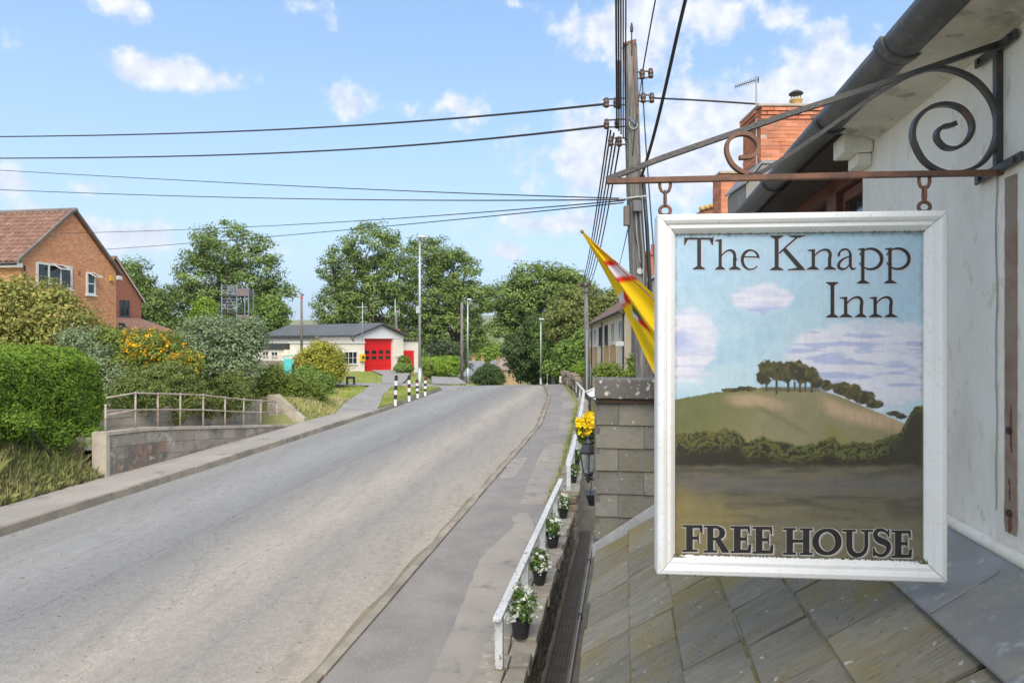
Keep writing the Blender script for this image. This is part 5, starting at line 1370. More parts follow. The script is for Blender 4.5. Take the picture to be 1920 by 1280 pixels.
while y < 13.2:
    d = rng.uniform(.16, .42); ye = min(y + d, 13.25)
    sp = rng.uniform(-1.28, -1.12)
    zt = float(wtop(y)) + rng.uniform(-.015, .015)
    if rng.random() < .3: stone(-1.47, -.965, y, ye - .012, .06, zt, .007, RUB2, lw_)
    else:
        stone(-1.47 + rng.uniform(-.03, .03), sp - .006, y, ye - .012, .06, zt, .007, RUB2, lw_)
        stone(sp + .006, -.965 + rng.uniform(-.02, .02), y, ye - .012, .06, zt + rng.uniform(-.012, .012), .007, RUB2, lw_)
    y = ye
for ci in range(5):
    y = 5.6 + rng.uniform(0, .2); zb = YZ + ci * .115
    while y < 13.2:
        ye = min(y + rng.uniform(.14, .34), 13.25)
        stone(-1.02, -.975 + rng.uniform(-.012, .012), y, ye - .014, zb + .004, zb + .105, .008, RUBD, lw_, .01)
        y = ye
# higher second length of wall
hw_ = thing('stepped_stone_wall', LY(-1.3, 20, -.4), 'higher stepped stone wall carrying the farther white railing', 'wall')
W2Y = [12.95, 17, 24.5, 32, 38.6]
w2l = lambda Y: float(np.interp(Y, W2Y, [-1.07, -1.2, -1.55, -1.93, -2.75]))
for a, b_ in zip(W2Y[:-1], W2Y[1:]):
    A = [LY(w2l(a) - .2, a, -.5), LY(w2l(a) + .14, a, -.5), LY(w2l(a) + .14, a, .48), LY(w2l(a) - .2, a, .48)]
    B = [LY(w2l(b_) - .2, b_, -.5), LY(w2l(b_) + .14, b_, -.5), LY(w2l(b_) + .14, b_, .48), LY(w2l(b_) - .2, b_, .48)]
    MB().prism(A, B).build('wall_core', RUBD, hw_)
y = 12.92
while y < 34:
    ye = y + rng.uniform(.25, .5); l = w2l(y)
    stone(l - .24, l + .19, y, ye - .015, .46, .58 + rng.uniform(-.02, .02), .012, RUB2, hw_); y = ye
for ci in range(7):           # end face towards us and the side above the yard
    l = -1.27
    while l < -.9:
        le = min(l + rng.uniform(.12, .25), -.9); stone(l, le - .012, 12.86, 12.96, -.5 + ci * .14, -.5 + ci * .14 + .128, .008, RUB, hw_, .012); l = le
    y = 12.97
    while y < 19:
        ye = y + rng.uniform(.2, .4); stone(w2l(y) + .12, w2l(y) + .17, y, ye - .015, -.5 + ci * .14, -.5 + ci * .14 + .128, .008, RUB, hw_, .012); y = ye

# peeling white timber railing
PEEL = pm('peeling_white_paint', (.68, .68, .66), (.54, .54, .52), 3, .6, spots=(.20, .19, .16), sscale=20, samt=.9, stain=(.5, .49, .45), stscale=4, vscale=(1.6, .6, 1.6), bscale=30, bstr=.4)
MOSS = pm('mossy_wood', (.20, .18, .06), (.12, .11, .05), 8, .9)
r1 = thing('white_railing', LY(-1.23, 9, .15), 'near peeling white timber railing along the low stone wall', 'railing')
posts = [6.73, 8.5, 10.3, 12.15, 13.1]
for i, y in enumerate(posts):
    l = -1.24; zt = float(wtop(y)) + .50
    fr = Frame(LY(l, y), (CA, -SA))
    MB().box(-.04, .04, -.035, .035, .1, zt, fr).build('post', PEEL, r1, bevel=.006)
    MB().box(-.043, .043, -.038, .038, .14, .19, fr).build('mossy_foot', MOSS, r1, bevel=.004)
zt0 = float(wtop(6.6)) + .5
A = [LY(-1.285, 6.62, zt0), LY(-1.197, 6.62, zt0), LY(-1.197, 6.62, zt0 + .045), LY(-1.285, 6.62, zt0 + .045)]
B = [p + (LY(0, 13.25, .028) - LY(0, 6.62, 0)) for p in A]
MB().prism(A, B).build('handrail', PEEL, r1, bevel=.008)
r2_ = thing('white_railing', LY(-1.3, 20, .6), 'farther white timber railing on the stepped wall, curving away', 'railing')
ry2 = [12.98, 14.8, 16.9, 19, 21.5, 24.5, 28, 32, 35.3, 38.6]
for y in ry2:
    fr = Frame(LY(w2l(y), y), (CA, -SA)); MB().box(-.04, .04, -.035, .035, .5, 1.06, fr).build('post', PEEL, r2_, bevel=.005)
for a, b_ in zip(ry2[:-1], ry2[1:]):
    A = [LY(w2l(a) - .05, a, 1.06), LY(w2l(a) + .05, a, 1.06), LY(w2l(a) + .05, a, 1.12), LY(w2l(a) - .05, a, 1.12)]
    B = [LY(w2l(b_) - .05, b_ - .003, 1.06), LY(w2l(b_) + .05, b_ - .003, 1.06), LY(w2l(b_) + .05, b_ - .003, 1.12), LY(w2l(b_) - .05, b_ - .003, 1.12)]
    MB().prism(A, B).build('handrail', PEEL, r2_)

# pots of white flowers on the wall
LM_POT = leafmat('leaf_potplant', (.05, .12, .02), (.17, .30, .05))
for i, (l, Y, zb, s, lab) in enumerate([(-1.135, 7.43, None, 1.06, 'black pot of white flowers nearest the end of the railing'), (-1.13, 9.04, None, .92, 'second black pot of white flowers along the low wall'),
                                  (-1.13, 10.65, None, 1.0, 'third black pot of white flowers along the low wall'), (-1.12, 12.4, None, .84, 'fourth black pot of white flowers, just before the wall steps up'),
                                  (-1.03, 13.6, .6, .75, 'black pot of white flowers first on the higher wall'), (-1.1, 15.4, .6, .75, 'small pot of white flowers beside the lantern on the higher wall')]):
    z = float(wtop(Y)) + .012 if zb is None else zb
    c = LY(l, Y, z)
    t = thing('flower_pot', c, lab, 'flower pot', 'pots of white flowers on the stone wall')
    MB().lathe(c, [(.075 * s, 0), (.105 * s, .17 * s), (.118 * s, .172 * s), (.118 * s, .20 * s), (.10 * s, .2 * s), (.095 * s, .17 * s)], 18).build('pot', BLACKP, t, smooth=False)
    r = np.random.default_rng(100 + i)
    blob = [(c + np.array([0, 0, .30 * s]), (.165 * s, .165 * s, .13 * s)), (c + np.array([.01, 0, .40 * s]), (.12 * s, .12 * s, .10 * s))]
    cc, dd = clumps(blob, 60, r, .3); L, nr, ti = crown_leaves(cc, dd, 26, .06 * s, r)
    leaf_object('foliage', L, nr, .035 * s, LM_POT, t, tint=ti, seed=i)
    k = 38 if i < 4 else 24
    fc = clumps(blob, k, r, .9)[0]; Q = np.repeat(fc, 7, 0) + r.normal(0, .016 * s, (k * 7, 3)); nn = r.normal(size=Q.shape); nn[:, 2] += .7; nn[:, 1] -= .5
    leaf_object('flowers', Q, nn, .042 * s, FL_WHT, t, tint=r.random(len(Q)), seed=i + 9, aspect=.9)

# drain grates, pipe and kerb in the yard
GRATE = pm('drain_iron', (.10, .085, .075), (.07, .06, .055), 8, .6, spots=(.2, .12, .07), sscale=20, samt=.5)
dg = thing('drain_channel', LY(-.8, 9, YZ), 'rusty iron drain grating running along the yard', 'drain')
MB().prism([LY(-.92, 4, YZ - .08), LY(-.7, 4, YZ - .08), LY(-.7, 4, YZ + .004), LY(-.92, 4, YZ + .004)], [LY(-.92, 14, YZ - .08), LY(-.7, 14, YZ - .08), LY(-.7, 14, YZ + .004), LY(-.92, 14, YZ + .004)]).build('channel', pm('drain_dark', (.02, .018, .016), None, 4, .9), dg)
y = 6.0
gm = None
while y < 13.8:
    mb = MB(); ye = y + .98
    fr = Frame(LY(-.81, y), (CA, -SA))
    for k in range(6): mb.box(-.108 + k * .043, -.108 + k * .043 + .014, 0, 1.0, YZ + .008, YZ + .028, fr)
    for k in range(26): mb.box(-.108, .121, k * .04, k * .04 + .012, YZ + .006, YZ + .022, fr)
    mb.build('grating', GRATE, dg); y = ye + .02
pipe = thing('pipe_run', LY(-.6, 9, YZ), 'thin pale pipe running beside the drain grating', 'pipe')
MB().tube([LY(-.63, yy, YZ + .06) for yy in np.arange(5, 14, .5)], .013, 8).build('pipe', GALV, pipe, smooth=True)
for yy in (7.2, 9.6, 12): MB().box(-.03, .03, -.02, .02, YZ, YZ + .085, Frame(LY(-.63, yy), (CA, -SA))).build('clip', DARKM, pipe)

# ================================================================== THE INN
INNW = pm('inn_white_render', (.82, .79, .72), (.76, .72, .64), 1.6, .85, stain=(.64, .59, .49), stscale=2.0, spots=(.48, .42, .31), sscale=21, samt=.4, vscale=(1, 1, .55), bscale=11, bstr=.6, bdist=.02)
INNG = pm('old_grey_render', (.27, .26, .235), (.20, .19, .17), 2, .9, stain=(.36, .35, .31), stscale=2, bscale=20, bstr=.5)
BROWNW = pm('brown_window_wood', (.17, .065, .045), (.13, .05, .035), 4, .5, vscale=(3, 3, .6), bstr=.2)
GUTM = pm('lead_grey_gutter', (.10, .10, .10), (.065, .065, .07), 3, .5, stain=(.17, .165, .155), stscale=3, spots=(.22, .22, .2), sscale=30, samt=.3, bscale=60, bstr=.25)
S = STREET
def sl_(l, Y): return (l * CA, l * SA + Y / CA)          # (lateral, along) from (l, Y)
inn = thing('inn', S.w([(2.5, 3, -.5)])[0], 'white rendered inn on the right with dark gutter and brown window frames', 'inn')
WX = 1.20
# near wall with thickness; window bay further along; rear body
MB().box(WX, WX + .5, -4, 3.74, 1.0, 4.42, S).build('wall', INNW, inn)
MB().box(WX + .28, WX + .6, 3.743, 10.5, -.5, 3.62, S).build('wall', INNG, inn)
MB().box(WX + .62, 7, -4, 10.5, -.5, 4.4, S).build('wall', INNG, inn)
MB().box(WX - .14, WX - .002, 3.58, 3.75, 4.33, 4.423, S).build('corbel', INNW, inn, bevel=.006)
MB().box(WX - .07, WX - .002, 3.6, 3.745, 4.27, 4.327, S).build('corbel', INNW, inn, bevel=.006)
# cove under the eaves (rounded plaster)
cv = []
for q in np.linspace(0, math.pi / 2, 7): cv.append((WX - .16 + .16 * math.sin(q) * 1.0, 4.22 + .2 * (1 - math.cos(q)) ** 1.0))
cvp = [(WX - .002, 4.375), (WX - .012, 4.385), (WX - .05, 4.40), (WX - .12, 4.41), (WX - .18, 4.424), (WX - .002, 4.424)]
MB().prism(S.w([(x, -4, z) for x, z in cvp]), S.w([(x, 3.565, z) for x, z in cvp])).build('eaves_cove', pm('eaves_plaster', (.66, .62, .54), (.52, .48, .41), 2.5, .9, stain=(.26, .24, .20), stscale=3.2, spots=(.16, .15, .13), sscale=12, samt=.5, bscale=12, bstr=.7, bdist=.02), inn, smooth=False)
# soffit boards and roof
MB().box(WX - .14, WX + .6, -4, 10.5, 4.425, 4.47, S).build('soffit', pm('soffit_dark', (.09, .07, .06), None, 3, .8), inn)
q = [(WX - .2, 4.475), (WX - .2, 4.53), (4.6, 7.35), (4.6, 7.28)]
MB().prism(S.w([(x, -4, z) for x, z in q]), S.w([(x, 10.5, z) for x, z in q])).build('roof', SLATEB, inn)
q = [(4.6, 7.28), (4.6, 7.35), (8.2, 4.53), (8.2, 4.475)]
MB().prism(S.w([(x, -4, z) for x, z in q]), S.w([(x, 10.5, z) for x, z in q])).build('roof', SLATEB, inn)
# half round gutter, unions and brackets
gx0, gz0, gr = .985, 4.485, .075
gt = MB(); ang_ = np.linspace(math.pi, 2 * math.pi, 12)
ring = [(gx0 + gr * math.cos(a), gz0 + gr * math.sin(a)) for a in ang_] + [(gx0 + (gr - .006) * math.cos(a), gz0 + (gr - .006) * math.sin(a)) for a in ang_[::-1]]
gt.prism(S.w([(x, -4, z) for x, z in ring]), S.w([(x, 10.4, z) for x, z in ring]))
gut = gt.build('gutter', GUTM, inn, smooth=True)
for yy in (2.62, 5.9):
    for k, dy in enumerate((0, .06)):
        rg = [(gx0 + (gr + .012 - .004 * k) * math.cos(a), gz0 + .004 + (gr + .012 - .004 * k) * math.sin(a)) for a in ang_] + [(gx0 + gr * math.cos(a), gz0 + .004 + gr * math.sin(a)) for a in ang_[::-1]]
        MB().prism(S.w([(x, yy + dy, z) for x, z in rg]), S.w([(x, yy + dy + (.05 if k == 0 else .025), z) for x, z in rg])).build('gutter_union', GUTM, gut, smooth=True)
for yy in (3.5, 4.8, 7.2):
    MB().bar(S.w([(gx0 + (gr + .01) * math.cos(a), yy, gz0 + (gr + .01) * math.sin(a)) for a in ang_] + [(WX + .2, yy, gz0 - .01)]), .008, .03, S.ay).build('gutter_bracket', DARKM, gut)
# window under the eaves beyond the wall end
for (a, b_) in ((3.75, 3.86), (4.55, 4.75), (5.75, 5.9)):
    MB().box(WX + .1, WX + .24, a, b_, 3.66, 4.42, S).build('window_post', BROWNW, inn, bevel=.006)
MB().box(WX + .08, WX + .26, 3.745, 5.9, 3.6, 3.66, S).build('window_sill', BROWNW, inn)
MB().box(WX + .1, WX + .24, 3.745, 5.9, 4.33, 4.42, S).build('window_head', BROWNW, inn)
wf = MB(); wf.box(WX + .14, WX + .2, 3.87, 4.54, 3.67, 3.73, S); wf.box(WX + .14, WX + .2, 3.87, 4.54, 4.26, 4.32, S); wf.box(WX + .14, WX + .2, 3.87, 3.92, 3.731, 4.259, S); wf.box(WX + .14, WX + .2, 4.49, 4.54, 3.731, 4.259, S)
w_ = wf.build('window', BROWNW, inn)
MB().box(WX + .165, WX + .175, 3.92, 4.49, 3.73, 4.26, S).build('pane', GLASS, w_)
MB().box(WX + .16, WX + .175, 4.76, 5.74, 3.67, 4.32, S).build('pane', GLASS, w_)
MB().box(WX + .1, WX + .24, 5.91, 6.3, 3.0, 4.42, S).build('reveal', INNG, inn)
MB().box(WX + .12, WX + .24, 6.301, 10, 3.0, 4.42, S).build('wall', INNW, inn)
# bare vertical strip left on the wall
SCAR = pm('bare_plaster_strip', (.33, .25, .19), (.27, .20, .15), 3, .9, stain=(.22, .12, .08), stscale=5, bscale=50, bstr=.5)
def wpx(px, py):              # point on the near wall plane under a pixel
    u = (px - 960) / 1280; Y = (WX / CA) / (u - TA); return Y, CAMZ - (py - 640) / 1280 * Y
Ya, Yb2 = wpx(1886, 0)[0], wpx(1908, 0)[0]
sA, sB = sl_(WX / CA, Yb2)[1], sl_(WX / CA, Ya)[1]
zs0, zs1 = wpx(1897, 1000)[1], wpx(1897, 330)[1]
zz5 = np.linspace(zs0, zs1, 46); lft = sA + rng.normal(0, .0009, 46) ; rgt = sB + rng.normal(0, .0009, 46)
lft[:5] -= np.array([-.003, .001, .003, .002, .001]); rgt[:5] += np.array([-.004, .001, .004, .002, 0])
ring5 = [(WX - .004, y, z) for y, z in zip(lft, zz5)] + [(WX - .004, y, z) for y, z in zip(rgt[::-1], zz5[::-1])]
MB().prism(S.w(ring5), S.w([(WX + .01, p[1], p[2]) for p in ring5])).build('bare_strip', SCAR, inn)
RUSTM = pm('rust_patch', (.20, .085, .05), (.12, .06, .045), 18, .95, spots=(.5, .38, .32), sscale=40, samt=.7, bscale=60, bstr=.7)
def blotch(yc, zc_, ry, rz_, mat, off):
    q = np.linspace(0, 2 * math.pi, 18, endpoint=False); k = 1 + rng.normal(0, .22, 18)
    ring = [(WX - off, yc + ry * kk * math.cos(t_), zc_ + rz_ * kk * math.sin(t_)) for t_, kk in zip(q, k)]
    MB().prism(S.w(ring), S.w([(WX + .004, p[1], p[2]) for p in ring])).build('rust_patch', mat, inn)
blotch((sA + sB) / 2, zs0 + .03, .009, .028, RUSTM, .007); blotch((sA + sB) / 2 - .004, zs0 + .33, .006, .07, RUSTM, .006); blotch((sA + sB) / 2 + .004, zs0 + .14, .005, .03, RUSTM, .006)
crk = [(WX - .0035, sB + .05 + .004 * math.sin(i * .7) + rng.normal(0, .0015), 2.85 + i * .045) for i in range(32)]
MB().tube(S.w(crk), .0022, 4).build('crack', pm('crack_dark', (.36, .33, .27), None, 8, .9), inn)
for z_ in (3.12, 2.86): MB().tube(S.w([(WX - .012, (sA + sB) / 2, z_), (WX + .02, (sA + sB) / 2, z_)]), .012, 8).build('bolt_hole', pm('rust_hole', (.07, .04, .03), None, 6, .9), inn)
# lead flashing and moulding where the porch roof meets the wall
LEAD = pm('lead_sheet', (.255, .258, .258), (.165, .17, .175), 3.5, .55, stain=(.33, .32, .25), stscale=3.5, spots=(.46, .47, .47), sscale=16, samt=.5, bscale=22, bstr=.5, bdist=.012)

# ---- slate porch roof
T_ = .69 / CA
roofz = lambda x: 1.823 + .69 * (x / CA)
porch = thing('slate_porch_roof', S.w([(.4, 3, 1.5)])[0], 'lean-to porch roof of large mossy slates below the inn sign', 'roof')
S0, S1 = -1.2, 5.62
q = [(-.24, roofz(-.24) - .05), (WX - .004, roofz(WX) - .05), (WX - .004, roofz(WX) - .12), (-.24, roofz(-.24) - .12)]
MB().prism(S.w([(x, S0, z) for x, z in q]), S.w([(x, S1, z) for x, z in q])).build('boarding', pm('dark_boards', (.05, .045, .04), None, 3, .9), porch)
MB().box(-.16, .05, S0, S1, -.5, roofz(-.16) - .14, S).build('front_wall', INNG, porch)
def slatemat(name, base, alt, moss):
    m, N, L, b, out = nmat(name)
    oi = N.new('ShaderNodeObjectInfo')
    v = gvec(N, L)
    off = N.new('ShaderNodeVectorMath'); off.operation = 'MULTIPLY_ADD'
    L.new(oi.outputs['Random'], off.inputs[1]) if False else None
    ad = N.new('ShaderNodeVectorMath'); ad.operation = 'ADD'
    sc2 = N.new('ShaderNodeVectorMath'); sc2.operation = 'SCALE'; sc2.inputs[0].default_value = (13, 7, 5); L.new(oi.outputs['Random'], sc2.inputs['Scale'])
    L.new(v, ad.inputs[0]); L.new(sc2.outputs[0], ad.inputs[1])
    # cleft grain runs up the slope
    mp = N.new('ShaderNodeMapping'); mp.inputs['Rotation'].default_value = (0, .55, math.radians(-9)); mp.inputs['Scale'].default_value = (2.2, 9, 2.2); L.new(ad.outputs[0], mp.inputs['Vector'])
    n1 = noise(N, L, mp.outputs[0], 2.2, 8, .68)
    col = cmix(N, L, mapr(N, L, n1, .3, .7), base, alt)
    col = cmix(N, L, mapr(N, L, noise(N, L, v, 2.4, 7, .7), .47, .62, 0, .8), col, moss)
    col = cmix(N, L, mapr(N, L, noise(N, L, mp.outputs[0], 7, 3, .5), .68, .74, 0, .6), col, (.42, .41, .38))
    col = cmix(N, L, mapr(N, L, noise(N, L, v, 38, 3, .6), .62, .70, 0, .6), col, (.09, .08, .06))
    col = cmix(N, L, mapr(N, L, noise(N, L, v, 21, 2, .5), .70, .73, 0, .8), col, (.5, .49, .44))
    hs_ = N.new('ShaderNodeHueSaturation'); L.new(col, hs_.inputs['Color']); L.new(mapr(N, L, oi.outputs['Random'], 0, 1, .84, 1.12), hs_.inputs['Value'])
    L.new(hs_.outputs[0], b.inputs['Base Color']); b.inputs['Roughness'].default_value = .7
    b.inputs['Specular IOR Level'].default_value = .15
    n9 = noise(N, L, v, 45, 6, .7)
    mxh = N.new('ShaderNodeMath'); mxh.operation = 'MULTIPLY_ADD'; L.new(n9, mxh.inputs[0]); mxh.inputs[1].default_value = .5; L.new(n1, mxh.inputs[2])
    bump(N, L, b, mxh.outputs[0], .9, .016)
    return m
SLATE = slatemat('porch_slate', (.30, .268, .205), (.19, .172, .138), (.255, .205, .085))
SLATE_V = slatemat('hung_slate', (.25, .236, .21), (.16, .152, .138), (.22, .20, .14))
MOSSJ = pm('mossy_joint', (.22, .18, .05), (.14, .12, .04), 20, .95, bstr=.5)
rowsx = [-.235, .027, .245, .478, .705, .965]        # lower edges of the courses (lateral) and the lead edge
nrm_r = np.array([-T_, 0, 1]) / math.hypot(T_, 1); 
for i in range(5):
    xa, xb = rowsx[i], rowsx[i + 1] + .05
    y = S0 + rng.uniform(0, .25)
    while y < S1 - .02:
        wd_ = rng.uniform(.32, .5) * (1.1 if i > 2 else .92); ye = min(y + wd_, S1)
        if S1 - ye < .12: ye = S1
        dz = rng.uniform(-.003, .004); th = .014
        lo_ = .034 + dz; hi_ = .008 + dz
        skew = rng.normal(0, .008)
        A = [(xa + rng.normal(0, .004), y + .007, roofz(xa) + lo_), (xa + rng.normal(0, .006), ye - .007, roofz(xa) + lo_), (xb, ye - .007 + skew, roofz(xb) + hi_), (xb, y + .007 + skew, roofz(xb) + hi_)]
        if i == 4: A = [(a[0], a[1], a[2]) for a in A]
        W = S.w(A); Dn = W - np.array([0, 0, .014])
        MB().prism(Dn, W).build('slate', SLATE, porch)
        y = ye
    if i > 0:
        yy = S0 + rng.uniform(0, .3)
        while yy < S1 - .1:
            ln = rng.uniform(.12, .6); y2 = min(yy + ln, S1); w_m = rng.uniform(.004, .010); zo = roofz(xa) + .007
            MB().prism(S.w([(xa - w_m, yy, zo), (xa + .004, yy, zo), (xa + .004, yy, zo + .006), (xa - w_m, yy, zo + .005)]), S.w([(xa - w_m, y2, zo), (xa + .004, y2, zo), (xa + .004, y2, zo + .006), (xa - w_m, y2, zo + .005)])).build('moss_line', MOSSJ, porch)
            yy = y2 + rng.uniform(.05, .4)
# lead apron: slope, upstand and half-round mould
xe = .955
ap_ = [(xe, roofz(xe) + .046), (WX - .05, roofz(WX - .05) + .05), (WX - .012, roofz(WX) + .075), (WX - .006, 2.72), (WX - .002, 2.72), (WX - .002, roofz(WX) + .0), (WX - .05, roofz(WX - .05) + .03), (xe, roofz(xe) + .038)]
MB().prism(S.w([(x, S0, z) for x, z in ap_]), S.w([(x, 3.7, z) for x, z in ap_])).build('lead_apron', LEAD, porch)
MB().prism(S.w([(x, 3.705, z) for x, z in ap_]), S.w([(x, S1, z) for x, z in ap_])).build('lead_apron', LEAD, porch)
for ys5 in (1.55, 2.35, 3.1):
    q5 = [(xe - .004, roofz(xe) + .044), (WX - .05, roofz(WX - .05) + .049), (WX - .05, roofz(WX - .05) + .058), (xe - .004, roofz(xe) + .053)]
    MB().prism(S.w([(x, ys5, z) for x, z in q5]), S.w([(x, ys5 + .02, z) for x, z in q5])).build('lead_seam', LEAD, porch, bevel=.002)
MB().tube(S.w([(WX - .012, y, 2.735) for y in np.arange(S0, 3.75, .3)]), .021, 10).build('moulding', INNW, porch, smooth=True)

# ---- slate-hung wall at the end of the porch
hang = thing('slate_hung_wall', S.w([(.2, 5.7, 1.5)])[0], 'slate-hung parapet wall with lichen-spotted stone coping behind the sign', 'wall')
HX0, HX1 = -.235, .95
hyf = S1 + .03
MB().box(HX0 + .03, HX1, hyf + .03, hyf + .32, -.4, 2.90, S).build('wall_core', INNG, hang)
COP = pm('lichen_coping', (.145, .135, .12), (.11, .10, .09), 5, .9, spots=(.62, .60, .54), sscale=24, samt=.9, bscale=40, bstr=.4)
MB().box(HX0 - .01, HX1 + .02, hyf - .05, hyf + .36, 2.935, 3.09, S).build('coping', COP, hang, bevel=.008)
MB().box(HX0 + .0, HX1, hyf - .02, hyf + .3, 2.90, 2.934, S).build('mortar_bed', pm('mossy_mortar', (.10, .045, .02), (.06, .05, .035), 12, .95, bstr=.6), hang)
zrow = 2.905; k = 0
while zrow > 1.45:
    zb = zrow - .188; x = HX0 + (-.002 * k)
    first = True
    while x < HX1 - .02:
        wd_ = (.185 if (k % 2 == 0) else .39) if first else rng.uniform(.3, .42); first = False
        xe2 = min(x + wd_, HX1); j = rng.normal(0, .003, 4); tl_ = rng.uniform(-.002, .004)
        A = [(x + .002, hyf + .0 + tl_, zb + j[0]), (xe2 - .003, hyf + tl_, zb + j[1]), (xe2 - .003, hyf + .020, zrow + .02), (x + .002, hyf + .020, zrow + .02)]
        W = S.w(A); MB().prism(W, W + S.ay * .012).build('slate', SLATE_V, hang)
        x = xe2
    zrow = zb; k += 1
MB().box(HX0 - .014, HX0 + .03, hyf + .012, hyf + .31, 1.2, 2.9, S).build('corner_board', COP, hang)
# painted flashing along the junction
fl = [(HX0 - .03, roofz(HX0 - .03) + .045), (HX1, roofz(HX1) + .045), (HX1, roofz(HX1) + .10), (HX0 - .03, roofz(HX0 - .03) + .10)]
PFL = pm('painted_flashing', (.30, .30, .29), (.18, .18, .175), 5, .6, spots=(.2, .18, .15), sscale=20, samt=.6, bscale=30, bstr=.4)
MB().prism(S.w([(x, hyf - .06, z - .045) for x, z in fl[:2]] + [(x, hyf - .012, z) for x, z in fl[2:]]), S.w([(x, hyf - .05, z - .06) for x, z in fl[:2]] + [(x, hyf - .004, z) for x, z in fl[2:]])).build('flashing', PFL, hang, bevel=.004)

# ---- wall lantern and hanging basket on the front beyond
lt = thing('wall_lantern', P(1103, 880, 7.3), 'black six-sided wall lantern with clear panes below the yellow flowers', 'lantern')
c = P(1103, 0, 7.3); zl = lambda y: float(P(0, y, 7.3)[2])
c2 = lambda z: np.array([c[0], 7.3, z])
IRON = pm('lantern_black', (.025, .025, .028), (.04, .04, .045), 6, .45)
hexr = lambda r, z, n=6: [c2(z) + np.array([r * math.cos(a + .5), r * math.sin(a + .5), 0]) for a in np.arange(n) * 2 * math.pi / n]
MB().prism(hexr(.10, zl(846)), hexr(.055, zl(831))).build('roof', IRON, lt)
MB().lathe(c2(zl(831)), [(.055, 0), (.05, .02), (.02, .035), (.012, .06), (.02, .07), (.004, .09)], 12).build('finial', IRON, lt, smooth=True)
MB().prism(hexr(.105, zl(847) - .012), hexr(.105, zl(847))).build('rim', IRON, lt)
MB().prism(hexr(.062, zl(885) - .015), hexr(.062, zl(885))).build('base', IRON, lt)
m, N, L, b, out = nmat('lantern_glass'); b.inputs['Base Color'].default_value = (.8, .85, .85, 1); b.inputs['Roughness'].default_value = .05; b.inputs['Transmission Weight'].default_value = .9; b.inputs['IOR'].default_value = 1.1
LGL = m
A, B = hexr(.06, zl(885)), hexr(.098, zl(847) - .014)
for i in range(6):
    j = (i + 1) % 6; cen = (A[i] + A[j]) / 2 - c2(A[i][2]); cen /= np.linalg.norm(cen)
    q = np.array([A[i], A[j], B[j], B[i]]); MB().prism(q, q - cen * .003).build('pane', LGL, lt)
    MB().tube([A[i] * 1.0, B[i]], .006, 6).build('glazing_bar', IRON, lt)
MB().tube([c2(zl(885)), c2(zl(850))], .012, 8).build('lamp_stem', IRON, lt); 
MB().lathe(c2(zl(885) - .015), [(.03, 0), (.045, -.02), (.02, -.04), (.035, -.055), (.006, -.1)][::-1], 12).build('stem', IRON, lt, smooth=True)
MB().tube([c2(zl(885) - .06), c2(zl(885) - .10) + np.array([.12, .02, 0]), c2(zl(885) - .05) + np.array([.24, .05, 0])], .012, 8).build('wall_arm', IRON, lt, smooth=True)
hb = thing('hanging_basket', P(1106, 815, 8.2), 'hanging basket of yellow flowers above the lantern', 'hanging basket')
r = np.random.default_rng(140)
bl_ = [wb(1106, 812, 8.2, 22, 24), wb(1100, 800, 8.2, 18, 16)]
cc, dd = clumps(bl_, 120, r, .3); L_, nr, ti = crown_leaves(cc, dd, 30, .06, r); leaf_object('foliage', L_, nr, .04, LM_POT, hb, tint=ti, seed=141)
fc = clumps([wb(1102, 794, 8.15, 20, 20), wb(1098, 800, 8.1, 16, 18)], 90, r, .7)[0]; fc = fc[fc[:, 1] < 8.25]
Q = np.repeat(fc, 8, 0) + r.normal(0, .014, (len(fc) * 8, 3)); nn = r.normal(size=Q.shape); nn[:, 1] -= .8; nn[:, 2] += .5
leaf_object('flowers', Q, nn, .045, FL_YEL, hb, tint=r.random(len(Q)), seed=142, aspect=.9)
MB().lathe(P(1106, 832, 8.2), [(.03, -.02), (.1, .04), (.14, .12)], 14).build('basket', DARKM, hb)
for a in (0, 2.1, 4.2): MB().tube([P(1106, 820, 8.2) + np.array([.13 * math.cos(a), .13 * math.sin(a), 0]), P(1108, 745, 8.2)], .003, 4).build('chain', DARKM, hb)
MB().tube([P(1108, 745, 8.2), P(1135, 742, 8.2), P(1160, 760, 8.2)], .01, 6).build('bracket', DARKM, hb)
fw = thing('front_range', S.w([(.6, 9, -.5)])[0], 'low front range of the inn behind the slate-hung wall', 'building')
MB().box(-.14, 1.4, hyf + .4, 10.2, -.5, 2.55, S).build('wall', INNG, fw)
MB().box(-.2, 1.42, hyf + .36, 10.3, 2.553, 2.62, S).build('flat_roof', LEAD, fw)
# small trough bracket hanging lower on the same front
wp = thing('wall_planter', P(1110, 935, 8.6), 'small dark wall trough below the lantern', 'planter')
c = P(1110, 935, 8.6); MB().prism([c + np.array(v) for v in ((-.05, -.12, -.06), (.06, -.12, -.06), (.06, .12, -.06), (-.05, .12, -.06))], [c + np.array(v) for v in ((-.09, -.15, .08), (.06, -.15, .08), (.06, .15, .08), (-.09, .15, .08))]).build('trough', BLACKP, wp, bevel=.006)
MB().tube([c + np.array([-.02, 0, .08]), c + np.array([.03, 0, .5])], .006, 5).build('hanger', DARKM, wp)

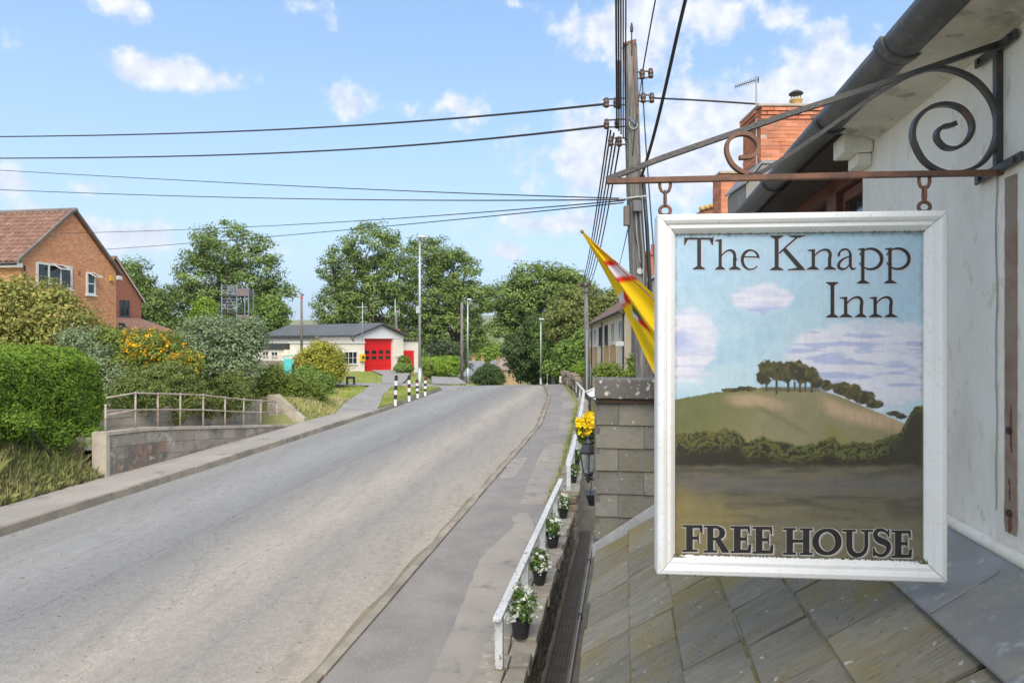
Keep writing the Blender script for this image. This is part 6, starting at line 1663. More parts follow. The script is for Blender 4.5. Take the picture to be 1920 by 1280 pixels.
# ================================================================== CHIMNEYS BEHIND THE EAVES
CBR = pm('chimney_brick', (.54, .165, .075), (.62, .25, .13), 4, .9, spots=(.62, .42, .3), sscale=14, samt=.5, stain=(.36, .13, .075), stscale=2, bscale=60, bstr=.4, rnd=.2)
CMOR = pm('chimney_mortar', (.47, .38, .30), (.38, .31, .25), 8, .95)
def chimney(name, label, px0, px1, py0, py1, Y, dep, brickL, brickH, seed, corbel=3):
    a, b_ = P(px0, py1, Y), P(px1, py0, Y); W = b_[0] - a[0]; H = b_[2] - a[2]
    t = thing(name, (a[0] + W / 2, Y + dep / 2, a[2]), label, 'chimney')
    r = np.random.default_rng(seed)
    MB().box(a[0] + .005, a[0] + W - .005, Y + .005, Y + dep - .005, a[2] - .2, b_[2] - .01).build('mortar_core', CMOR, t)
    nrow = int(round(H / brickH)); bh = H / nrow
    shared = {}
    for k in range(nrow):
        out = 0
        if corbel and k >= nrow - corbel: out = .018 * (k - (nrow - corbel) + 1)
        z = a[2] + k * bh
        # front face and left side face bricks
        for face in (0, 1):
            LEN = W if face == 0 else dep
            n = max(2, int(round(LEN / brickL))); bl = LEN / n
            xs = [i * bl for i in range(n + 1)] if k % 2 == 0 else [0] + [(i + .5) * bl for i in range(n)] + [LEN]
            for x0_, x1_ in zip(xs[:-1], xs[1:]):
                ln = x1_ - x0_ - .009; key = round(ln, 3)
                if key not in shared:
                    mb = MB(); mb.box(-ln / 2, ln / 2, -.05, .05, 0, bh - .009); shared[key] = rawmesh('brick', np.vstack(mb.V), mb.F, CBR)
                mid = (x0_ + x1_) / 2; j = r.normal(0, .0025)
                if face == 0: place('brick', shared[key], (a[0] + mid, Y + .05 - out + j, z), t)
                else: place('brick', shared[key], (a[0] + .049 - out + j, Y + .06 + mid, z), t, rot=(0, 0, math.pi / 2))
    return t, a, b_, W
POT = pm('clay_pot_buff', (.52, .33, .13), (.45, .28, .11), 4, .85)
tc, a, b_, W = chimney('brick_chimney', 'tall orange brick chimney with a buff pot and metal cowl behind the gutter', 1426, 1543, 202, 308, 10, .7, .185, .0535, 150)
MB().box(a[0] - .06, a[0] + W + .06, 9.93, 10.76, b_[2], b_[2] + .04).build('capping', CMOR, tc, bevel=.01)
pc = P(1495, 0, 10.3); zc_ = b_[2] + .04
MB().lathe((pc[0], 10.35, zc_), [(.1, 0), (.1, .03), (.085, .05), (.085, .17), (.095, .18), (.095, .2)], 16).build('chimney_pot', POT, tc, smooth=True)
for q in range(4): MB().tube([(pc[0] + .07 * math.cos(q * 1.57), 10.35 + .07 * math.sin(q * 1.57), zc_ + .18), (pc[0] + .07 * math.cos(q * 1.57), 10.35 + .07 * math.sin(q * 1.57), zc_ + .3)], .006, 5).build('cowl_leg', DARKM, tc)
MB().lathe((pc[0], 10.35, zc_ + .28), [(.105, 0), (.10, .02), (.05, .05), (.005, .065)], 16).build('cowl', DARKM, tc, smooth=True)
st = P(1395, 400, 10)
stk = [(P(1397, 400, 10)[0], st[2] - .6), (P(1600, 400, 10)[0], st[2] - .6), (P(1600, 400, 10)[0], P(0, 309, 10)[2]), (P(1428, 0, 10)[0], P(0, 309, 10)[2]), (P(1397, 0, 10)[0], P(0, 348, 10)[2])]
MB().prism([(x, 9.95, z) for x, z in stk], [(x, 10.8, z) for x, z in stk]).build('rendered_base', INNG, tc)
MB().prism([(stk[3][0] - .03, 9.9, stk[3][1] + .002), (stk[4][0] - .03, 9.9, stk[4][1] + .002), (stk[4][0] - .03, 9.9, stk[4][1] + .03), (stk[3][0] - .03, 9.9, stk[3][1] + .03)], [(stk[3][0] - .03, 10.85, stk[3][1] + .002), (stk[4][0] - .03, 10.85, stk[4][1] + .002), (stk[4][0] - .03, 10.85, stk[4][1] + .03), (stk[3][0] - .03, 10.85, stk[3][1] + .03)]).build('lead_flashing', LEAD, tc)
MB().box(stk[3][0] - .02, P(1560, 0, 10)[0], 9.93, 10.8, stk[3][1] + .001, stk[3][1] + .05).build('lead_flashing', LEAD, tc)
tc2, a2, b2, W2 = chimney('brick_chimney', 'narrow orange brick chimney just left of the tall one', 1352, 1394, 326, 402, 16, .6, .23, .075, 151, corbel=0)
MB().box(a2[0] - .04, a2[0] + W2 + .04, 15.95, 16.66, b2[2], b2[2] + .06).build('capping', CMOR, tc2, bevel=.01)
MB().box(a2[0] + .02, a2[0] + W2 - .02, 16.02, 16.5, 2, a2[2] - .201).build('stack_base', INNG, tc2)
rc = thing('ridge_roof', P(1330, 400, 22), 'far roof with orange ridge tiles left of the narrow chimney', 'roof')
q = [P(1312, 396, 22), P(1350, 382, 22), P(1400, 382, 22), P(1400, 520, 22), P(1300, 520, 22)]
MB().prism(q, np.array(q) + np.array([0, 3, 0])).build('roof', pm('orange_tile', (.34, .15, .08), (.28, .12, .07), 5, .85), rc)
for i in range(5):
    c = P(1312 + i * 9, 392 - i * 2.6, 21.95); MB().tube([c, c + np.array([.14, 0, .03])], [.07, .08], 8).build('ridge_tile', POT, rc, smooth=True)
# television aerial
ae = thing('tv_aerial', P(1418, 245, 10.1), 'television aerial on a thin mast beside the tall chimney', 'aerial')
MB().tube([P(1419, 330, 10.1), P(1418, 143, 10.1)], .013, 6).build('mast', GALV, ae)
MB().tube([P(1378, 163, 10.0), P(1422, 149, 10.2)], .007, 5).build('boom', DARKM, ae)
for k in range(11):
    f = k / 10; c = P(1379 + 42 * f, 162.7 - 13.4 * f, 10.0 + .2 * f); d = np.array([.03, .12, 0])
    MB().tube([c - d * (.7 + .3 * f), c + d * (.7 + .3 * f)], .004, 4).build('element', DARKM, ae)
MB().tube([P(1422, 144, 10.2), P(1422, 156, 10.2)], .007, 5).build('reflector', DARKM, ae)
MB().bar([P(1412, 240, 10.05), P(1440, 236, 10.05)], .02, .02, (0, 1, 0)).build('bracket', GALV, ae)

# ================================================================== TIMBER POLE AND WIRES
PY = 12.0
up = thing('utility_pole', P(1208, 760, PY), 'big leaning weathered timber utility pole behind the inn sign', 'utility pole')
ptop, pbot = P(1180, 88, PY), P(1210, 790, PY); pbot[2] = -.6
pbase = P(1208, 720, PY); d_ = (ptop - pbase) / (ptop[2] - pbase[2]); pbot = pbase + d_ * (-.6 - pbase[2])
ks = np.linspace(0, 1, 12)[:, None]
pl = pbot + (ptop - pbot) * ks; pl[:, 0] += .03 * np.sin(ks[:, 0] * 7)
MB().tube(pl, np.linspace(.19, .118, 12), 16).build('pole', WOODP, up, smooth=True)
def pole_at(py):
    z = float(P(0, py, PY)[2]); f = (z - pbot[2]) / (ptop[2] - pbot[2]); return pbot + (ptop - pbot) * f
MB().prism([ptop + np.array(v) for v in ((-.11, -.11, -.0), (.11, -.11, .0), (.11, .11, .0), (-.11, .11, .0))], [ptop + np.array(v) for v in ((-.11, -.11, .03), (.10, -.11, .09), (.10, .11, .09), (-.11, .11, .03))]).build('top_cap', RUSTY, up)
MB().tube([ptop + np.array([.02, -.12, -.2]), ptop + np.array([.02, -.12, .28])], .012, 6).build('spike', DARKM, up)
MB().lathe(ptop + np.array([.02, -.12, .2]), [(.012, 0), (.028, .01), (.028, .1), (.012, .11), (.02, .14), (.002, .17)], 8).build('spike_insulator', DARKM, up)
MB().bar([pole_at(88) + np.array([.05, -.115, 0]), pole_at(220) + np.array([.06, -.125, 0])], .03, .012, (0, 1, 0)).build('earth_strap', RUSTY, up)
CER = pm('brown_ceramic', (.10, .055, .04), (.07, .04, .03), 6, .3)
def insulator(px, py, Y=PY - .05):
    c = P(px, py, Y)
    MB().lathe(c, [(.012, -.09), (.045, -.075), (.05, -.04), (.03, -.03), (.05, -.01), (.05, .03), (.03, .04), (.042, .055), (.035, .085), (.01, .095)], 10).build('insulator', CER, up, smooth=True)
    return c
ins = [(1137, 193), (1155, 193), (1137, 233), (1157, 232), (1145, 265), (1161, 266), (1204, 140), (1220, 138), (1206, 184), (1222, 184)]
for p in ins: insulator(*p)
for (x0_, y0_, x1_, y1_) in ((1130, 187, 1178, 184), (1130, 199, 1178, 196), (1134, 226, 1180, 223), (1134, 239, 1180, 237), (1142, 259, 1180, 259), (1142, 271, 1180, 271), (1190, 136, 1222, 133), (1192, 148, 1222, 145), (1192, 179, 1224, 178), (1192, 190, 1224, 190)):
    MB().bar([P(x0_, y0_, PY - .06), P(x1_, y1_, PY - .06)], .02, .03, (0, 1, 0)).build('cross_iron', DARKM, up)
MB().lathe(P(1160, 150, PY - .1), [(.03, -.5), (.05, -.42), (.05, 0), (.04, .06), (.045, .3), (.02, .34)], 10).build('cable_end_box', DARKM, up, smooth=True)
bp = pole_at(395); MB().box(bp[0] - .10, bp[0] + .04, bp[1] - .26, bp[1] - .14, bp[2] - .06, bp[2] + .12).build('fuse_box', pm('fuse_grey', (.16, .16, .17), None, 4, .6), up, bevel=.01)
MB().box(bp[0] - .24, bp[0] - .15, bp[1] - .15, bp[1] - .04, bp[2] - .28, bp[2] + .06).build('junction_box', pm('fuse_wood', (.17, .15, .13), None, 4, .8), up, bevel=.01)
MB().bar([P(1160, 373, PY - .16), P(1216, 367, PY - .16)], .02, .03, (0, 1, 0)).build('arm', GALV, up)
c = pole_at(510) + np.array([-.02, -.16, 0]); MB().tube([c, c + np.array([0, -.012, 0])], .055, 16).build('number_disc', GALV, up)
for k, dx in enumerate((-.05, -.015, .02, .055, .075)):
    a = bp + np.array([dx - .03, -.17, -.05]); e = pole_at(470 + 25 * k) + np.array([dx * .6, -.165, 0])
    MB().tube([a, (a + e) / 2 + np.array([.02 * (k - 2), -.02, 0]), e], .008, 5).build('lead_wire', [WIRE, GALV][k % 2], up)
MB().tube([pole_at(330) + np.array([.13, -.05, 0]), pole_at(430) + np.array([.155, -.06, 0]), pole_at(560) + np.array([.165, -.06, 0]), pole_at(720) + np.array([.18, -.05, 0])], .035, 8).build('cable_guard', BLACKP, up, smooth=True)
cl_ = pole_at(235) + np.array([-.02, -.15, 0]); MB().tube([cl_ + np.array([.07 * math.cos(q), -.005, .08 * math.sin(q) - .02 * q / 3]) for q in np.linspace(2.8, 6.6, 14)], .009, 6).build('wire_loop', GALV, up, smooth=True)
for k in range(3): MB().tube([cl_ + np.array([-.08 + .01 * k, -.01, .1 - .02 * k]), cl_ + np.array([.02 + .02 * k, -.02, -.02])], .006, 5).build('blue_wire', pm('blue_wire', (.15, .25, .45), None, 4, .5), up)

WG = 'overhead wires'
def wire(label, pts, r, sag=0.0, name='overhead_wire'):
    pts = np.array(pts, float)
    if len(pts) == 2:
        k = np.linspace(0, 1, 28)[:, None]; q = pts[0] + (pts[1] - pts[0]) * k; q[:, 2] -= sag * 4 * (k * (1 - k))[:, 0]
    else:
        # smooth through the points (quadratic/cubic fit by parameter)
        t = np.r_[0, np.cumsum(np.linalg.norm(np.diff(pts, axis=0), axis=1))]; t /= t[-1]; k = np.linspace(0, 1, 36)
        q = np.stack([np.polyval(np.polyfit(t, pts[:, i], min(3, len(pts) - 1)), k) for i in range(3)], 1)
    o = MB().tube(q, r, 6).build(name, WIRE, None, smooth=True, label=label, cat='wire', group=WG)
    return o
# thick pair to the left
wire('thick black wire, upper of the pair crossing the sky to the left', [P(1131, 195, PY), P(900, 219, 14.5), P(600, 239, 18), P(300, 251, 21.5), P(0, 256.5, 25), P(-250, 257, 28)], .022)
wire('thick black wire, lower of the pair crossing the sky to the left', [P(1131, 236, PY), P(900, 263, 14.5), P(600, 283, 18), P(300, 293.5, 21.5), P(0, 297, 25), P(-250, 297, 28)], .022)
wire('thin wire sloping up towards the left edge', [P(1172, 372, PY), P(800, 360, 16), P(400, 341, 21), P(0, 319.5, 26), P(-200, 308, 28)], .012)
wire('thin nearly level wire ending at the left edge above the tiled roof', [P(1172, 374, PY), P(800, 376, 16), P(400, 369, 21), P(0, 356, 26), P(-200, 347, 28)], .013)
wire('thin service wire running down to the apex of the brick house', [P(1170, 376, PY), P(853, 402, 17), P(560, 420.6, 23), P(345, 430.5, 28), P(172, 436, 31.5), P(112, 437.5, 32.6)], .012)
wire('thin service wire running down behind the brick gable', [P(1170, 380, PY), P(750, 422, 19), P(637, 432, 22), P(345, 457, 28.5), P(192, 468, 33)], .012)
wire('black wire running right from the pole behind the chimney', [P(1222, 184, PY), P(1400, 194, 11.5), P(1580, 208, 10.9), P(1640, 213, 10.7)], .016)
wire('thick twisted cable falling from the top edge to the pole', [P(1330, -160, 8.5), P(1285, 0, 9.4), P(1245, 178, 10.6), P(1215, 290, 11.6), P(1200, 340, 11.9)], .028)
wire('thin wire from the top edge to the right hand insulators', [P(1245, -80, 10), P(1229, 0, 10.6), P(1216, 70, 11.3), P(1204, 140, PY)], .012)
wire('thin wire dropping from the right hand insulators towards the inn sign', [P(1204, 145, PY), P(1206, 184, PY), P(1213, 300, 11.6), P(1222, 420, 11), P(1232, 560, 10.4)], .012)
wire('thin wire crossing the pole top insulators diagonally', [P(1204, 145, PY), P(1196, 200, PY - .1), P(1186, 290, PY - .15)], .010)
# bundle overhead, from the pole over the street towards us
for i, (xa, xb, rr_, lab) in enumerate([(1156.5, 1155, .015, 'leftmost cable of the overhead bundle left of the pole top'), (1160.5, 1159.5, .014, 'second cable of the overhead bundle at the pole top'), (1164.5, 1164, .013, 'middle cable of the overhead bundle at the pole top'),
                                   (1168.5, 1168.5, .011, 'fourth cable of the overhead bundle at the pole top'), (1172.5, 1173.5, .011, 'rightmost cable of the overhead bundle against the pole')]):
    wire(lab, [P(xb, -260, 7.0), P(xb, 0, 9.6), P((xa + xb) / 2, 120, 11), P(xa, 240 + i * 6, 11.8)], rr_)
# on to the far pole
FP = 36
fp = thing('utility_pole', P(1098, 720, FP), 'far timber utility pole at the corner of the terraced house', 'utility pole')
MB().tube([P(1103, 735, FP) * np.array([1, 1, 0]) + np.array([0, 0, -.3]), P(1098, 530, FP)], [.16, .10], 12).build('pole', WOODP, fp, smooth=True)
for y in (537, 548): MB().bar([P(1088, y, FP - .1), P(1108, y - 1, FP - .1)], .05, .06, (0, 1, 0)).build('cross_arm', DARKM, fp)
for x in (1089, 1093, 1102, 1106): MB().lathe(P(x, 536, FP - .1), [(.05, 0), (.07, .05), (.05, .12), (.02, .18)], 8).build('insulator', CER, fp)
MB().tube([P(1100.5, 735, FP - .25) , P(1100.5, 620, FP - .25)], .06, 6).build('cable_guard', GALV, fp)
for i, (x0_, y0_, x1_, lab) in enumerate([(1141, 236, 1089, 'leftmost thin wire fanning from the big pole to the far pole'), (1145, 245, 1092, 'second thin wire of the fan to the far pole'), (1151, 250, 1095, 'third thin wire of the fan to the far pole'), (1156, 258, 1099, 'fourth thin wire of the fan to the far pole'), (1161, 275, 1103, 'rightmost thin wire fanning down to the far pole')]):
    wire(lab, [P(x0_, y0_, PY), P(x1_, 535, FP)], .016, .55)
wire('thin slanting wire from the pole boxes to the terrace roof', [P(1177, 430, PY), P(1160, 500, 24)], .009, .05)

# ================================================================== FLAGS
def flag():
    t = thing('flag', P(1160, 560, 4.9), 'yellow flag with red and white bands on a slanting pole behind the sign', 'flag')
    nu, nv = 70, 56
    V = []; C = []
    YE, RE, WH, GR = (.88, .62, .008), (.72, .025, .015), (.74, .70, .76), (.10, .16, .05)
    for i in range(nu):
        u = i / (nu - 1)
        px_u = 1092 + 190 * u
        top = 435 + (px_u - 1092) * (.86 if u > .02 else .86)
        # lower hem: steep, three folds hang below one another
        bot = 435 + 4 + (px_u - 1092) * (1.62 + .35 * min(1, u * 1.6))
        for j in range(nv):
            v = j / (nv - 1)
            y = top + (bot - top) * v
            wv = math.sin(v * 9 - .6) * .055 * min(1, u * 3) + math.sin(u * 8 + v * 3) * .012
            x = px_u + math.sin(v * 9 - .6) * 3 * u
            fold = .5 + .02 * math.sin(u * 5)
            Yd = 4.9 + wv + (.12 * sst(fold - .06, fold + .06, v)) * min(1, u * 3)
            V.append(P(x, y, Yd))
            s = (y - 435) / 1.28 + 0    # along the band
            # colours by place on the cloth
            ca = YE
            if v < fold:
                w = y - (px_u - 1145) * -.12
                if 488 < w < 498: ca = RE
                elif 498 <= w < 521: ca = WH
                elif 521 <= w < 531: ca = RE
            else:
                d = (px_u - 1166) * .55 + (y - 565) * .85
                if px_u < 1192 and -14 < d < -6: ca = WH
                elif px_u < 1189 and -6 <= d < 4: ca = WH if (y < 572) else RE
                elif px_u < 1189 and 4 <= d < 11: ca = RE
                e = (px_u - 1205) * .62 - (y - 588) * .78
                if px_u >= 1186 and abs(e) < 9 and v < .86 : ca = GR
                if px_u >= 1196 and -17 < e < -10: ca = RE
                if 1186 < px_u < 1198 and -16 < e < -9: ca = WH
                if 1170 < px_u < 1184 and v < fold + .22 and e > 0: ca = RE
            C.append(ca)
    F = [(i * nv + j, (i + 1) * nv + j, (i + 1) * nv + j + 1, i * nv + j + 1) for i in range(nu - 1) for j in range(nv - 1)]
    m, N, L, b, out = nmat('flag_cloth')
    at = N.new('ShaderNodeAttribute'); at.attribute_name = 'dye'
    L.new(at.outputs['Color'], b.inputs['Base Color']); b.inputs['Roughness'].default_value = .75
    tr = N.new('ShaderNodeBsdfTranslucent'); L.new(at.outputs['Color'], tr.inputs[0]); mx = N.new('ShaderNodeMixShader'); mx.inputs[0].default_value = .3
    L.new(b.outputs[0], mx.inputs[1]); L.new(tr.outputs[0], mx.inputs[2]); L.new(mx.outputs[0], out.inputs[0])
    o = link('cloth', V, F, m, t, smooth=True)
    a = o.data.attributes.new('dye', 'FLOAT_COLOR', 'POINT'); a.data.foreach_set('color', np.array([(*c, 1) for c in C], dtype=np.float32).ravel())
    MB().tube([P(1091, 434.5, 4.94), P(1300, 630, 4.85), P(1500, 812, 4.7)], .008, 8).build('pole', pm('flagpole_wood', (.30, .18, .08), None, 5, .6), t, smooth=True)
    MB().sphere(P(1091, 434, 4.9), .014, 8).build('finial', pm('flagpole_tip', (.35, .18, .05), None, 5, .5), t)
flag()
def flag2():
    t = thing('flag', P(1110, 750, 14), 'small drooping white and navy flag left of the slate-hung wall', 'flag')
    n = 16; V = []
    for i in range(n):
        u = i / (n - 1)
        for j in range(n):
            v = j / (n - 1)
            px = 1097 + 40 * u + 8 * v * (1 - u) + 5 * v; py = 735 - 17 * u + v * (12 + 36 * min(1, u * 2.2))
            V.append(P(px, py, 14 + .06 * math.sin(v * 8 + u * 3)))
    F = [(i * n + j, (i + 1) * n + j, (i + 1) * n + j + 1, i * n + j + 1) for i in range(n - 1) for j in range(n - 1)]
    NAVY = pm('navy_cloth', (.015, .016, .03), (.025, .027, .05), 9, .8); WC = pm('white_cloth', (.68, .70, .74), (.6, .62, .67), 9, .8)
    mi = []
    for i in range(n - 1):
        for j in range(n - 1): mi.append(1 if (j / (n - 1) > .52 - .0 * i and not (j == 10)) else 0)
    o = link('cloth', V, F, [WC, NAVY], t, mi, smooth=True)
    MB().tube([P(1096, 735, 14), P(1150, 712, 14.2)], .012, 6).build('pole', WHITE, t)
flag2()

# ================================================================== THE INN SIGN
SL, SR = np.array([.485, 2.30]), np.array([1.402, 2.22])
sdx = (SR - SL) / np.linalg.norm(SR - SL); SW = float(np.linalg.norm(SR - SL)); SN = np.array([sdx[1], -sdx[0]])   # normal towards us
if SN[1] > 0: SN = -SN
SZ0, SZ1 = 2.624, 3.822
def spl(x, z, off=0.0):
    """point on the sign plane: x along it, height z, off towards us"""
    p = SL + sdx * x + SN * off; return np.array([p[0], p[1], z])
def spx(px, py, off=0.0):
    """(x, z) on the plane 'off' in front of the sign that a pixel looks at, as a 3-D point"""
    d = np.array([(px - 960) / 1280, 1.0]); o = SL + SN * off
    k = (o @ SN) / (d @ SN); q = d * k
    return np.array([q[0], q[1], CAMZ - (py - 640) / 1280 * k])
sg = thing('inn_sign', spl(SW / 2, SZ0), 'white framed hanging inn sign lettered The Knapp Inn Free House over a painted hill', 'sign')
N3 = np.array([SN[0], SN[1], 0]); X3 = np.array([sdx[0], sdx[1], 0])
FRM = pm('sign_frame_white', (.80, .80, .80), (.73, .73, .72), 2.5, .35, spots=(.40, .37, .28), sscale=85, samt=.25, stain=(.74, .73, .69), stscale=3, bscale=20, bstr=.06)
GRIME = pm('green_grime', (.16, .14, .06), (.10, .09, .05), 30, .95)
fwid = .0625
prf = [(0, 0), (0, .026), (.006, .034), (.020, .036), (.030, .030), (.034, .024), (.046, .024), (.054, .016), (.0625, .006), (.0625, -.012), (0, -.045)]    # (inward, towards us)
def member(i):
    cs = [(0, SZ0), (SW, SZ0), (SW, SZ1), (0, SZ1)]; inn2 = [(1, 1), (-1, 1), (-1, -1), (1, -1)]
    a, b_ = i, (i + 1) % 4
    g = [.0008, -.0008]
    A = [spl(cs[a][0] + inn2[a][0] * p, cs[a][1] + inn2[a][1] * p, o) for p, o in prf]
    B = [spl(cs[b_][0] + inn2[b_][0] * p, cs[b_][1] + inn2[b_][1] * p, o) for p, o in prf]
    d = (B[0] - A[0]); d /= np.linalg.norm(d)
    A = [p + d * .0009 for p in A]; B = [p - d * .0009 for p in B]
    return MB().prism(A, B).build('frame_member', FRM, sg, bevel=.0015)
for i in range(4): member(i)
MB().prism([spl(.01, SZ0 + .01, -.02), spl(SW - .01, SZ0 + .01, -.02), spl(SW - .01, SZ1 - .01, -.02), spl(.01, SZ1 - .01, -.02)], [spl(.01, SZ0 + .01, -.03), spl(SW - .01, SZ0 + .01, -.03), spl(SW - .01, SZ1 - .01, -.03), spl(.01, SZ1 - .01, -.03)]).build('backing', FRM, sg)

def paint(X, Y):
    """the painted picture; X, Y in sign units (the units used for the lettering below)"""
    f = lambda s, o=4, sd=0: fbm(X / s + 40, Y / s + 40, sd, o)
    n1, n2, n3 = f(60, 6, 1), f(18, 5, 5), f(7, 3, 9)
    strk = fbm(X / 3.0, Y / 40, 12, 3)          # vertical brush / weather streaks
    hst = fbm(X / 60, Y / 7, 15, 4)             # horizontal brush
    def C(r, g, b): return np.array(lin(r, g, b))
    def mixc(a, b, m): return a * (1 - m[..., None]) + b * m[..., None]
    sky = mixc(C(162, 189, 208)[None, None], C(178, 201, 212), sst(450, 720, Y + 0 * X))
    sky = mixc(sky, C(150, 185, 208), .5 * sst(.5, .7, n1))
    col = sky
    cloud, shade = C(214, 211, 222), C(150, 160, 205)
    def blob(cx, cy, rx, ry, w=.55):
        wx, wy = X + (n2 - .5) * 26, Y + (f(22, 4, 33) - .5) * 20
        d = np.sqrt(((wx - cx) / rx) ** 2 + ((wy - cy) / ry) ** 2) + (n1 - .5) * w + (n2 - .5) * .35
        return 1 - sst(.72, 1.02, d)
    c1 = blob(1432, 560, 74, 30); c2 = blob(1280, 650, 74, 78); c3 = np.maximum(blob(1640, 690, 170, 78, .4), blob(1560, 665, 90, 52)); c4 = blob(1650, 625, 110, 30)
    cm = np.clip(np.maximum.reduce([c1, c2, c3 * .95, c4 * .8]), 0, 1)
    cl = mixc(np.broadcast_to(cloud, X.shape + (3,)), C(196, 197, 216), sst(.45, .7, hst))
    sh = np.clip(sst(568, 582, Y) * c1 * sst(.35, .6, hst) + c2 * sst(30, 0, np.abs(Y - 640)) * sst(1330, 1264, X) * 1.2 + c3 * sst(.52, .68, hst) * .8, 0, 1)
    cl = mixc(cl, shade, sh * .75)
    col = mixc(col, cl, cm * .9)
    # hill
    hy = np.interp(X, [1240, 1264, 1330, 1400, 1450, 1540, 1570, 1640, 1700, 1760], [756, 749, 737, 727, 726, 732, 741, 770, 795, 810]) + (n3 - .5) * 1.5
    hill = Y > hy
    hc = mixc(np.broadcast_to(C(122, 118, 76), X.shape + (3,)), C(134, 128, 98), sst(1380, 1500, X + (Y - 740) * .8))
    hc = mixc(hc, C(98, 106, 66), sst(1420, 1290, X + (Y - 760) * .6) * .8)
    pink = sst(14, 0, np.abs(Y - np.interp(X, [1340, 1420, 1480, 1560, 1640, 1700], [748, 750, 764, 752, 776, 800]) ) - np.interp(X, [1340, 1400, 1480, 1530, 1600, 1690], [0, 5, 1, 16, 14, 4])) * sst(1345, 1390, X) * sst(1500, 1440, X)
    pink2 = sst(24, 4, np.abs(Y - np.interp(X, [1530, 1560, 1600, 1650, 1700], [748, 764, 778, 788, 800]))) * sst(1525, 1560, X) * (hill)
    hc = mixc(hc, C(178, 154, 124), np.clip(np.maximum(pink * .8, pink2), 0, 1))
    hc = mixc(hc, C(128, 120, 62), sst(.3, .7, n1) * sst(780, 800, Y) * sst(1520, 1560, X) * .7)
    hc = mixc(hc, C(104, 98, 78), sst(10, 0, np.abs(Y - (752 + (X - 1400) * .52))) * sst(1400, 1430, X) * sst(1530, 1500, X) * .45)
    hc = mixc(hc, C(118, 108, 84), sst(.5, .75, strk) * .3)
    col = np.where(hill[..., None], hc, col)
    # the clump of trees: trunks, then crowns with light tops
    def crown(cx, cy, rx, ry, col, seed):
        e = fbm(X / 6 + seed, Y / 6, seed, 3); d = np.sqrt(((X - cx) / rx) ** 2 + ((Y - cy) / ry) ** 2) + (e - .5) * .5
        m = 1 - sst(.88, 1.0, d)
        lt_ = sst(.35, 1, d) * sst(cy + ry * .3, cy - ry * .8, Y) * sst(.4, .6, e)
        c = mixc(np.broadcast_to(C(62, 58, 42), X.shape + (3,)), C(84, 80, 52), sst(.42, .62, fbm(X / 9 + seed, Y / 9, seed + 3, 3)))
        c = mixc(c, C(126, 124, 80), lt_ * .8)
        return mixc(col, c, m)
    for (tx, ty, bt) in ((1437, 710, 733), (1456, 705, 738), (1478, 712, 736), (1490, 715, 733), (1500, 715, 735), (1510, 715, 734), (1522, 715, 736)):
        m = sst(2.6, 1.4, np.abs(X - tx)) * (Y > ty) * (Y < bt); col = mixc(col, C(66, 58, 44), m)
    col = mixc(col, C(88, 82, 58), sst(6, 2, np.abs(Y - 729)) * sst(1418, 1440, X) * sst(1560, 1530, X) * .8)
    for k, (cx, cy, rx, ry) in enumerate([(1370, 731, 20, 4), (1400, 728, 20, 5), (1432, 706, 15, 18), (1440, 690, 20, 16), (1458, 696, 18, 20), (1474, 698, 14, 22), (1490, 694, 20, 20), (1504, 700, 16, 22), (1522, 704, 16, 17), (1532, 716, 14, 12), (1550, 723, 12, 11), (1580, 728, 22, 13), (1596, 734, 24, 15), (1622, 746, 22, 13), (1640, 757, 18, 9), (1675, 775, 14, 5), (1690, 780, 12, 5)]):
        col = crown(cx, cy, rx, ry, col, 60 + k)
    # hedge band
    ht = np.interp(X, [1240, 1290, 1360, 1385, 1400, 1430, 1460, 1500, 1530, 1560, 1580, 1600, 1630, 1660, 1690, 1702, 1715, 1740], [806, 810, 804, 808, 826, 816, 828, 834, 830, 818, 834, 826, 830, 818, 808, 782, 762, 756]) + (f(9, 3, 21) - .5) * 9
    hb_ = Y > ht
    wv = np.sin((Y - ht) * .42 + (f(16, 3, 71) - .5) * 22 + X * .05)
    dep = np.clip((Y - ht) / 50, 0, 1)
    hc2 = mixc(np.broadcast_to(C(92, 94, 52), X.shape + (3,)), C(50, 48, 34), sst(-.2, .6, wv))
    hc2 = mixc(hc2, C(126, 130, 78), sst(5, 0, Y - ht) * .7)
    hc2 = mixc(hc2, C(120, 108, 54), sst(.5, .68, n2) * sst(1420, 1280, X) * (1 - dep) * .7)
    hc2 = mixc(hc2, C(52, 46, 36), sst(.45, .9, dep + (n2 - .5) * .4))
    right = sst(1640, 1700, X); hc2 = mixc(hc2, C(58, 54, 42), right * sst(.1, .4, dep))
    col = np.where(hb_[..., None], hc2, col)
    # foreground water meadow
    wt = 872 + (n2 - .5) * 12; wm = sst(-5, 7, Y - wt)
    wc = mixc(np.broadcast_to(C(92, 86, 70), X.shape + (3,)), C(74, 71, 60), sst(.4, .65, hst))
    wc = mixc(wc, C(92, 89, 86), sst(24, 4, np.abs(Y - 908 + (n1 - .5) * 26)) * .65)
    och = sst(925, 965, Y + (n1 - .5) * 60 + (X - 1400) * -.06)
    oc = mixc(np.broadcast_to(C(118, 107, 72), X.shape + (3,)), C(102, 97, 78), sst(1330, 1470, X + (n1 - .5) * 90))
    oc = mixc(oc, C(86, 84, 72), sst(.5, .66, hst) * sst(1320, 1420, X) * .8)
    oc = mixc(oc, C(82, 82, 80), sst(1640, 1710, X) * sst(1000, 930, Y) * .8)
    oc = mixc(oc, C(108, 98, 70), sst(.55, .75, hst) * .5)
    wc = mixc(wc, oc, och)
    wc = mixc(wc, C(116, 103, 64), sst(1330, 1270, X + (Y - 900) * .5) * sst(895, 930, Y) * .7)
    wc = wc * 1.28
    col = mixc(col, wc, wm)
    col = col * (1 + (strk[..., None] - .5) * .10 + (n3[..., None] - .5) * .14 + (n2[..., None] - .5) * .12)
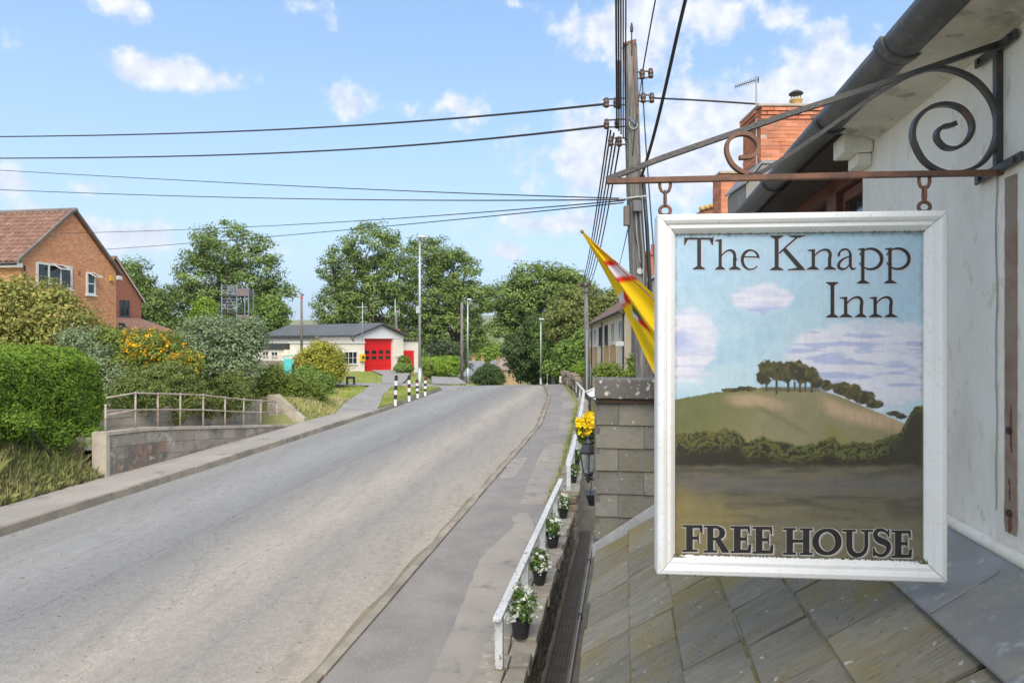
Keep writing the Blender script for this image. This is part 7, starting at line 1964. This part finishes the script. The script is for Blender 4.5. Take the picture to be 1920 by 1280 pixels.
    # dirt in the corners and along the bottom rebate
    edge = np.minimum.reduce([X - 1264, 1731 - X, 1048 - Y, Y - 437])
    col = mixc(col, C(90, 80, 50), sst(9, 0, edge + (n3 - .5) * 10) * .35)
    return np.clip(col * .95, .003, .9)

x0_, x1_ = fwid - .001, SW - fwid + .001; z0_, z1_ = SZ0 + fwid - .001, SZ1 - fwid + .001
NX, NZ = 300, 390
gx_, gz_ = np.meshgrid(np.linspace(x0_, x1_, NX), np.linspace(z0_, z1_, NZ))
PT = SL[None, None, :] + gx_[..., None] * sdx
VX = np.stack([PT[..., 0], PT[..., 1], gz_], -1)
PXX = 960 + 1280 * VX[..., 0] / VX[..., 1]; PYY = 640 + 1280 * (CAMZ - VX[..., 2]) / VX[..., 1]
cols = paint(PXX, PYY)
idx = np.arange(NX * NZ).reshape(NZ, NX)
Fp = np.stack([idx[:-1, :-1].ravel(), idx[:-1, 1:].ravel(), idx[1:, 1:].ravel(), idx[1:, :-1].ravel()], 1)
m, N, L, b, out = nmat('painted_picture')
at = N.new('ShaderNodeAttribute'); at.attribute_name = 'paint'
L.new(at.outputs['Color'], b.inputs['Base Color']); b.inputs['Roughness'].default_value = .42
bump(N, L, b, noise(N, L, gvec(N, L, (1, 1, .15)), 220, 3, .6), .12, .001)
org = np.array([(VX[..., 0].min() + VX[..., 0].max()) / 2, VX[..., 1].mean(), z0_])
me = bpy.data.meshes.new('picture_panel')
me.vertices.add(NX * NZ); me.vertices.foreach_set('co', (VX.reshape(-1, 3) - org).ravel().astype(np.float32))
nf = len(Fp); me.loops.add(nf * 4); me.loops.foreach_set('vertex_index', Fp.ravel().astype(np.int32))
me.polygons.add(nf); me.polygons.foreach_set('loop_start', np.arange(nf, dtype=np.int32) * 4); me.materials.append(m); me.update(calc_edges=True)
ca_ = me.attributes.new('paint', 'FLOAT_COLOR', 'POINT'); ca_.data.foreach_set('color', np.concatenate([cols, np.ones(cols.shape[:2] + (1,))], -1).astype(np.float32).ravel())
panel = place('picture_panel', me, org, sg)

# ---- lettering: each letter cut from strokes and serifs, with its pale drop shadow
INK = pm('sign_black_paint', (.015, .013, .013), (.02, .018, .018), 30, .65, bstr=0)
HALO = pm('sign_lilac_shadow', (.47, .47, .55), (.42, .42, .50), 30, .5, bstr=0); HALO2 = pm('sign_grey_shadow', (.22, .20, .19), (.26, .24, .23), 30, .5, bstr=0); HALO3 = pm('sign_pale_outline', (.50, .47, .43), (.46, .43, .40), 30, .5, bstr=0)
def strokepoly(pts, w):
    pts = np.array(pts, float); w = np.full(len(pts), w, float) if np.isscalar(w) else np.interp(np.linspace(0, 1, len(pts)), np.linspace(0, 1, len(w)), w)
    t = np.gradient(pts, axis=0); t /= np.linalg.norm(t, axis=1)[:, None] + 1e-9; n = np.stack([-t[:, 1], t[:, 0]], 1) * w[:, None] / 2
    return [np.array([pts[i] - n[i], pts[i + 1] - n[i + 1], pts[i + 1] + n[i + 1], pts[i] + n[i]]) for i in range(len(pts) - 1)]
def bez(*p, n=14):
    p = np.array(p, float); t = np.linspace(0, 1, n)[:, None]
    if len(p) == 3: return (1 - t) ** 2 * p[0] + 2 * t * (1 - t) * p[1] + t ** 2 * p[2]
    return (1 - t) ** 3 * p[0] + 3 * t * (1 - t) ** 2 * p[1] + 3 * t * t * (1 - t) * p[2] + t ** 3 * p[3]
def arc(cx, cy, rx, ry, a0, a1, n=26): q = np.radians(np.linspace(a0, a1, n)); return np.stack([cx + rx * np.cos(q), cy - ry * np.sin(q)], 1)
def rect(x0, x1, y0, y1): return [np.array([(x0, y0), (x1, y0), (x1, y1), (x0, y1)], float)]
def foot(xa, xb, sx0, sx1, y, th=2.6, br=4, up_=True):
    s = -1 if up_ else 1
    return [np.array([(xa, y), (xb, y), (xb, y + s * th * .55), (sx1, y + s * (th + br)), (sx0, y + s * (th + br)), (xa, y + s * th * .55)])]
def letter(polys, halo, name='letter', bold=False):
    mb = MB(); k = 0
    def lay(dx, dy, off, m, grow=0):
        nonlocal k
        for p in polys:
            p = np.asarray(p, float)
            if grow:
                c = p.mean(0); d = p - c; p = c + d + np.sign(d) * grow
            a = sum(p[i][0] * p[(i + 1) % len(p)][1] - p[(i + 1) % len(p)][0] * p[i][1] for i in range(len(p)))
            if a < 0: p = p[::-1]
            o = off + (k % 17) * 1.2e-5; k += 1
            T = np.array([spx(q[0] + dx, q[1] + dy, o) for q in p])
            if (np.cross(T[1] - T[0], T[2] - T[0]) @ N3) < 0: T = T[::-1]
            mb.add(T, [tuple(range(len(T)))], m)
    if bold:
        lay(4.2, 3.8, .0006, 2); lay(0.6, .6, .0011, 1, 1.5); lay(0, 0, .0017, 0)
        mb.build(name, [INK, HALO3, HALO2], panel)
    else:
        lay(2.6, 2.0, .0006, 1, .2); lay(0, 0, .0012, 0)
        mb.build(name, [INK, HALO], panel)
def nlet(sl0, sl1, sr0, sr1, top, base, fl, fr_, ser=4):
    p = rect(sl0, sl1, top + 2, base) + rect(sr0, sr1, top + 16, base - 1)
    p += strokepoly(bez((sl1 - 1, top + 13), ((sl1 + sr0) / 2 + 0, top - 5), (sr1 + 3, top - 2), ((sr0 + sr1) / 2, top + 17), n=18), [2.2, 3.2, 5.6, sr1 - sr0])
    p += [np.array([(fl[0] + 1, top + 1.4), (sl1, top), (sl1, top + 5), (sl0, top + 4.6), (fl[0] + 1, top + 2.8)])]
    p += foot(fl[0], fl[1], sl0, sl1, base) + foot(fr_[0], fr_[1], sr0, sr1, base)
    return p
def plet(s0, s1, top, bot, f0, f1, cx, cy, rx, ry):
    p = rect(s0, s1, top + 1, bot) + foot(f0, f1, s0, s1, bot)
    p += [np.array([(f0 + 2, top + 1.8), (s1, top), (s1, top + 5), (s0, top + 4.6), (f0 + 2, top + 3.2)])]
    a = arc(cx, cy, rx, ry, 160, -160, 44)
    p += strokepoly(a, [2.0, 3.2, 5.2, 6.6, 6.6, 5.0, 3.0, 2.0]); return p
# T h e
letter(rect(1284, 1337, 445.6, 449.4) + [np.array([(1283, 444.5), (1286, 446), (1290, 449), (1284.5, 459.5), (1283, 459.5)]), np.array([(1338.5, 443.5), (1337, 459), (1335, 459), (1330, 449), (1335, 446)])] + rect(1307.3, 1314.6, 448, 504) + foot(1299, 1322, 1307.3, 1314.6, 505), HALO)
letter(rect(1347.6, 1353.4, 449, 505) + [np.array([(1341, 450), (1353.4, 448), (1353.4, 453), (1347.6, 453), (1341, 451.6)])] + foot(1341, 1359.5, 1347.6, 1353.4, 505.5) + foot(1367, 1389, 1374.4, 1380.4, 505.5) + rect(1374.4, 1380.4, 483, 505)
       + strokepoly(bez((1352, 481), (1362, 464), (1381, 465), (1377.4, 486), n=18), [2, 3, 5.4, 6]), HALO)
letter(strokepoly(arc(1407.5, 487, 15.6, 18, 8, 322, 44), [2.0, 2.2, 3.2, 5.4, 6.2, 5.4, 3.6, 2.4, 1.6]) + rect(1392, 1423, 480.4, 482.8) + strokepoly(arc(1407.5, 484, 14.4, 15, 4, 60, 8), [5, 3]), HALO)
# K n a p p
letter(rect(1452.6, 1460, 442, 506) + foot(1444, 1469, 1452.6, 1460, 506.5) + foot(1444, 1469, 1452.6, 1460, 441.5, up_=False) + strokepoly([(1461, 475), (1478, 459), (1497, 443)], 3.0) + foot(1479, 1510, 1490, 1498, 441.5, 2.2, 2.4, up_=False)
       + [np.array([(1467, 469), (1473, 464), (1508, 503), (1498, 504.5)])] + foot(1477, 1510, 1496, 1504, 506.5, 2.4, 2.6), HALO)
letter(nlet(1522, 1528.2, 1552.6, 1558.8, 467, 505.5, (1513, 1536), (1545, 1568)), HALO)
letter(strokepoly(bez((1572, 478), (1575, 464), (1597, 462), (1594.4, 482), n=16), [2.4, 4, 3.4, 5.6]) + rect(1591.6, 1597.2, 478, 498) + strokepoly(bez((1594.4, 496), (1595.5, 506), (1601, 505.6), (1605, 502), n=10), [5, 4.4, 1.6]) + [np.array([(1570.5, 475), (1576, 474), (1575, 480), (1571, 481)])]
       + strokepoly(bez((1593, 481), (1570, 486), (1566, 505), (1582, 504.5), n=16), [2.2, 4.4, 6, 4]) + strokepoly(bez((1580, 504.8), (1588, 504), (1591, 499), (1593, 495), n=8), [3.2, 2]), HALO)
letter(plet(1614.6, 1621, 464.6, 531.6, 1606.5, 1630.5, 1632, 485.4, 21.4, 19.2), HALO)
letter(plet(1665.6, 1672, 464, 531.2, 1657.5, 1681.5, 1683, 485, 21.6, 19.2), HALO)
# I n n
letter(rect(1557.3, 1564.4, 530, 594) + foot(1549, 1572, 1557.3, 1564.4, 595) + foot(1549, 1572, 1557.3, 1564.4, 528.6, up_=False), HALO)
letter(nlet(1582.6, 1588.8, 1611.8, 1618, 556, 594.6, (1574, 1598.5), (1603, 1625)), HALO)
letter(nlet(1637.8, 1644, 1667, 1673.2, 556, 594.6, (1629.5, 1654.5), (1659, 1683)), HALO)
# FREE HOUSE (bold)
def Elet(x0, x1, s0, s1, y0, y1):
    ym = (y0 + y1) / 2 - 1
    return (rect(s0, s1, y0, y1) + rect(x0, s0 + 2, y0, y0 + 4.2) + rect(x0, s0 + 2, y1 - 4.2, y1) + rect(s1 - 2, x1 - 4, y0, y0 + 6) + rect(s1 - 2, x1 - 2, y1 - 6.5, y1) + rect(s1 - 2, x1 - 9, ym - 3, ym + 3.4)
            + [np.array([(x1 - 9, y0 + 1), (x1 - 3, y0), (x1 - 2.4, y0 + 15), (x1 - 5, y0 + 15)]), np.array([(x1 - 9, y1 - 1), (x1 - 5, y1 - 16), (x1, y1 - 16.5), (x1 - 1.5, y1)]), np.array([(x1 - 14, ym), (x1 - 8.5, ym - 9), (x1 - 8.5, ym + 9)])])
letter(rect(1286.5, 1299, 983.5, 1033.5) + rect(1279.5, 1288, 983.5, 987.5) + rect(1279, 1308, 1029.5, 1033.8) + rect(1297, 1314, 983.5, 989.5) + [np.array([(1309, 984), (1317, 983.5), (1317.6, 998), (1315, 998)])] + rect(1297, 1309, 1005, 1011) + [np.array([(1305, 1008), (1310.5, 999), (1310.5, 1017)])], HALO2, bold=True)
letter(rect(1326, 1337.5, 984.5, 1035) + rect(1319.5, 1328, 984.5, 988.5) + rect(1319, 1345, 1031, 1035.2) + strokepoly(np.vstack([[(1335, 987)], arc(1341, 998.5, 13, 11.2, 92, -92, 22), [(1335, 1009.8)]]), [5.5, 6, 11, 11, 6, 5]) + [np.array([(1339, 1009), (1350, 1008), (1366, 1032), (1367, 1035.5), (1354, 1035.5)])], HALO2, bold=True)
letter(Elet(1369.5, 1409, 1376, 1388.8, 985.5, 1036), HALO2, bold=True)
letter(Elet(1411, 1450.5, 1417, 1429.6, 986.5, 1037.2), HALO2, bold=True)
letter(rect(1474.5, 1486.8, 989, 1039) + rect(1505.6, 1517.8, 989.5, 1039.5) + rect(1486, 1506, 1010.5, 1016.5) + rect(1468, 1492.5, 989, 993.2) + rect(1468, 1492.5, 1035, 1039.2) + rect(1500, 1524, 989.5, 993.7) + rect(1500, 1524, 1035.5, 1039.7), HALO2, bold=True)
letter(strokepoly(arc(1550.5, 1015, 21.5, 21.8, 90, 450, 48), [6, 8.5, 12, 12.4, 10, 6.5, 8.5, 12, 12.4, 10, 6]), HALO2, bold=True)
letter(rect(1586.6, 1598.2, 992, 1025) + rect(1620.6, 1628, 992.5, 1026) + strokepoly(bez((1592.4, 1022), (1593, 1046), (1623, 1046), (1624.3, 1022), n=20), [11.6, 10, 7.6, 7.2]) + rect(1579.5, 1604.5, 992, 996.2) + rect(1614.5, 1637, 992.5, 996.7), HALO2, bold=True)
letter(strokepoly(bez((1665.5, 1002), (1659, 988), (1637, 990), (1642, 1006), n=16), [3, 6, 7.5, 9]) + strokepoly(bez((1641.4, 1003), (1645, 1017), (1670, 1012), (1665.5, 1029), n=18), [9, 12.4, 12, 9]) + strokepoly(bez((1666, 1027), (1662, 1046), (1640, 1044), (1638.5, 1029), n=16), [9, 7, 6, 3]) + [np.array([(1664, 991.5), (1667.5, 991.5), (1667.5, 1006.5), (1665, 1006.5)]), np.array([(1636.5, 1026), (1639.5, 1026), (1641, 1042), (1636.5, 1042)])], HALO2, bold=True)
letter(Elet(1671.5, 1710.5, 1678, 1690.5, 993.5, 1045), HALO2, bold=True)

# grime and moss specks gathered in the lower corners and along the bottom rebate
rg_ = np.random.default_rng(300)
def specks():
    P_ = []
    for k in range(900):
        u = rg_.random()
        if u < .42: x, z, o = fwid + rg_.random() * (SW - 2 * fwid), SZ0 + fwid + abs(rg_.normal(0, .0025)), .008
        elif u < .70:
            c = rg_.choice([fwid, SW - fwid]); x, z, o = c + rg_.normal(0, .016), SZ0 + fwid + rg_.normal(-.004, .006), .014
        elif u < .85: x, z, o = rg_.random() * SW, SZ0 + abs(rg_.normal(0, .003)), .030
        else: x, z, o = fwid + rg_.random() * (SW - 2 * fwid), SZ1 - fwid - abs(rg_.normal(0, .0025)), .008
        P_.append(spl(np.clip(x, .001, SW - .001), z, o))
    P_ = np.array(P_); n_ = np.tile(N3, (len(P_), 1)) + rg_.normal(0, .3, (len(P_), 3))
    leaf_object('grime', P_, n_, .0055, GRIME, sg, aspect=.7, seed=301)
specks()
# ---- wrought iron bracket
bk = thing('sign_bracket', spx(1880, 320), 'rusty wrought iron scroll bracket carrying the inn sign', 'bracket')
def smooth(px, n=10):
    px = np.array(px, float); out_ = []
    q = np.vstack([2 * px[0] - px[1], px, 2 * px[-1] - px[-2]])
    for i in range(1, len(q) - 2):
        t = np.linspace(0, 1, n, endpoint=False)[:, None]
        out_.append(.5 * ((2 * q[i]) + (-q[i - 1] + q[i + 1]) * t + (2 * q[i - 1] - 5 * q[i] + 4 * q[i + 1] - q[i + 2]) * t ** 2 + (-q[i - 1] + 3 * q[i] - 3 * q[i + 1] + q[i + 2]) * t ** 3))
    return np.vstack(out_ + [px[-1:]])
def ironbar(name, px, w, h, mat, sm=True, taper=None):
    px = smooth(px) if sm else np.array(px, float)
    pts = [spx(p[0], p[1], 0) for p in px]
    ww = w if taper is None else np.interp(np.linspace(0, 1, len(pts)), np.linspace(0, 1, len(taper)), np.array(taper) * w)
    return MB().bar(pts, ww, h, N3).build(name, mat, bk)
ironbar('lower_bar', [(1138, 340), (1400, 334), (1640, 328), (1886, 324)], .017, .026, RUSTY, False)
ironbar('upper_bar', [(1137, 337), (1240, 297), (1480, 214), (1700, 142), (1890, 77), (1925, 52)], .017, .022, DARKM, False)
ironbar('big_scroll', [(1400, 331), (1425, 324), (1460, 303), (1530, 256), (1620, 193), (1690, 150), (1735, 131), (1780, 131), (1825, 150), (1858, 188), (1870, 232), (1862, 275), (1838, 308), (1800, 324), (1765, 322), (1733, 303), (1714, 270), (1711, 245), (1720, 222), (1742, 203), (1770, 196), (1798, 202), (1817, 221), (1822, 243), (1812, 265), (1792, 278), (1772, 277), (1758, 264), (1756, 250), (1766, 239), (1780, 236), (1791, 232)], .0125, .024, DARKM, taper=[1, 1, 1, 1, 1, 1, 1, 1, .9, .9, .9, 1.3])
ironbar('small_scroll', [(1425, 328), (1400, 326), (1376, 312), (1363, 288), (1365, 266), (1381, 253), (1403, 253), (1419, 267), (1420, 283), (1408, 294), (1386, 296)], .0125, .024, RUSTY)
# wall plates at the inn end
ironbar('upright', [(1872, 100), (1872, 310)], .024, .02, DARKM, False)
def wp3(px, py, off):         # on the wall face, a little proud
    Y, z = wpx(px, py); p = LY((WX - off) / CA, Y, z); return p
for (xa, ya, xb, yb3) in ((1838, 122, 1916, 62), (1838, 340, 1926, 292)):
    a, e = wp3(xa, ya, .015), wp3(xb, yb3, .015)
    MB().bar([a, a * .5 + e * .5, e], .03, .012, S.ax).build('wall_plate', DARKM, bk, bevel=.003)
    for f in (.12, .88): c = a + (e - a) * f; MB().tube([c - S.ax * .014, c], .010, 8).build('bolt', DARKM, bk)
e1, e2 = spx(1872, 318), wp3(1890, 318, .01)
# hooks and chain links
def link_ring(name, c, rx, rz, r, ax):
    q = np.linspace(0, 2 * math.pi, 22); V = [c + ax * (rx * math.cos(t)) + np.array([0, 0, rz * math.sin(t)]) for t in q]
    MB().tube(V, r, 8, cap=False).build(name, RUSTY, bk, smooth=True)
for px, yb4, yt in ((1247, 336, 404), (1733, 328, 397)):
    c = spx(px, yb4 + 24); k = 2.27 / 1280
    q = [spx(px - 10, yb4), spx(px - 10, yb4 + 14), spx(px - 7, yb4 + 22), spx(px, yb4 + 27), spx(px + 7, yb4 + 22), spx(px + 10, yb4 + 14), spx(px + 10, yb4)]
    MB().tube(q, .0055, 8).build('hook', RUSTY, bk, smooth=True)
    link_ring('chain_link', spx(px, yb4 + 37), .009, .026, .0048, N3)
    link_ring('chain_link', spx(px, yt - 9), .018, .016, .0058, X3)
    MB().lathe(spx(px, yt), [(.014, -.004), (.014, .004), (.006, .006)], 10).build('eye_plate', RUSTY, bk)

# ================================================================== HAZE
def haze():
    o = MB().box(-6300, 6300, -6300, 6300, -60, 260).build('haze', [], None, kind='stuff', label='thin summer haze filling the valley air', cat='haze') if False else None
    V = np.vstack(MB().box(-7000, 7000, -300, 7000, -40, 330).V)
    mb = MB(); mb.box(-7000, 7000, -300, 7000, -40, 330)
    m = bpy.data.materials.new('thin_haze'); m.use_nodes = True
    N, L = m.node_tree.nodes, m.node_tree.links; N.clear()
    out = N.new('ShaderNodeOutputMaterial'); v = N.new('ShaderNodeVolumePrincipled')
    v.inputs['Color'].default_value = (.80, .88, 1.0, 1); v.inputs['Density'].default_value = .00012; v.inputs['Anisotropy'].default_value = .2
    L.new(v.outputs[0], out.inputs['Volume'])
    mb.build('haze', m, None, kind='stuff', label='thin summer haze filling the valley air', cat='haze')
haze()
